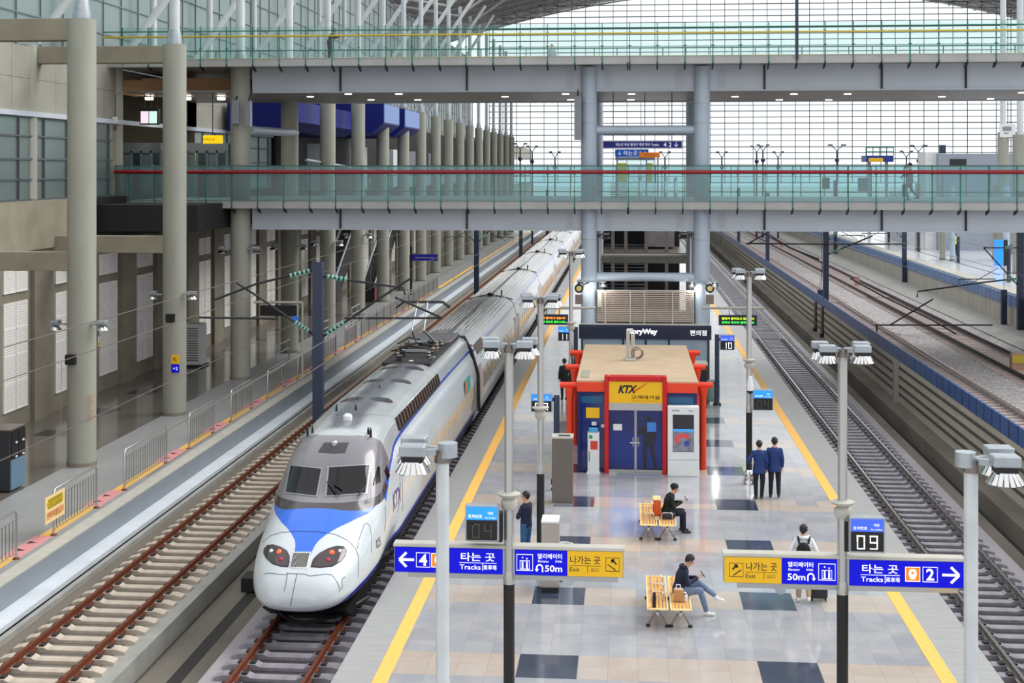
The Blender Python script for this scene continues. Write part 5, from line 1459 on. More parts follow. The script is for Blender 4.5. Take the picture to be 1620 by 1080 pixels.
# orange side brackets
for sd in (-1, 1):
    for k, (Z, z) in enumerate(((43.9, 2.72), (47.9, 2.72), (51.6, 2.72))):
        X = -1.86 if sd < 0 else 2.42
        Yk = PY(X, Z)
        b = MB(); b.lathe([(.11, 0), (.11, 2.3), (.16, 2.58), (.16, 2.66)], (X, Yk, 0), 18); b.build('orange_post', M['orange'], t, smooth=40)
        x1 = X+sd*.32; b = MB().tube((X-sd*.3, Yk, z), (x1, Yk, z), .10, n=16); b.build('orange_outrigger', M['orange'], t, smooth=40)
# objects on / at the cabin
q = at(997, 568, 48.2)
o = thing('roof_unit', 'grey pole-mounted camera unit with a coiled cable ring on the beige cabin roof', 'equipment', (q.x, q.y, WH))
MB().box(q.x-.14, q.x-.02, q.y-.1, q.y+.1, WH, WH+1.05).box(q.x+.02, q.x+.16, q.y-.06, q.y+.12, WH, WH+.9).box(q.x-.2, q.x+.2, q.y-.3, q.y+.3, WH, WH+.08).build('body', M['coping'], o, bevel=.015)
MB().path([(q.x+.25+.2*math.cos(a), q.y-.05, WH+.26+.2*math.sin(a)) for a in [2*math.pi*k/20 for k in range(21)]], .025, 6).path([(q.x+.27+.14*math.cos(a), q.y-.08, WH+.26+.14*math.sin(a)) for a in [2*math.pi*k/20 for k in range(21)]], .02, 6).build('cable_coil', M['taupe'], o)
MB().box(q.x-.1, q.x+.1, q.y-.08, q.y+.0, WH+1.0, WH+1.12).build('camera', M['white'], o, bevel=.01)
# white advertising screen
X0, X1 = 1.26, 2.24; Yk = WY-.42
o = thing('advert_screen', 'white floor-standing advertising screen showing a red and white poster, right of the cabin door', 'advertising display', ((X0+X1)/2, Yk, 0))
MB().box(X0, X1, Yk, Yk+.35, 0, 2.2).build('cabinet', M['white'], o, bevel=.015)
MB().box(X0+.16, X1-.16, Yk-.01, Yk, .78, 1.95).build('screen', mat('screen_dark', (40, 40, 48), .15, emit=.05), o)
MB().box(X0+.17, X1-.17, Yk-.014, Yk-.01, 1.42, 1.50).build('poster_header', mat('poster_sky', (60, 140, 210), .4, emit=.5), o)
MB().box(X0+.17, X1-.17, Yk-.014, Yk-.01, .80, 1.42).build('poster', mat('poster_grey', (120, 120, 136), .4, emit=.2, var=.7, scale=4), o)
b = MB(); cx, cz = (X0+X1)/2-.02, 1.15
b.loft([[(cx+r_*math.cos(a), Yk-.018, cz+.8*r_*math.sin(a)) for a in [math.pi*(.1+k/11) for k in range(13)]] for r_ in (.12, .25)], closed=False, caps=False); b.build('poster_motif', mat('poster_red', (200, 60, 60), .4, emit=.3), o, recalc=False)
MB().ball((cx+.12, Yk-.0, cz-.1), .13, sc=(1, .15, 1)).build('poster_motif', mat('poster_blue', (40, 60, 150), .4, emit=.2), o)
text('KORAIL', M['dark'], (X0+.26, Yk-.012, 2.08), h=.05, parent=o); text('Media', M['dark'], (X1-.25, Yk-.012, 2.08), h=.04, parent=o)
MB().box(X0, X1, Yk-.004, Yk, .52, .535).build('seam', M['galv'], o)
# slim dispenser stand
X0, X1 = -1.27, -.9; Yk = WY-.30
o = thing('dispenser_stand', 'slim white stand with a green logo and small red poster, left of the cabin door', 'stand', ((X0+X1)/2, Yk, 0))
MB().box(X0, X1, Yk, Yk+.28, 0, 1.32).build('body', M['white'], o, bevel=.012)
MB().box(X0+.04, X1-.04, Yk-.005, Yk+.2, 1.32, 1.45).build('blue_top', mat('stand_blue', (70, 160, 215), .4), o, bevel=.01)
MB().lathe([(.06, Yk-.008), (.06, Yk)], (X0+.1, 0, 1.18), 16, axis='y').build('green_logo', mat('logo_green', (30, 160, 90), .4), o)
MB().box(X0+.09, X1-.05, Yk-.008, Yk, .78, 1.05).build('red_poster', mat('poster_red2', (208, 70, 50), .5), o)
MB().box(X0+.04, X0+.07, Yk-.008, Yk, .40, .72).build('green_caption', mat('logo_green', (30, 160, 90), .4), o)
MB().box(X0-.03, X1+.03, Yk-.03, Yk+.3, 0, .04).build('foot_plate', M['white'], o)
# ================================================================ shop
SY_ = PY(.7, 59.2); SX0, SX1 = -2.13, 3.62; SH = 2.9
t = thing('station_shop', 'platform convenience shop with a dark striped StoryWay sign behind the cabin', 'shop', (.75, SY_, 0))
MB().box(SX0+.1, SX1-.1, SY_+.1, SY_+7, 0, SH-.18).build('walls', mat('shop_wall', (120, 128, 140), .5), t)
MB().box(SX0, SX1, SY_+.05, SY_+7.5, SH-.3, SH-.14).build('roof', M['coping'], t)
b = MB()
for k in range(9): b.box(SX0, SX1, SY_-.07, SY_, SH-.60+k*.062, SH-.565+k*.062)
b.box(SX0, SX1, SY_-.04, SY_+.05, SH-.62, SH); b.build('sign_board', M['signnavy'], t)
text('StoryWay', W, (.62, SY_-.08, SH-.30), h=.30, parent=t, bold=.05, width=1.35)
text('편의점', W, (3.05, SY_-.08, SH-.31), h=.24, parent=t, bold=.02, width=.72)
b = MB()
for x in (SX0+.1, SX0+1.9, .75, 1.75, SX1-.17): b.box(x, x+.07, SY_-.02, SY_+.1, 0, SH-.6)
b.build('front_mullions', M['dark'], t)
MB().box(SX0+.12, SX1-.12, SY_+.03, SY_+.06, .9, SH-.62).build('shop_window', mat('shop_pane', (150, 165, 180), .1, spec=.8), t)
MB().box(SX0+.12, SX1-.12, SY_+.02, SY_+.07, 0, .9).build('shop_front', mat('shop_grey', (110, 114, 122), .5), t)
o = thing('slatted_screen', 'beige slatted metal screen on the shop roof between the pillars', 'screen', (.75, 61.3, SH-.14))
b = MB()
for k in range(16): b.box(PX1+.36, PX2-.36, 61.25, 61.32, SH-.05+k*.085, SH-.0+k*.085)
b.build('slats', mat('slat_beige', (190, 172, 158), .45, .3), o)
b = MB()
for x in (-1.0, .12, .75, 2.0, PX2-.4): b.box(x-.03, x+.03, 61.22, 61.25, SH-.14, SH+1.35)
b.box(PX1+.36, PX2-.36, 61.22, 61.34, SH+1.30, SH+1.36); b.build('screen_frame', M['coping'], o)
q = at(948, 474, 60.8); MB().box(q.x-.08, q.x+.1, 61.1, 61.2, 3.5, 4.2).build('junction_box', M['coping'], o)
# dark cabinet beside the shop (right)
pa = fl(1112, 606)
o = thing('vending_cabinet', 'dark grey cabinet with a pale top standing between cabin and shop on the right', 'cabinet', (2.95, PY(2.95, 55.5), 0))
MB().box(2.55, 3.2, PY(3, 55), PY(3, 55)+.9, 0, 1.75).build('body', M['dark'], o, bevel=.01); MB().box(2.52, 3.23, PY(3, 55)-.05, PY(3, 55)+.95, 1.75, 1.82).build('top', M['coping'], o)
q = fl(1128, 638); o = thing('waste_bag_stand', 'greenish transparent waste bag on a stand beside the number 10 post', 'bin', (q.x, q.y, 0))
MB().lathe([(.24, .1), (.3, .3), (.28, .75), (.25, .9)], (q.x, q.y, 0), 16).build('bag', mat('bag_green', (150, 190, 176), .25, coat=.5), o, smooth=60); MB().lathe([(.27, .88), (.28, .94), (.25, .94)], (q.x, q.y, 0), 20, caps=False).build('ring', M['galv'], o)
MB().tube((q.x-.2, q.y, 0), (q.x-.25, q.y, .9), .02, n=6).tube((q.x+.2, q.y, 0), (q.x+.25, q.y, .9), .02, n=6).build('legs', M['galv'], o)
# ================================================================ steel cabinets and bins on the platform
q = fl(889, 798); x0, x1 = fl(873, 798).x, fl(906, 798).x
o = thing('service_cabinet', 'tall brown-grey steel cabinet with a recessed top standing left of the cabin', 'cabinet', (q.x, q.y, 0))
MB().box(x0, x1, q.y, q.y+.55, .04, 1.9).build('body', mat('cabinet_taupe', (112, 106, 98), .35, .5), o, bevel=.012)
MB().box(x0-.01, x1+.01, q.y-.01, q.y+.56, 1.9, 1.95).build('top', M['coping'], o); MB().box(x0+.18, x1-.08, q.y+.15, q.y+.3, 1.95, 1.965).build('slot', M['black'], o)
MB().box(x0-.01, x1+.01, q.y-.01, q.y+.56, 0, .04).build('plinth', M['silver'], o); MB().box(x0-.03, x0, q.y+.1, q.y+.2, .55, .7).build('latch', M['black'], o)
q = fl(870, 938); x0, x1 = fl(856, 938).x, fl(884, 938).x
o = thing('service_cabinet', 'shorter stainless steel cabinet half hidden behind the track 4 sign', 'cabinet', (q.x, q.y, 0))
MB().box(x0, x1, q.y, q.y+.6, .12, 1.6).build('body', mat('stainless', (176, 168, 160), .28, .6), o, bevel=.012); MB().box(x0, x1, q.y, q.y+.6, 1.6, 1.64).build('top', M['white'], o)
MB().box(x0+.01, x1-.01, q.y+.01, q.y+.59, 0, .12).build('plinth', M['black'], o)
q = fl(893, 915); o = thing('litter_bin', 'round litter bin with a clear bag and white rim beside the shorter steel cabinet', 'bin', (q.x, q.y, 0))
MB().lathe([(.2, .06), (.2, .78)], (q.x, q.y, 0), 24, caps=False).build('clear_bag', mat('bag_clear', (200, 206, 208), .15, coat=.6), o, smooth=60); MB().path([(q.x+.21*math.cos(a), q.y+.21*math.sin(a), .8) for a in [2*math.pi*k/24 for k in range(25)]], .022, 8).build('rim', M['white'], o, smooth=60)
MB().lathe([(.24, 0), (.24, .05), (.1, .07)], (q.x, q.y, 0), 24).build('base', M['black'], o, smooth=40)
# ================================================================ benches
def bench(cx, Yn, L_, label):
    t = thing('bench', label, 'bench', (cx, Yn+L_/2, 0))
    for s in (-1, 1):
        c = cx+s*.245
        b = MB(); wd = .225
        for k in range(5): x = c-wd+.035+k*(2*wd-.07)/5; b.box(x, x+(2*wd-.07)/5-.014, Yn+.06, Yn+L_-.06, .42, .445)
        b.build('seat_slats', M['wood'], t, bevel=.004)
        b = MB(); b.box(c-wd, c-wd+.035, Yn, Yn+L_, .415, .455); b.box(c+wd-.035, c+wd, Yn, Yn+L_, .415, .455); b.box(c-wd+.036, c+wd-.036, Yn, Yn+.06, .415, .455); b.box(c-wd+.036, c+wd-.036, Yn+L_-.06, Yn+L_, .415, .455)
        b.build('seat_frame', M['beech'], t, bevel=.006)
        for k in range(1, 4):
            y = Yn+L_*k/4
            MB().path([(c-.14, y, .44), (c-.14, y, .60), (c-.10, y, .63), (c+.10, y, .63), (c+.14, y, .60), (c+.14, y, .44)], .014, 6).build('armrest', M['chrome'], t, smooth=60)
        MB().box(c-.03, c+.03, Yn+.1, Yn+L_-.1, .36, .41).build('rail', M['dark'], t)
        for y in (Yn+.25, Yn+L_-.25):
            MB().box(c-.035, c+.035, y-.05, y+.05, .26, .42).build('leg_hub', M['silver'], t)
            MB().path([(c, y, .34), (c-.1, y, .22), (c-.19, y, .05)], .022, 8).path([(c, y, .34), (c+.1, y, .22), (c+.19, y, .05)], .022, 8).build('leg', M['taupe'], t, smooth=60)
            MB().lathe([(.045, 0), (.04, .05)], (c-.2, y, 0), 12).lathe([(.045, 0), (.04, .05)], (c+.2, y, 0), 12).build('foot', M['black'], t)
    return t
bench(.875, PY(.87, 28.55), 2.35, 'double wooden slatted bench nearer the camera, under the man with crossed legs')
bench(.79, PY(.8, 35.3), 2.3, 'double wooden slatted bench farther off, in front of the cabin door')
# ================================================================ people
def capsule(b, p0, p1, r0, r1, n=14, flat=1.0, side=None):
    """tapered limb with round ends; flat squeezes it front to back"""
    p0, p1 = Vector(p0), Vector(p1); d = (p1-p0); L_ = d.length; d.normalize()
    sd = Vector(side) if side else Vector((1, 0, 0)); sd = sd-d*sd.dot(d)
    if sd.length < 1e-3: sd = d.orthogonal()
    sd.normalize(); u = d.cross(sd)
    R = []
    for k in range(1, 5): a = math.pi/2*(1-k/4.0); R.append((p0-d*r0*math.sin(a), r0*math.cos(a)))
    for k in range(0, 4): a = math.pi/2*k/4.0; R.append((p1+d*r1*math.sin(a), r1*math.cos(a)))
    R = [(p0-d*r0*.999, r0*.08)]+R+[(p1+d*r1*.999, r1*.08)]
    b.loft([[c+sd*(r*math.cos(2*math.pi*k/n))+u*(flat*r*math.sin(2*math.pi*k/n)) for k in range(n)] for c, r in R])
def rings(b, secs, n=20):
    """torso-like body from (centre, side vector, rx, ry) rings"""
    out = []
    for i, (c, sd, rx, ry) in enumerate(secs):
        c = Vector(c); sd = Vector(sd).normalized()
        nx = Vector(secs[min(i+1, len(secs)-1)][0])-Vector(secs[max(i-1, 0)][0]); nx.normalize(); f = nx.cross(sd).normalized()
        out.append([c+sd*(rx*math.cos(2*math.pi*k/n))+f*(ry*math.sin(2*math.pi*k/n)) for k in range(n)])
    b.loft(out)
def remesh(o, size, it=2):
    m = o.modifiers.new('merge', 'REMESH'); m.mode = 'VOXEL'; m.voxel_size = size; m.use_smooth_shade = True
    s = o.modifiers.new('soften', 'SMOOTH'); s.factor = .5; s.iterations = it
def lerp(a, b, t): return Vector(a)*(1-t)+Vector(b)*t
STAND = dict(pelvis=(0, 0, .93), chest=(0, 0, 1.25), neck=(0, .0, 1.44), head=(0, .02, 1.60),
  shL=(-.165, 0, 1.375), elL=(-.225, -.02, 1.10), wrL=(-.22, .06, .88), shR=(.165, 0, 1.375), elR=(.225, -.02, 1.10), wrR=(.22, .06, .88),
  hipL=(-.09, 0, .92), knL=(-.10, .02, .50), anL=(-.10, -.01, .09), hipR=(.09, 0, .92), knR=(.10, .02, .50), anR=(.10, -.01, .09),
  toeL=(0, 1, 0), toeR=(0, 1, 0), look=(0, 1, -.1), hdirL=(0, .2, -1), hdirR=(0, .2, -1), side=(1, 0, 0))
def person(label, loc, yaw, pose, top, bottom, shoe, hairm=None, scale=1.0, long_coat=0, hood=None, sleeve=True, curl=.5, vox=.009, group=None):
    P = dict(STAND); P.update(pose)
    V = {k: Vector(v) for k, v in P.items()}
    t = thing('person', label, 'person', loc, group, rz=yaw); t.scale = (scale,)*3
    b = MB(); sd = V['side'].normalized()
    hd, lk = V['head'], V['look'].normalized(); hs = lk.cross(Vector((0, 0, 1))).normalized(); hu = hs.cross(lk).normalized()
    # head: skull, jaw, nose, ears, eyes set in
    H = lambda x, y, z: hd+hs*x+lk*y+hu*z
    b.ball((0, 0, 0), 1, 18, 14)
    nv = len(b.v)
    for i in range(nv-15*18 if nv > 15*18 else 0, nv): x, y, z = b.v[i]; b.v[i] = tuple(H(x*.077, y*.094-.005, z*.108+.012))
    capsule(b, H(0, .03, -.05), H(0, .05, -.088), .054, .034, side=hs)
    capsule(b, H(0, .088, .012), H(0, .108, -.022), .010, .014, n=8)
    for s in (-1, 1): capsule(b, H(s*.078, .0, .01), H(s*.08, .0, -.03), .016, .012, n=8); capsule(b, H(s*.02, .088, -.055), H(-s*.02, .088, -.055), .009, .009, n=6)
    capsule(b, V['neck']-Vector((0, 0, .05)), lerp(V['neck'], hd, .62), .062, .054, side=sd)
    # torso
    pe, ch, ne = V['pelvis'], V['chest'], V['neck']
    rings(b, [(pe-Vector((0, 0, .08)), sd, .135, .10), (pe, sd, .155, .11), (lerp(pe, ch, .5), sd, .135, .10), (ch, sd, .165, .11), (lerp(ch, ne, .6), sd, .16, .095), (ne, sd, .07, .06)])
    for s in 'LR':
        capsule(b, V['sh'+s], V['el'+s], .052, .042); capsule(b, V['el'+s], V['wr'+s], .042, .028)
        capsule(b, V['hip'+s], V['kn'+s], .085, .058); capsule(b, V['kn'+s], V['an'+s], .056, .038)
        f = V['toe'+s].normalized(); a = V['an'+s]; capsule(b, a-f*.02-Vector((0, 0, .045)), a+f*.10-Vector((0, 0, .06)), .028, .022)
        # hand: palm, four fingers bent round, thumb off the side
        w_ = V['wr'+s]; hdv = V['hdir'+s].normalized(); sg = 1 if s == 'L' else -1
        pn = hdv.cross(Vector((0, 1, 0))); pn = pn.normalized() if pn.length > .2 else hdv.cross(Vector((0, 0, 1))).normalized()
        ac = hdv.cross(pn).normalized()
        if 'palm'+s in V: pn = V['palm'+s].normalized(); pn = (pn-hdv*pn.dot(hdv)).normalized(); ac = hdv.cross(pn)
        capsule(b, w_+hdv*.015, w_+hdv*.075, .030, .036, flat=.45, side=ac)
        for k, (o_, l_) in enumerate(((-.030, .062), (-.010, .072), (.010, .068), (.029, .052))):
            r0 = w_+hdv*.085+ac*o_; m1 = r0+hdv*l_*.5+pn*curl*.012; m2 = m1+(hdv*(1-curl*.7)+pn*curl).normalized()*l_*.35; m3 = m2+(hdv*(1-curl)+pn*curl*1.4).normalized()*l_*.25
            capsule(b, r0, m1, .0095, .009, n=7); capsule(b, m1, m2, .009, .0085, n=7); capsule(b, m2, m3, .0085, .0075, n=7)
        r0 = w_+hdv*.035-ac*.03*sg*-1; d = (hdv*.7+ac*.55*sg+pn*.35).normalized(); capsule(b, r0, r0+d*.05, .013, .011, n=8); capsule(b, r0+d*.05, r0+d*.05+(hdv+pn*.5).normalized()*.03, .0105, .009, n=8)
    o = b.build('body', M['skin'], t, local=True); remesh(o, vox*.75, 1)
    e = MB()
    for s in (-1, 1): q = H(s*.030, .082, .018); e.ball(tuple(q), .012, 8, 6)
    e.build('eyes', M['black'], t, local=True)
    # top
    b = MB()
    k = 1.0
    secs = [(pe-Vector((0, 0, .06+long_coat*.5)), sd, .185+long_coat*.1, .135+long_coat*.1), (pe+Vector((0, 0, .02)), sd, .18, .13), (lerp(pe, ch, .5), sd, .165, .122), (ch, sd, .195, .132), (lerp(ch, ne, .55), sd, .205, .118), (lerp(ch, ne, .85), sd, .14, .09), (ne+Vector((0, 0, .01)), sd, .075, .068)]
    rings(b, secs)
    for s in 'LR':
        capsule(b, V['sh'+s], V['el'+s], .064, .054); capsule(b, V['el'+s], lerp(V['el'+s], V['wr'+s], .97), .053, .040)
    o = b.build('jacket', top, t, local=True); remesh(o, vox, 2)
    # trousers
    b = MB(); rings(b, [(pe-Vector((0, 0, .12)), sd, .15, .11), (pe-Vector((0, 0, .02)), sd, .17, .125), (pe+Vector((0, 0, .06)), sd, .16, .115)])
    for s in 'LR': capsule(b, V['hip'+s], V['kn'+s], .102, .074); capsule(b, V['kn'+s], lerp(V['kn'+s], V['an'+s], .93), .072, .056)
    o = b.build('trousers', bottom, t, local=True); remesh(o, vox, 2)
    for s in 'LR':
        f = V['toe'+s].normalized(); a = V['an'+s]; b = MB()
        capsule(b, a+Vector((0, 0, -.02)), a+f*.02-Vector((0, 0, .04)), .048, .044); capsule(b, a-f*.045-Vector((0, 0, .052)), a+f*.155-Vector((0, 0, .06)), .036, .036, flat=.9)
        o = b.build('shoe', shoe, t, local=True); remesh(o, .008, 1)
    # hair cap
    b = MB(); b.ball((0, 0, 0), 1, 18, 12)
    for i in range(len(b.v)):
        x, y, z = b.v[i]
        q = (x*.088, y*.100-.018, z*.105+.030)
        b.v[i] = tuple(H(*q))
    capsule(b, H(0, -.035, .0), H(0, -.04, -.035), .066, .05, side=hs)
    # cut the face side away by pulling the front vertices up
    for i in range(len(b.v)):
        d = Vector(b.v[i])-hd; f = d.dot(lk); u = d.dot(hu)
        if f > .02 and u < .055: b.v[i] = tuple(Vector(b.v[i])-lk*(f-.02)*.9)
    rr = random.Random(len(label))
    for k in range(90):   # short tufts over crown, sides and fringe
        a = rr.uniform(0, 2*math.pi); e = rr.uniform(-.25, 1.45)
        x, y, z = math.cos(a)*math.cos(e), math.sin(a)*math.cos(e), math.sin(e)
        if y > .35 and z < .45: continue
        p = (x*.086, y*.096-.018, z*.104+.030); q = (p[0]*1.06+rr.uniform(-.02, .02), p[1]+rr.uniform(-.01, .03), p[2]-rr.uniform(.0, .03))
        capsule(b, H(*p), H(*q), .012, .006, n=6)
    for s in (-1, 1): capsule(b, H(s*.072, .03, .03), H(s*.076, .02, -.02), .014, .008, n=6, side=lk)
    o = b.build('hair', hairm or M['hair'], t, local=True)
    remesh(o, .006, 1)
    if hood:
        b = MB(); b.path([ne+sd*(.10*math.cos(a))+Vector((0, 0, .03))+(-sd.cross(Vector((0, 0, 1))))*0+lk.cross(Vector((0, 0, 1))).cross(Vector((0, 0, 1)))*0+Vector((0, -.085*math.sin(a)-.01, -.01)) for a in [math.pi*k/10-.3 for k in range(12)]], .045, 8)
        o = b.build('hood', hood, t, local=True); remesh(o, .01, 2)
    return t, V
navy = mat('cloth_navy', (22, 30, 56), .85, var=.2, scale=20); suit = mat('suit_blue', (20, 50, 108), .75, var=.15, scale=15); trs = mat('suit_trousers', (14, 18, 36), .8)
jeans = mat('jeans_blue', (44, 88, 130), .85, var=.3, scale=10); greyj = mat('jeans_grey', (112, 128, 156), .85, var=.2, scale=10)
blackc = mat('cloth_black', (18, 18, 22), .85, var=.2, scale=20); whitec = mat('cloth_white', (222, 226, 232), .8, var=.08, scale=8); khaki = mat('cloth_khaki', (172, 150, 122), .85, var=.15, scale=10)
shoeb = mat('shoe_black', (16, 14, 14), .35); shoew = mat('shoe_white', (226, 226, 222), .5)
# standing man, arms folded, facing the train
X = -2.5; Y = PY(X, 33.6)
person('person standing with folded arms in a dark navy top and blue jeans, watching the train', (X, Y, 0), math.radians(62), dict(
    elL=(-.25, .08, 1.13), wrL=(-.02, .23, 1.14), elR=(.25, .08, 1.11), wrR=(.04, .22, 1.10), hdirL=(1, .1, .1), hdirR=(-1, .15, .0), look=(-.35, 1, -.05)), navy, jeans, shoeb, scale=1.0)
# two men in suits walking away
X = 3.86; Y = PY(X, 40.0)
person('person in a dark blue suit walking away, right beside the chrome-footed lamp post', (X, Y, 0), math.radians(4), dict(
    elL=(-.33, -.06, 1.16), wrL=(-.24, .16, 1.02), hdirL=(.5, .6, -.3), knL=(-.10, .05, .5), anL=(-.10, -.02, .09), anR=(.08, .05, .09)), suit, trs, shoeb, scale=.99, long_coat=.2)
X = 4.32; Y = PY(X, 40.1)
person('person in a blue suit walking away, on the outer side of the other suit wearer', (X, Y, 0), math.radians(-3), dict(
    knR=(.11, .06, .5), anR=(.11, -.08, .12), anL=(-.11, .06, .09), wrL=(-.21, .04, .86)), suit, trs, shoeb, scale=1.03, long_coat=.2)
# backpack walker with suitcase
X = 3.93; Y = PY(X, 30.45)
t, V = person('person with short black hair in a white hooded top walking away with a black backpack', (X, Y, 0), math.radians(-2), dict(
    elL=(-.29, -.02, 1.15), wrL=(-.33, .05, .90), elR=(.28, -.04, 1.15), wrR=(.33, -.06, .92), knL=(-.09, .10, .5), anL=(-.11, .05, .09), knR=(.10, .08, .5), anR=(.10, -.12, .16), look=(.35, 1, -.25)), whitec, khaki, shoew, scale=1.0, hood=whitec)
o = thing('backpack', 'black backpack worn by the walker in the white hooded top', 'backpack', (X-.02, Y-.17, 1.22))
MB().ball((X-.03, Y-.20, 1.17), 1, 16, 12, (.165, .105, .22)).build('bag', blackc, o, smooth=60); MB().box(X-.07, X+.0, Y-.315, Y-.30, 1.10, 1.13).build('tag', M['white'], o)
MB().path([(X-.12, Y-.17, 1.36), (X-.13, Y-.06, 1.47), (X-.12, Y+.06, 1.44)], .025, 6).path([(X+.08, Y-.17, 1.36), (X+.12, Y-.06, 1.47), (X+.12, Y+.06, 1.44)], .025, 6).build('strap', blackc, o)
p = fl(1296, 951); o = thing('suitcase', 'black ribbed wheeled suitcase pulled by the walker in the white hooded top', 'suitcase', (p.x, p.y, 0))
b = MB(); b.box(p.x-.19, p.x+.19, p.y-.02, p.y+.22, .06, .60); b.build('shell', mat('case_black', (34, 34, 38), .4), o, bevel=.03)
b = MB()
for k in range(7): b.box(p.x-.16+k*.05, p.x-.145+k*.05, p.y-.03, p.y-.018, .10, .56)
b.build('ribs', M['dark'], o)
for dx in (-.15, .15):
    for dy in (.02, .18): MB().lathe([(.03, p.x+dx-.012), (.03, p.x+dx+.012)], (0, p.y+dy, .03), 12, axis='x').build('wheel', M['black'], o)
MB().path([(p.x-.08, p.y+.2, .6), (p.x-.08, p.y+.16, .98), (p.x+.02, p.y+.14, .98), (p.x+.02, p.y+.2, .6)], .012, 6).build('handle', M['silver'], o)
p = at(1246, 930, 30.4); o = thing('holdall', 'black rounded bag hanging from the hand of the walker in the white hooded top', 'bag', (p.x+.07, p.y, .42))
MB().ball((p.x+.0, p.y, .48), 1, 16, 12, (.17, .12, .17)).build('bag', blackc, o, smooth=60); MB().path([(p.x-.06, p.y, .60), (p.x+.0, p.y, .86), (p.x+.1, p.y, .86), (p.x+.1, p.y, .60)], .014, 6).build('handle', blackc, o)
# seated people
def seated(label, X, Y, yaw, ov, top, bottom, shoe, **k):
    d = dict(pelvis=(0, 0, .56), chest=(0, .07, .86), neck=(0, .15, 1.04), head=(0, .23, 1.17), shL=(-.165, .12, .97), shR=(.165, .12, .97),
        elL=(-.24, .16, .74), wrL=(-.06, .40, .80), elR=(.24, .16, .74), wrR=(.06, .40, .82), hipL=(-.1, .02, .53), hipR=(.1, .02, .53),
        knL=(-.12, .44, .54), knR=(.12, .44, .54), anL=(-.12, .42, .10), anR=(.12, .46, .10), look=(0, .8, -.6), hdirL=(.15, 1, .25), hdirR=(-.15, 1, .25), palmL=(.2, -.2, 1), palmR=(-.2, -.2, 1))
    d.update(ov); return person(label, (X, Y, 0), yaw, d, top, bottom, shoe, **k)
R90 = math.radians(-90)
# near bench: man facing right, legs crossed
X = 1.10; Y = PY(1.1, 29.55)
seated('person in a dark navy jacket and grey-blue jeans sitting with crossed legs, using a phone', X, Y, math.radians(-82), dict(
    knL=(-.12, .46, .66), anL=(.10, .80, .44), toeL=(.2, 1, -.2), knR=(.10, .46, .56), anR=(.08, .60, .10), toeR=(.1, 1, 0), head=(.02, .24, 1.19)), navy, greyj, shoew, hood=navy)
def phone(x, y, z, label):
    o = thing('mobile_phone', label, 'phone', (x, y, z)); Mx = Matrix.Translation((x, y, z)) @ Matrix.Rotation(math.radians(-35), 4, 'Y')
    MB().box(-.006, .006, -.036, .036, -.075, .075, Mx).build('body', M['black'], o); MB().box(-.008, -.006, -.032, .032, -.068, .068, Mx).build('screen', mat('phone_screen', (60, 70, 90), .1, emit=.3), o)
phone(X+.52, Y-.07, .93, 'black phone held by the person with crossed legs')
o = thing('paper_bag', 'kraft paper carrier bag on the bench beside the person with crossed legs', 'bag', (1.07, Y-.5, .46))
MB().box(.98, 1.19, Y-.52, Y-.38, .46, .70).build('bag', mat('kraft_paper', (186, 140, 92), .8, var=.1, scale=6), o, bevel=.006)
MB().path([(1.03, Y-.45, .70), (1.04, Y-.45, .80), (1.12, Y-.45, .80), (1.13, Y-.45, .70)], .012, 6).box(1.0, 1.17, Y-.46, Y-.44, .70, .73).build('handle', M['white'], o)
o = thing('paper_cup', 'white paper cup on the bench to the right of the kraft bag', 'cup', (1.24, Y-.47, .46)); MB().lathe([(.03, .455), (.04, .57)], (1.24, Y-.47, 0), 18).build('cup', M['white'], o, smooth=40); MB().lathe([(.043, .57), (.038, .585)], (1.24, Y-.47, 0), 18).build('lid', M['white'], o, smooth=40)
Yb = PY(.87, 28.55)
o = thing('bottle', 'tall black flask standing on the near end of the nearer bench', 'bottle', (.50, Yb+.12, .46)); MB().lathe([(.038, .455), (.042, .60), (.042, .68), (.030, .72)], (.56, Yb+.12, 0), 18).build('flask', M['black'], o, smooth=40); MB().lathe([(.032, .72), (.032, .76)], (.56, Yb+.12, 0), 16).build('cap', M['dark'], o, smooth=40)
# far bench
X = 1.03; Y = PY(1.0, 36.3)
seated('person in black clothes sitting on the farther bench, looking at a phone', X, Y, math.radians(-86), dict(look=(0, .9, -.45)), blackc, trs, shoeb, hairm=mat('hair_brown', (52, 30, 22), .5))
b = MB(); 
o = thing('knit_cap', 'black knitted cap on the person seated on the farther bench', 'cap', (X+.2, Y, 1.22)); b.ball((X+.205, Y, 1.235), 1, 14, 10, (.105, .1, .085)); b.build('cap', blackc, o, smooth=60)
phone(X+.52, Y-.05, .93, 'dark phone held by the person on the farther bench')
o = thing('backpack', 'orange-red backpack standing on the farther bench behind the seated person', 'backpack', (X-.26, Y+.05, .46))
MB().box(X-.34, X-.16, Y-.18, Y+.18, .455, .92).build('bag', mat('bag_orange', (214, 86, 28), .7, var=.15, scale=6), o, bevel=.06, seg=3); MB().box(X-.37, X-.15, Y-.2, Y+.2, .88, .93).build('rim', M['beech'], o, bevel=.02); MB().box(X-.36, X-.33, Y-.12, Y+.12, .5, .72).build('pocket', M['redp'], o, bevel=.02)
o = thing('shoulder_bag', 'dark blue glossy bag on the farther bench beside the seated person', 'bag', (X+.0, Y-.33, .46))
MB().box(X-.14, X+.22, Y-.44, Y-.24, .455, .62).build('bag', mat('bag_navy', (28, 36, 60), .35), o, bevel=.05, seg=3); MB().path([(X-.08, Y-.34, .6), (X+.04, Y-.34, .74), (X+.16, Y-.34, .6)], .012, 6).build('strap', blackc, o)
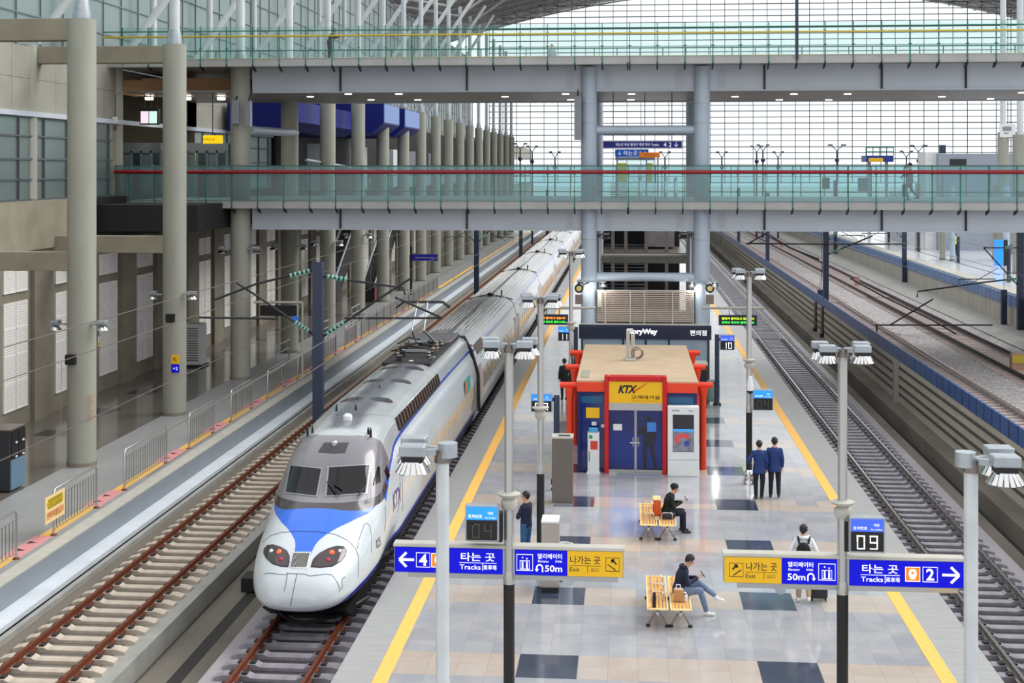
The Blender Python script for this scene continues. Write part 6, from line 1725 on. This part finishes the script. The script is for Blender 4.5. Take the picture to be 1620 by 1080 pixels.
# person left of the cabin
p = fl(893, 632)
person('person in black clothes standing left of the cabin, half hidden by its orange brackets', (p.x, p.y, 0), math.radians(20), dict(elR=(.27, .1, 1.15), wrR=(.12, .25, 1.1)), blackc, trs, shoeb, vox=.014)
# person seen inside behind the glass door
person('dark figure of a person standing behind the blue glass of the cabin door', (.66, WY+.45, .0), math.radians(10), dict(elL=(-.33, -.05, 1.2), wrL=(-.16, .15, 1.2), anR=(.24, 0, .09), knR=(.16, .02, .5)), blackc, trs, shoeb, scale=1.0, vox=.012)
# bridges
def at_z(px, Y_, z):
    t_ = (px-810)/F; x = (t_*Y_*CS-Y_*SN)/(CS+t_*SN); return (x, Y_, z)
person('person in dark clothes leaning by the glass on the upper footbridge', at_z(521, 60.4, 14.64), math.radians(-60), dict(chest=(0, .10, 1.22), neck=(0, .2, 1.38), head=(0, .3, 1.50), shL=(-.18, .16, 1.34), shR=(.18, .16, 1.34), elL=(-.2, .32, 1.14), wrL=(-.14, .5, 1.2), elR=(.2, .32, 1.14), wrR=(.14, .5, 1.2)), navy, trs, shoeb, scale=.85, vox=.014)
person('person in a pale grey top on the far side of the upper footbridge', at_z(873, 71.2, 14.64), math.radians(170), {}, mat('cloth_grey', (170, 176, 184), .8), blackc, shoeb, scale=.93, vox=.014, hairm=mat('hair_grey', (150, 150, 154), .6))
person('person in a grey-blue coat walking along the lower footbridge', at_z(1440, 62.2, 8.27), math.radians(88), dict(knL=(-.1, .22, .52), anL=(-.1, .12, .10), knR=(.1, -.06, .5), anR=(.1, -.36, .18), elR=(.22, .10, 1.12), wrR=(.16, .34, 1.14)), mat('cloth_bluegrey', (110, 140, 168), .8), mat('cloth_steel', (84, 108, 134), .8), shoeb, scale=.98, vox=.014, long_coat=.12)
# ================================================================ left platform furniture
pr = None
for i, (a, c) in enumerate(RAILS_Y):
    if c-a > 6: a = c-2.9
    if i > 8: break
    lab = ['railing panel nearest the camera, cut by the left frame edge', 'railing panel carrying the orange-lettered warning board', 'second complete railing panel from the warning board',
           'third railing panel past the warning board', 'fourth railing panel past the warning board'][i] if i < 5 else 'stainless railing panel farther along the left platform edge'
    X = -15.15
    t = thing('railing', lab, 'railing', (X, a, 0), 'stainless railings on the left platform edge')
    MB().path([(X, a, 0), (X, a, 1.12), (X, a+.08, 1.2), (X, c-.08, 1.2), (X, c, 1.12), (X, c, 0)], .03, 10).build('handrail', M['silver'], t, smooth=60)
    MB().tube((X, a, 1.0), (X, c, 1.0), .018, n=8).tube((X, a, .16), (X, c, .16), .018, n=8).build('cross_rail', M['silver'], t, smooth=60)
    b = MB(); n = int((c-a)/.19)
    for k in range(1, n): b.tube((X, a+(c-a)*k/n, .16), (X, a+(c-a)*k/n, 1.0), .010, n=6)
    b.build('bars', M['taupe'], t, smooth=60)
    for y in (a, c): MB().lathe([(.09, 0.0), (.09, .02), (.04, .05)], (X, y, 0), 12).build('foot', M['rust'], t)
# closer fence farther away
t = thing('railing', 'long continuous railing in the distance on the left platform', 'railing', (-15.15, RAILS_Y[8][1]+1, 0))
ys, ye = RAILS_Y[8][1]+1.5, 108
b = MB(); 
for z in (1.2, 1.0, .16): b.tube((-15.15, ys, z), (-15.15, ye, z), .025, n=6)
y = ys
while y < ye: b.tube((-15.15, y, 0), (-15.15, y, 1.2), .03, n=6); y += 2.4
b.build('rails', M['silver'], t)
b = MB(); y = ys
while y < ye: b.tube((-15.15, y, .16), (-15.15, y, 1.0), .010, n=4); y += .25
b.build('bars', M['taupe'], t)
# glass-less inner rails beside the columns
for i, Z in enumerate((66, 75, 84)):
    X = -17.0; y = PY(X, Z); t = thing('hoop_rail', ['pipe hoop rail beside the fourth column', 'pipe hoop rail beside the fifth column', 'pipe hoop rail beside the sixth column'][i], 'railing', (X, y, 0))
    MB().path([(X, y, 0), (X, y, 1.1), (X+.0, y+2.5, 1.1), (X, y+2.5, 0)], .04, 8).tube((X, y, .7), (X, y+2.5, .7), .03, n=8).build('hoop', M['galv'], t, smooth=60)
# warning board on the second railing
Yw = RAILS_Y[1][0]
t = thing('warning_board', 'beige warning board with an olive stripe and orange lettering tied to the railing', 'sign', (-15.08, Yw, .4))
q0, q1 = -15.10, Yw-.62
def wb(y0, y1, z0, z1, d, m, nm): MB().box(q0+d, q0+d+.01, y0, y1, z0, z1).build(nm, m, t)
wb(Yw-.6, Yw+.62, .42, 1.12, -.02, M['beech'], 'board'); wb(Yw-.45, Yw+.45, .80, 1.04, -.009, mat('olive', (150, 140, 30), .5), 'olive_stripe')
for z, h_, s_, m_ in ((.92, .14, '접근금지 위험', M['signyel']), (.62, .2, '관계자외출입금지', mat('letter_orange', (200, 110, 60), .5))):
    o = text(s_, m_, (0, 0, 0), h=h_, width=1.05, bold=.02)
    for v in o.data.vertices: v.co = Vector((.045 if False else (q0+.006)+15.08, (v.co.x), v.co.z+z-.4))
    o.parent = t
# litter cabinet
t = thing('recycling_bin', 'dark blue-grey recycling cabinet with four openings at the left frame edge', 'bin', (-18.7, PY(-18.43, 40.7), 0))
yb = PY(-18.43, 40.7)
MB().box(-19.6, -18.43, yb, yb+1.0, 0.04, 1.84).build('body', mat('bin_dark', (44, 48, 54), .5), t, bevel=.015)
MB().box(-18.44, -18.41, yb+.03, yb+.97, .06, .95).build('door', mat('bin_blue', (92, 120, 142), .45), t)
for k in (0, 1):
    for j in (0, 1): MB().box(-18.44, -18.40, yb+.06+k*.47, yb+.50+k*.47, 1.0+j*.42, 1.38+j*.42).build('opening', M['black'], t); MB().box(-18.41, -18.39, yb+.3+k*.47, yb+.42+k*.47, 1.0+j*.42, 1.05+j*.42).build('label_plate', M['white'], t)
MB().box(-19.6, -18.41, yb-.02, yb+1.02, 1.84, 1.88).build('top', M['taupe'], t)
# AC cabinet against the wall
p = at(331, 555, 66); t = thing('air_conditioner', 'pale grey louvred air-conditioning unit standing by the left wall', 'air conditioner', (-21.2, PY(-21.2, 66), 0))
ya = PY(-21.0, 66.5); MB().box(-21.9, -20.8, ya, ya+.9, .1, 2.1).build('housing', mat('ac_grey', (206, 208, 206), .5), t, bevel=.02)
b = MB()
for k in range(14): b.box(-21.8, -20.95, ya-.02, ya, .3+k*.12, .36+k*.12)
b.build('louvres', mat('ac_louvre', (112, 112, 108), .5), t); MB().box(-22, -20.7, ya-.05, ya+1, 0, .1).build('plinth', M['dark'], t)
# column fittings
for i, (cz, z) in enumerate(((44.6, 4.62), (53.74, 4.75), (62.9, 6.0), (72.0, 5.6), (81.2, 5.3), (90.3, 5.3))):
    X = -17.85; Y = PY(X, cz)
    for s in (-1, 1):
        t = thing('column_floodlight', ('floodlight bracket on the %s side of the %s concrete column' % ('wall' if s < 0 else 'track', ['first', 'second', 'third', 'fourth', 'fifth', 'sixth'][i])), 'floodlight', (X+s*.5, Y, z))
        MB().box(X+s*.42, X+s*.98, Y-.3, Y-.2, z-.02, z+.04).build('arm', M['galv'], t); MB().box(X+s*.62-.02, X+s*.62+.3*s+.02, Y-.42, Y-.1, z+.04, z+.14).build('housing', M['galv'], t, bevel=.01)
        MB().lathe([(.10, z-.02), (.22, z-.16), (.22, z-.18)], (X+s*.8, Y-.25, 0), 16).build('reflector', M['chrome'], t, smooth=40)
    if i < 2:
        p = (X+ (-.16 if i == 0 else .0), Y-.52); zz = 3.55 if i == 0 else 3.9
        o = MB().box(p[0]-.17, p[0]+.17, p[1]-.08, p[1]+.1, zz-.2, zz+.12).build('column_speaker', M['black'], bevel=.02); tag(o, 'small black box speaker fixed to the %s concrete column' % ['first', 'second'][i], 'loudspeaker')
X = -17.85; Y = PY(X, 53.74)
t = thing('direction_plate', 'yellow arrow plate above a blue plate on the second concrete column', 'sign', (X+.3, Y-.45, 1.7))
z1 = at(0, 561, 53.4).z; z2 = at(0, 575, 53.4).z; z3 = at(0, 588, 53.4).z
MB().box(X+.02, X+.34, Y-.50, Y-.44, z2+.02, z1).build('yellow_plate', M['signyel'], t); MB().box(X+.04, X+.34, Y-.50, Y-.44, z3, z2-.02).build('blue_plate', M['signblue'], t)
text('↖', BK, (X+.18, Y-.505, (z1+z2)/2), h=.14, parent=t); text('+2', W, (X+.2, Y-.505, (z2+z3)/2), h=.13, parent=t)
X = -17.85; Y = PY(X, 44.6)
o = text('정지\n위치', mat('letter_orange', (200, 110, 60), .5), (X+.42, Y-.30, 1.9), h=.9, width=.16, rot=math.radians(50)); o.name = 'column_notice'; tag(o, 'vertical orange lettering on the track side of the first concrete column', 'lettering')
# wall cleaning sign
p = at(184, 550, 58.6); t = thing('wall_notice', 'small white and yellow notice on the perforated panels behind the first column', 'sign', (-22.8, p.y, p.z))
MB().box(-22.82, -22.80, p.y-.25, p.y+.35, 2.0, 2.45).build('plate', M['white'], t); MB().box(-22.80, -22.79, p.y-.15, p.y+.25, 2.05, 2.2).build('yellow_stripe', M['signyel'], t)
# dark display board, blue disc and pipe frame on the left platform near the overhead post
pa, pb = at(412, 483, 62), at(470, 499, 62)
t = thing('platform_display', 'black horizontal display board on a pale pipe frame on the left platform', 'display', (pa.x, pa.y, 0))
MB().box(pa.x, pb.x, pa.y-.1, pa.y+.15, pb.z, pa.z).build('board', M['black'], t, bevel=.02)
MB().tube((pa.x-.3, pa.y, pa.z+.15), (pb.x+.3, pa.y, pa.z+.15), .06, n=8).tube((pb.x+.28, pa.y, 0), (pb.x+.28, pa.y, pa.z+.15), .05, n=8).build('pipe_frame', M['coping'], t, smooth=60)
MB().lathe([(.17, pa.y-.14), (.17, pa.y-.11)], (pb.x-.02, 0, pb.z-.15), 16, axis='y').build('blue_disc', mat('disc_blue', (40, 110, 210), .4, emit=.2), t)
# blue hanging sign farther along
pa, pb = at(651, 402, 105), at(693, 412, 105)
t = thing('platform_sign', 'dark blue sign on a post far along the left platform', 'sign', (pa.x, pa.y, 0))
MB().box(pa.x, pb.x, pa.y-.1, pa.y+.1, pb.z, pa.z).build('panel', mat('sign_deep_blue', (14, 12, 130)), t); MB().box(pa.x-.1, pa.x+.05, pa.y-.1, pa.y+.1, 0, pa.z+.6).build('post', M['dark'], t)
MB().box(pa.x+.3, pb.x-.3, pa.y-.11, pa.y-.1, pb.z+.2, pb.z+.27).build('lettering', M['galv'], t)
# escalator between the columns
t = thing('escalator', 'dark escalator with pale balustrade edges rising behind the left columns', 'escalator', (-20.5, 92, 0))
for x, y0_ in ((-20.6, 88), (-19.4, 98)):
    MB().prism([(y0_, 0), (y0_+.3, 1.0), (y0_+15, 8.2), (y0_+15.6, 8.2), (y0_+14.8, 7.0), (y0_+2, 0)], 'x', x, x+.9).build('body', M['darkint'], t)
    MB().tube((x+.9, y0_+.2, 1.1), (x+.9, y0_+15, 8.9), .07, n=8).tube((x, y0_+.2, 1.1), (x, y0_+15, 8.9), .07, n=8).build('handrail', M['galv'], t)
    MB().box(x+.92, x+.96, y0_+.2, y0_+1.4, .1, 1.0).build('balustrade_end', M['red'], t)
    b = MB()
    for k in range(24): b.box(x+.1, x+.8, y0_+1.2+k*.5, y0_+1.25+k*.5, .55+k*.28, .75+k*.28)
    b.build('steps', M['galv'], t)
# ---------------- concourse level on the left
def cbox(name, px0, py0, px1, py1, Zc, depth, m, label, cat):
    a, c = at(px0, py0, Zc), at(px1, py1, Zc); t = thing(name, label, cat, ((a.x+c.x)/2, a.y, c.z)); MB().box(a.x, c.x, a.y, a.y+depth, c.z, a.z).build('panel', m, t, bevel=.01); return t, a, c
t, a, c = cbox('info_screen', 221, 172, 251, 197, 64, .3, M['darkint'], 'black ceiling-hung screen showing pink and green timetables at upper left', 'display')
for k, (u, v, m_) in enumerate(((.06, .48, mat('screen_pink', (236, 214, 228), .4, emit=.8)), (.52, .94, mat('screen_green', (200, 236, 224), .4, emit=.8)))): MB().box(a.x+(c.x-a.x)*u, a.x+(c.x-a.x)*v, a.y-.01, a.y, c.z+.06, a.z-.12).build('timetable', m_, t)
for k in range(3): x = a.x+.2+k*.3; MB().tube((x, a.y+.1, a.z), (x, a.y+.1, 13.3), .02, n=5).build('hanger', M['dark'], t)
t, a, c = cbox('exit_sign', 321, 214, 352, 227, 64, .15, mat('lit_yellow', (250, 205, 10), .4, emit=.7), 'bright yellow hanging sign with dark lettering above the lift lobby at upper left', 'sign')
text('나가는곳', M['signblack'], ((a.x+c.x)/2-.2, a.y-.02, (a.z+c.z)/2), h=.16, parent=t); 
MB().tube(((a.x+c.x)/2, a.y+.05, a.z), ((a.x+c.x)/2, a.y+.05, 13.3), .02, n=5).build('hanger', M['dark'], t)
for i, (x0, x1) in enumerate(((192, 256), (296, 360))):
    a, c = at(x0, 226, 68), at(x1, 317, 68); t = thing('lift_lobby', ['steel and glass lift lobby between the first and second columns on the concourse', 'steel and glass lift lobby under the yellow sign on the concourse'][i], 'lift lobby', ((a.x+c.x)/2, a.y, 8.2))
    MB().box(a.x, c.x, a.y, a.y+.3, 10.5, a.z+.0).build('header', MATS['window_frame_grey'], t); MB().box(a.x, c.x, a.y+1.5, a.y+1.6, 8.15, a.z).build('rear_panel', mat('lobby_dark', (52, 70, 76), .3, var=.5, scale=1.2), t)
    for k in range(5): x = a.x+(c.x-a.x)*k/4; MB().box(x-.05, x+.05, a.y, a.y+.12, 8.15, 10.6).build('mullion', MATS['window_frame_grey'], t)
    for k in (0, 2): x = a.x+(c.x-a.x)*(k/4+.04); MB().box(x, x+(c.x-a.x)*.2, a.y+.03, a.y+.06, 8.2, 10.4).build('glass_door', M['teall'], t)
b = MB().box(-24, -16.9, 66, 66.2, 8.2, 13.1)
o = MB().box(-24.35, -23.45, 60.2, 61.0, 0, 14.4).build('concrete_pier', M['conc']); tag(o, 'square concrete pier with conduit and switch boxes behind the first column', 'pier', kind='thing')
q = at(182, 189, 61.9); t = thing('switch_box', 'pale switch box with a conduit on the square concrete pier', 'electrical box', (q.x, 60.15, q.z)); MB().box(q.x-.1, q.x+.1, 60.08, 60.2, q.z-.1, q.z+.12).build('box', M['white'], t); MB().path([(q.x, 60.17, q.z+.1), (q.x, 60.17, q.z+1.1), (q.x+.25, 60.17, q.z+1.2)], .015, 6).build('conduit', M['dark'], t); MB().box(q.x-.05, q.x+.12, 60.08, 60.2, q.z-.5, q.z-.3).build('lower_box', M['taupe'], t)
# blue shop fascias and upper interior
FB = mat('fascia_blue', (10, 26, 112), .5, spec=.3)
for i, (y0_, y1_, l) in enumerate(((77, 94, 'long deep blue shop fascia on the upper concourse between the left columns'), (95, 101.5, 'first small blue box fascia with a pale top farther along the concourse'), (104, 111.5, 'second small blue box fascia with a pale top farther along the concourse'))):
    t = thing('shop_fascia', l, 'fascia', (-19.5, y0_, 11.6)); x1 = -18.9 if i == 0 else -17.2
    MB().prism([(-23.1, 12.2 if i else 11.9), (x1-.9, 12.2 if i else 11.9), (x1, 12.9 if i else 12.4), (x1, 14.35 if i else 13.6), (-23.1, 14.35 if i else 13.6)], 'y', y0_, y1_).build('fascia', FB, t)
    if i: MB().box(x1-.02, x1+.04, y0_+.1, y1_-.1, 13.0, 14.3).build('pale_band', mat('fascia_pale', (112, 138, 190), .5), t)
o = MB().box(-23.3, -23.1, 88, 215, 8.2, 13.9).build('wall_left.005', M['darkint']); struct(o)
for y in range(90, 150, 14): o = MB().box(-21.5, -20.5, y, y+2, 8.15, 11.4).build('vending_machine', mat('machine_white', (214, 220, 224), .4)); tag(o, 'white machine standing on the concourse behind the left columns', 'machine', 'white machines on the concourse')
t = thing('concourse_railing', 'grey sloping handrail of the concourse behind the fifth column', 'railing', (-18.2, 76, 8.2))
MB().tube((-18.2, 76, 10.2), (-18.2, 112, 9.0), .09, n=8).tube((-18.2, 112, 9.0), (-18.2, 215, 9.2), .05, n=8).build('handrail', M['galv'], t)
MB().box(-18.22, -18.18, 112, 215, 8.2, 9.1).build('glass', M['teal'], t)

# ================================================================ overhead line
def insulator(b, p, q, n=5):
    p, q = Vector(p), Vector(q); d = q-p
    for k in range(n):
        c = p+d*(k+.5)/n; u = d.normalized()*.02
        b.path([c-u*2.2, c-u, c+u, c+u*2.2], [.035, .085, .085, .035], 10)
def mast(X, Y, z0, z1, label, arms, m=None, wd=.15):
    t = thing('overhead_line_mast', label, 'mast', (X, Y, z0))
    MB().box(X-wd, X+wd, Y-wd, Y-wd+.03, z0, z1).box(X-wd, X+wd, Y+wd-.03, Y+wd, z0, z1).box(X-.02, X+.02, Y-wd, Y+wd, z0, z1).box(X-wd, X-wd+.0, Y-wd, Y+wd, z0, z1).box(X+wd-.02, X+wd, Y-wd, Y+wd, z0, z1).build('post', m or M['navy'], t, bevel=.008)
    for (dx, za, zb) in arms:
        s = 1 if dx > 0 else -1; b = MB()
        b.tube((X+s*wd, Y, za), (X+dx*.75, Y, za+.05 if dx > 0 else za-.0), .035, n=8); b.tube((X+s*wd, Y, zb), (X+dx*.75, Y, za), .035, n=8)
        b.tube((X+dx*.45, Y, zb+(za-zb)*.45), (X+dx, Y, zb+.05), .02, n=6); b.tube((X+dx*.5, Y, zb+.3), (X+dx*1.25, Y, zb+.28), .028, n=6)
        b.tube((X+dx*1.25, Y, zb+.28), (X+dx*1.25, Y, zb-.05), .02, n=6)
        b.build('cantilever', M['dark'], t, smooth=60)
        c = MB(); insulator(c, (X+s*(wd+.15), Y, za), (X+s*(wd+.65), Y, za)); c.build('insulator', M['insul'], t, smooth=50); c = MB()
        d = Vector((X+dx*.75, Y, za))-Vector((X+s*wd, Y, zb)); p0 = Vector((X+s*wd, Y, zb))+d*.08; insulator(c, p0, p0+d.normalized()*.5)
        c.build('insulator', M['insul'], t, smooth=50)
    return t
def mlab(k): return k
YM = [PY(-9.75, 43.0), PY(-9.75, 88.0), PY(-9.75, 124.5), 165]
for i, Y in enumerate(YM):
    mast(-9.75, Y, -1.24, 6.75 if i == 0 else 7.2, ['navy steel mast standing between the empty left track and the power car', 'dark mast beside the second car of the parked train', 'dark mast just below the footbridge on the train side', 'most distant dark mast beyond the parked train'][i], [] if i == 0 else [(-1.7, 6.3, 5.0), (1.9, 6.3, 5.0)], wd=.155)
def wire(X, z, y0, y1, label, r=.011, sag=0, masts=None):
    P = []
    y = y0
    while y < y1:
        P.append((X, y, z)); y += 6
    P.append((X, y1, z))
    o = MB().path(P, r, 5).build('overhead_wire', M['taupe'], smooth=60); tag(o, label, 'overhead wire'); return o
wire(-12.03, 5.6, 20, 200, 'upper wire over the empty left track'); wire(-12.0, 4.1, 20, 200, 'contact wire over the empty left track')
wire(-7.19, 5.6, 20, 200, 'upper wire over the parked train'); wire(-7.25, 5.05, 20, 200, 'contact wire over the parked train')
wire(-9.75, 6.9, 20, 200, 'earth wire running from mast to mast beside the train', .009)
b = MB()
for y in range(28, 190, 7): b.tube((-12.03, y, 4.1), (-12.0, y, 5.6), .006, n=4); b.tube((-7.19, y, 5.05), (-7.25, y, 5.6), .006, n=4)
o = b.build('dropper_wires', M['taupe']); tag(o, 'thin upright dropper wires between the overhead wires on the left', 'overhead wire', kind='stuff')
RB = [('navy mast rising behind the deep blue parapet right of the footbridge pillars', 12.2, 84.0), ('second dark mast farther along the deep blue parapet', 12.2, 119), ('third, most distant dark mast on the deep blue parapet', 12.2, 150)]
for i, (l, X, Z) in enumerate(RB): mast(X, PY(X, Z), .7, 7.6, l, [(1.9, 6.6, 5.3)], wd=.16)
t = thing('wall_pipe', 'grey pipe with a dark foot running down the streaked wall below the navy mast', 'pipe', (11.9, PY(11.9, 83.5), -.64))
for y in (PY(11.9, 83.5), PY(11.9, 86.5)): MB().tube((11.9, y, -.64), (11.9, y, 1.25), .1, n=10).build('pipe', M['taupe'], t, smooth=60); MB().lathe([(.16, -.64), (.12, -.4)], (11.9, y, 0), 10).build('foot', M['dark'], t)
t = thing('tension_weight', 'dark balance weight hanging on thin rods behind the deep blue parapet', 'weight', (12.3, PY(12.2, 86.5), 1.3)); y = PY(12.2, 86.5)
MB().box(12.05, 12.4, y-.15, y+.15, 1.0, 2.0).build('weight', M['navy'], t); MB().tube((12.15, y, 2), (12.35, y-2, 5.5), .015, n=5).tube((12.3, y, 2), (12.3, y, 6.5), .015, n=5).build('rods', M['dark'], t)
y = PY(11.8, 60.3); o = MB().box(11.75, 12.0, y-.2, y+.2, -.64, 1.15).build('wall_pier', M['kerb']); tag(o, 'pale concrete pier standing against the streaked wall', 'pier', kind='thing')
for i, (X, Z) in enumerate(((21.3, 74.0), (21.3, 105), (21.3, 140))):
    mast(X, PY(X, Z), .7, 8.5, ['navy mast cut by the right frame edge', 'dark mast standing before the far platform edge', 'distant dark mast before the far platform'][i], [(-2.6, 5.4 if i == 0 else 6.2, 3.4 if i == 0 else 4.4)], wd=.16)
y = PY(21.2, 76); t = thing('tension_weight', 'dark balance weight standing beside the mast at the right frame edge', 'weight', (21.1, PY(21.1, 76.5), .7)); y = PY(21.1, 76.5)
MB().box(20.95, 21.25, y-.12, y+.12, .85, 2.9).build('weight', M['navy'], t); MB().tube((21.1, y, 2.9), (21.1, y, 5.6), .015, n=5).build('rod', M['dark'], t)
# long cantilevers reaching over the ballasted tracks
def reach(P, label):
    o = MB(); o.path(P, .045, 8); q = o.build('registration_arm', M['dark'], smooth=60); tag(q, label, 'overhead line arm')
Y = PY(21.3, 74.0)-.3
wire(13.3, 5.9, 50, 210, 'upper wire over the ballasted track next to the deep blue parapet'); wire(17.4, 5.9, 50, 210, 'upper wire over the ballasted track next to the panelled wall')
wire(13.3, 5.0, 50, 210, 'contact wire over the ballasted track next to the deep blue parapet'); wire(17.4, 5.0, 50, 210, 'contact wire over the ballasted track next to the panelled wall')
# small signal post between the ballast rails
for i, (px, py) in enumerate(((1356, 452), (1237, 391))):
    q = fl(px, py, .8); o = MB().box(q.x-.16, q.x+.16, q.y-.1, q.y+.1, .74, 1.5).build('track_marker', mat('marker_pink', (176, 130, 122), .6)); tag(o, 'small reddish marker post between the rails of the ballasted track, '+['nearer one', 'farther one'][i], 'marker')
q = fl(1612, 578, 1.0); t = thing('track_marker_box', 'yellow and brown box marker on the ballast at the right frame edge', 'marker', (q.x, q.y, .74)); MB().box(q.x-.3, q.x+.5, q.y, q.y+.4, .74, 1.5).build('box', mat('marker_brown', (160, 126, 104), .6), t); MB().box(q.x-.28, q.x+.4, q.y-.02, q.y, 1.1, 1.45).build('yellow_panel', mat('marker_olive', (180, 160, 50), .5), t)
# white bits in the drain
for i, (px, py) in enumerate(((1435, 683), (1444, 692), (1474, 722))):
    q = fl(px, py, -1.24); o = MB().ball((q.x, q.y, -1.2), .09, sc=(1.2, .9, .5)).build('litter_scrap', M['white']); tag(o, 'white scrap of litter in the drain beside the streaked wall, '+['farthest', 'middle', 'nearest'][i]+' of three', 'litter')

# ================================================================ far right platform
for i, (px, py, w_, l) in enumerate(((1491, 411, 9, 'grey column nearest the middle of the far platform'), (1507, 412, 8, 'paler column right behind the middle column of the far platform'), (1576, 410, 12, 'grey-green column near the right frame edge on the far platform'), (1592, 414, 10, 'pale column next to the blue kiosk on the far platform'), (1452, 395, 8, 'slim grey column at the left of the far platform'))):
    q = fl(px, py, 2.62); Z = (CH-2.62)*F/(py-HY); r = w_/F*Z/2
    column(q.x, q.y, r, 2.62, 8.4, l, mt=M['steelp'] if i in (1, 3) else M['column'])
q = fl(1582, 420, 2.62); t = thing('blue_kiosk', 'bright blue standing display between the columns of the far platform', 'kiosk', (q.x, q.y, 2.62)); MB().box(q.x-.35, q.x+.25, q.y, q.y+.3, 2.62, 4.5).build('face', mat('kiosk_blue', (30, 140, 240), .4, emit=.4), t); MB().box(q.x+.25, q.x+.55, q.y, q.y+.3, 2.62, 4.5).build('side', M['dark'], t)
q = fl(1511, 404, 2.62); person('person in a yellow-green vest and dark blue cap on the far platform', (q.x, q.y, 2.62), 0, {}, mat('vest_lime', (214, 222, 60), .7), navy, shoeb, vox=.02, scale=1.05)
for i, (px, py) in enumerate(((1516, 416), (1453, 398), (1406, 383), (1596, 446))):
    q = fl(px, py, 2.62); o = MB().lathe([(.12, 2.62), (.12, 4.6 if i != 3 else 4.9)], (q.x, q.y, 0), 12).build('lamp_pole', M['navy'], smooth=40); tag(o, ['dark pole beside the person in the lime vest', 'dark pole beside the slim column of the far platform', 'dark pole farthest along the far platform', 'dark pole nearest the right frame edge on the far platform'][i], 'pole')
q = fl(1484, 386, 2.62); t = thing('seating_box', 'white and blue box structure at the back of the far platform', 'kiosk', (q.x, q.y, 2.62)); MB().box(q.x-.5, q.x+.6, q.y, q.y+2, 2.62, 3.1).build('blue_base', mat('base_blue', (40, 80, 170), .5), t); MB().box(q.x-.5, q.x+.6, q.y, q.y+2, 3.1, 5.0).build('white_top', M['white'], t)
q = fl(1458, 387, 2.62); t = thing('stair_balustrade', 'grey sloping stair side wall at the back of the far platform', 'stairs', (q.x, q.y, 2.62)); MB().prism([(q.y, 2.62), (q.y+9, 2.62), (q.y+9, 7.5)], 'x', q.x-1.2, q.x+.6).build('side_wall', M['galv'], t)
t = thing('barrier_rail', 'long low dark rail at the back of the far platform', 'railing', (30.8, 80, 2.62))
b = MB(); b.tube((31.0, 70, 3.5), (31.0, 115, 3.5), .06, n=6).tube((31.0, 70, 3.1), (31.0, 115, 3.1), .04, n=6)
for y in range(72, 115, 5): b.tube((31.0, y, 2.62), (31.0, y, 3.5), .05, n=6)
b.build('rail', M['rust'], t)

def arms(parent, Zc, rods, ins, m=M['dark'], r=.035):
    for k, P in enumerate(rods):
        MB().path([at(x, y, Zc) for x, y in P], r, 8).build('cantilever', m, parent, smooth=60)
    for (a, c) in ins:
        b = MB(); insulator(b, at(*a, Zc), at(*c, Zc), 5); b.build('insulator', M['insul'], parent, smooth=50)
MM = [o for o in COL.objects if o.name.startswith('overhead_line_mast')]
def find(s): return [o for o in MM if s in o['label']][0]
arms(find('between the empty left track'), 43.0, [[(495, 427), (405, 449), (340, 474)], [(497, 530), (405, 467), (374, 447)], [(511, 437), (600, 450), (638, 455), (641, 466)], [(511, 532), (560, 500), (600, 472), (650, 440)], [(315, 502), (440, 504)], [(545, 503), (700, 503)], [(625, 470), (700, 503)]],
    [((492, 428), (457, 437)), ((516, 437), (550, 442)), ((489, 524), (466, 509)), ((516, 529), (545, 509))])
arms(find('right of the footbridge pillars'), 83.8, [[(1310, 402), (1380, 373)], [(1180, 385), (1300, 386)], [(1300, 386), (1430, 386)], [(1296, 410), (1250, 392), (1218, 372)], [(1182, 386), (1212, 369)]], [((1313, 401), (1330, 393))], r=.05)
arms(find('cut by the right frame edge'), 73.6, [[(1612, 440), (1560, 446), (1452, 461), (1451, 470)], [(1612, 578), (1560, 556), (1475, 506), (1400, 470), (1345, 440)], [(1476, 473), (1408, 514)], [(1384, 514), (1570, 514)], [(1387, 514), (1387, 528)], [(1385, 532), (1405, 529), (1424, 529), (1450, 540)]], [((1610, 441), (1590, 443))], r=.045)

# recessed ceiling lamps over the lift lobbies
for px, py in ((236, 150), (296, 150), (350, 158)):
    q = at(px, py, 66.5); t = thing('ceiling_lamp', 'round recessed lamp over the lift lobby '+{236: 'left of the second column', 296: 'right of the second column', 350: 'beside the third column'}[px], 'ceiling lamp', (q.x, q.y, 13.1))
    MB().lathe([(.2, 13.08), (.2, 13.2)], (q.x, q.y, 0), 16).build('diffuser', M['lampd'], t)
    L_ = bpy.data.lights.new('lobby_bulb', 'AREA'); L_.energy = 50; L_.shape = 'DISK'; L_.size = .5; L_.color = (1, .95, .85)
    lo = bpy.data.objects.new('lobby_bulb', L_); COL.objects.link(lo); lo.location = (0, 0, -.06); lo.parent = t
q = at(397, 935, 35.2)
t = thing('trackside_box', 'black trackside equipment box in the trench just left of the train nose', 'equipment box', (q.x, q.y, -1.24))
MB().box(q.x-.24, q.x+.3, q.y-.1, q.y+.5, -1.24, -.86).build('box', M['black'], t, bevel=.02); MB().tube((q.x+.1, q.y+.2, -.86), (q.x+.1, q.y+.2, -.6), .05, n=8).build('stub', M['rust'], t)
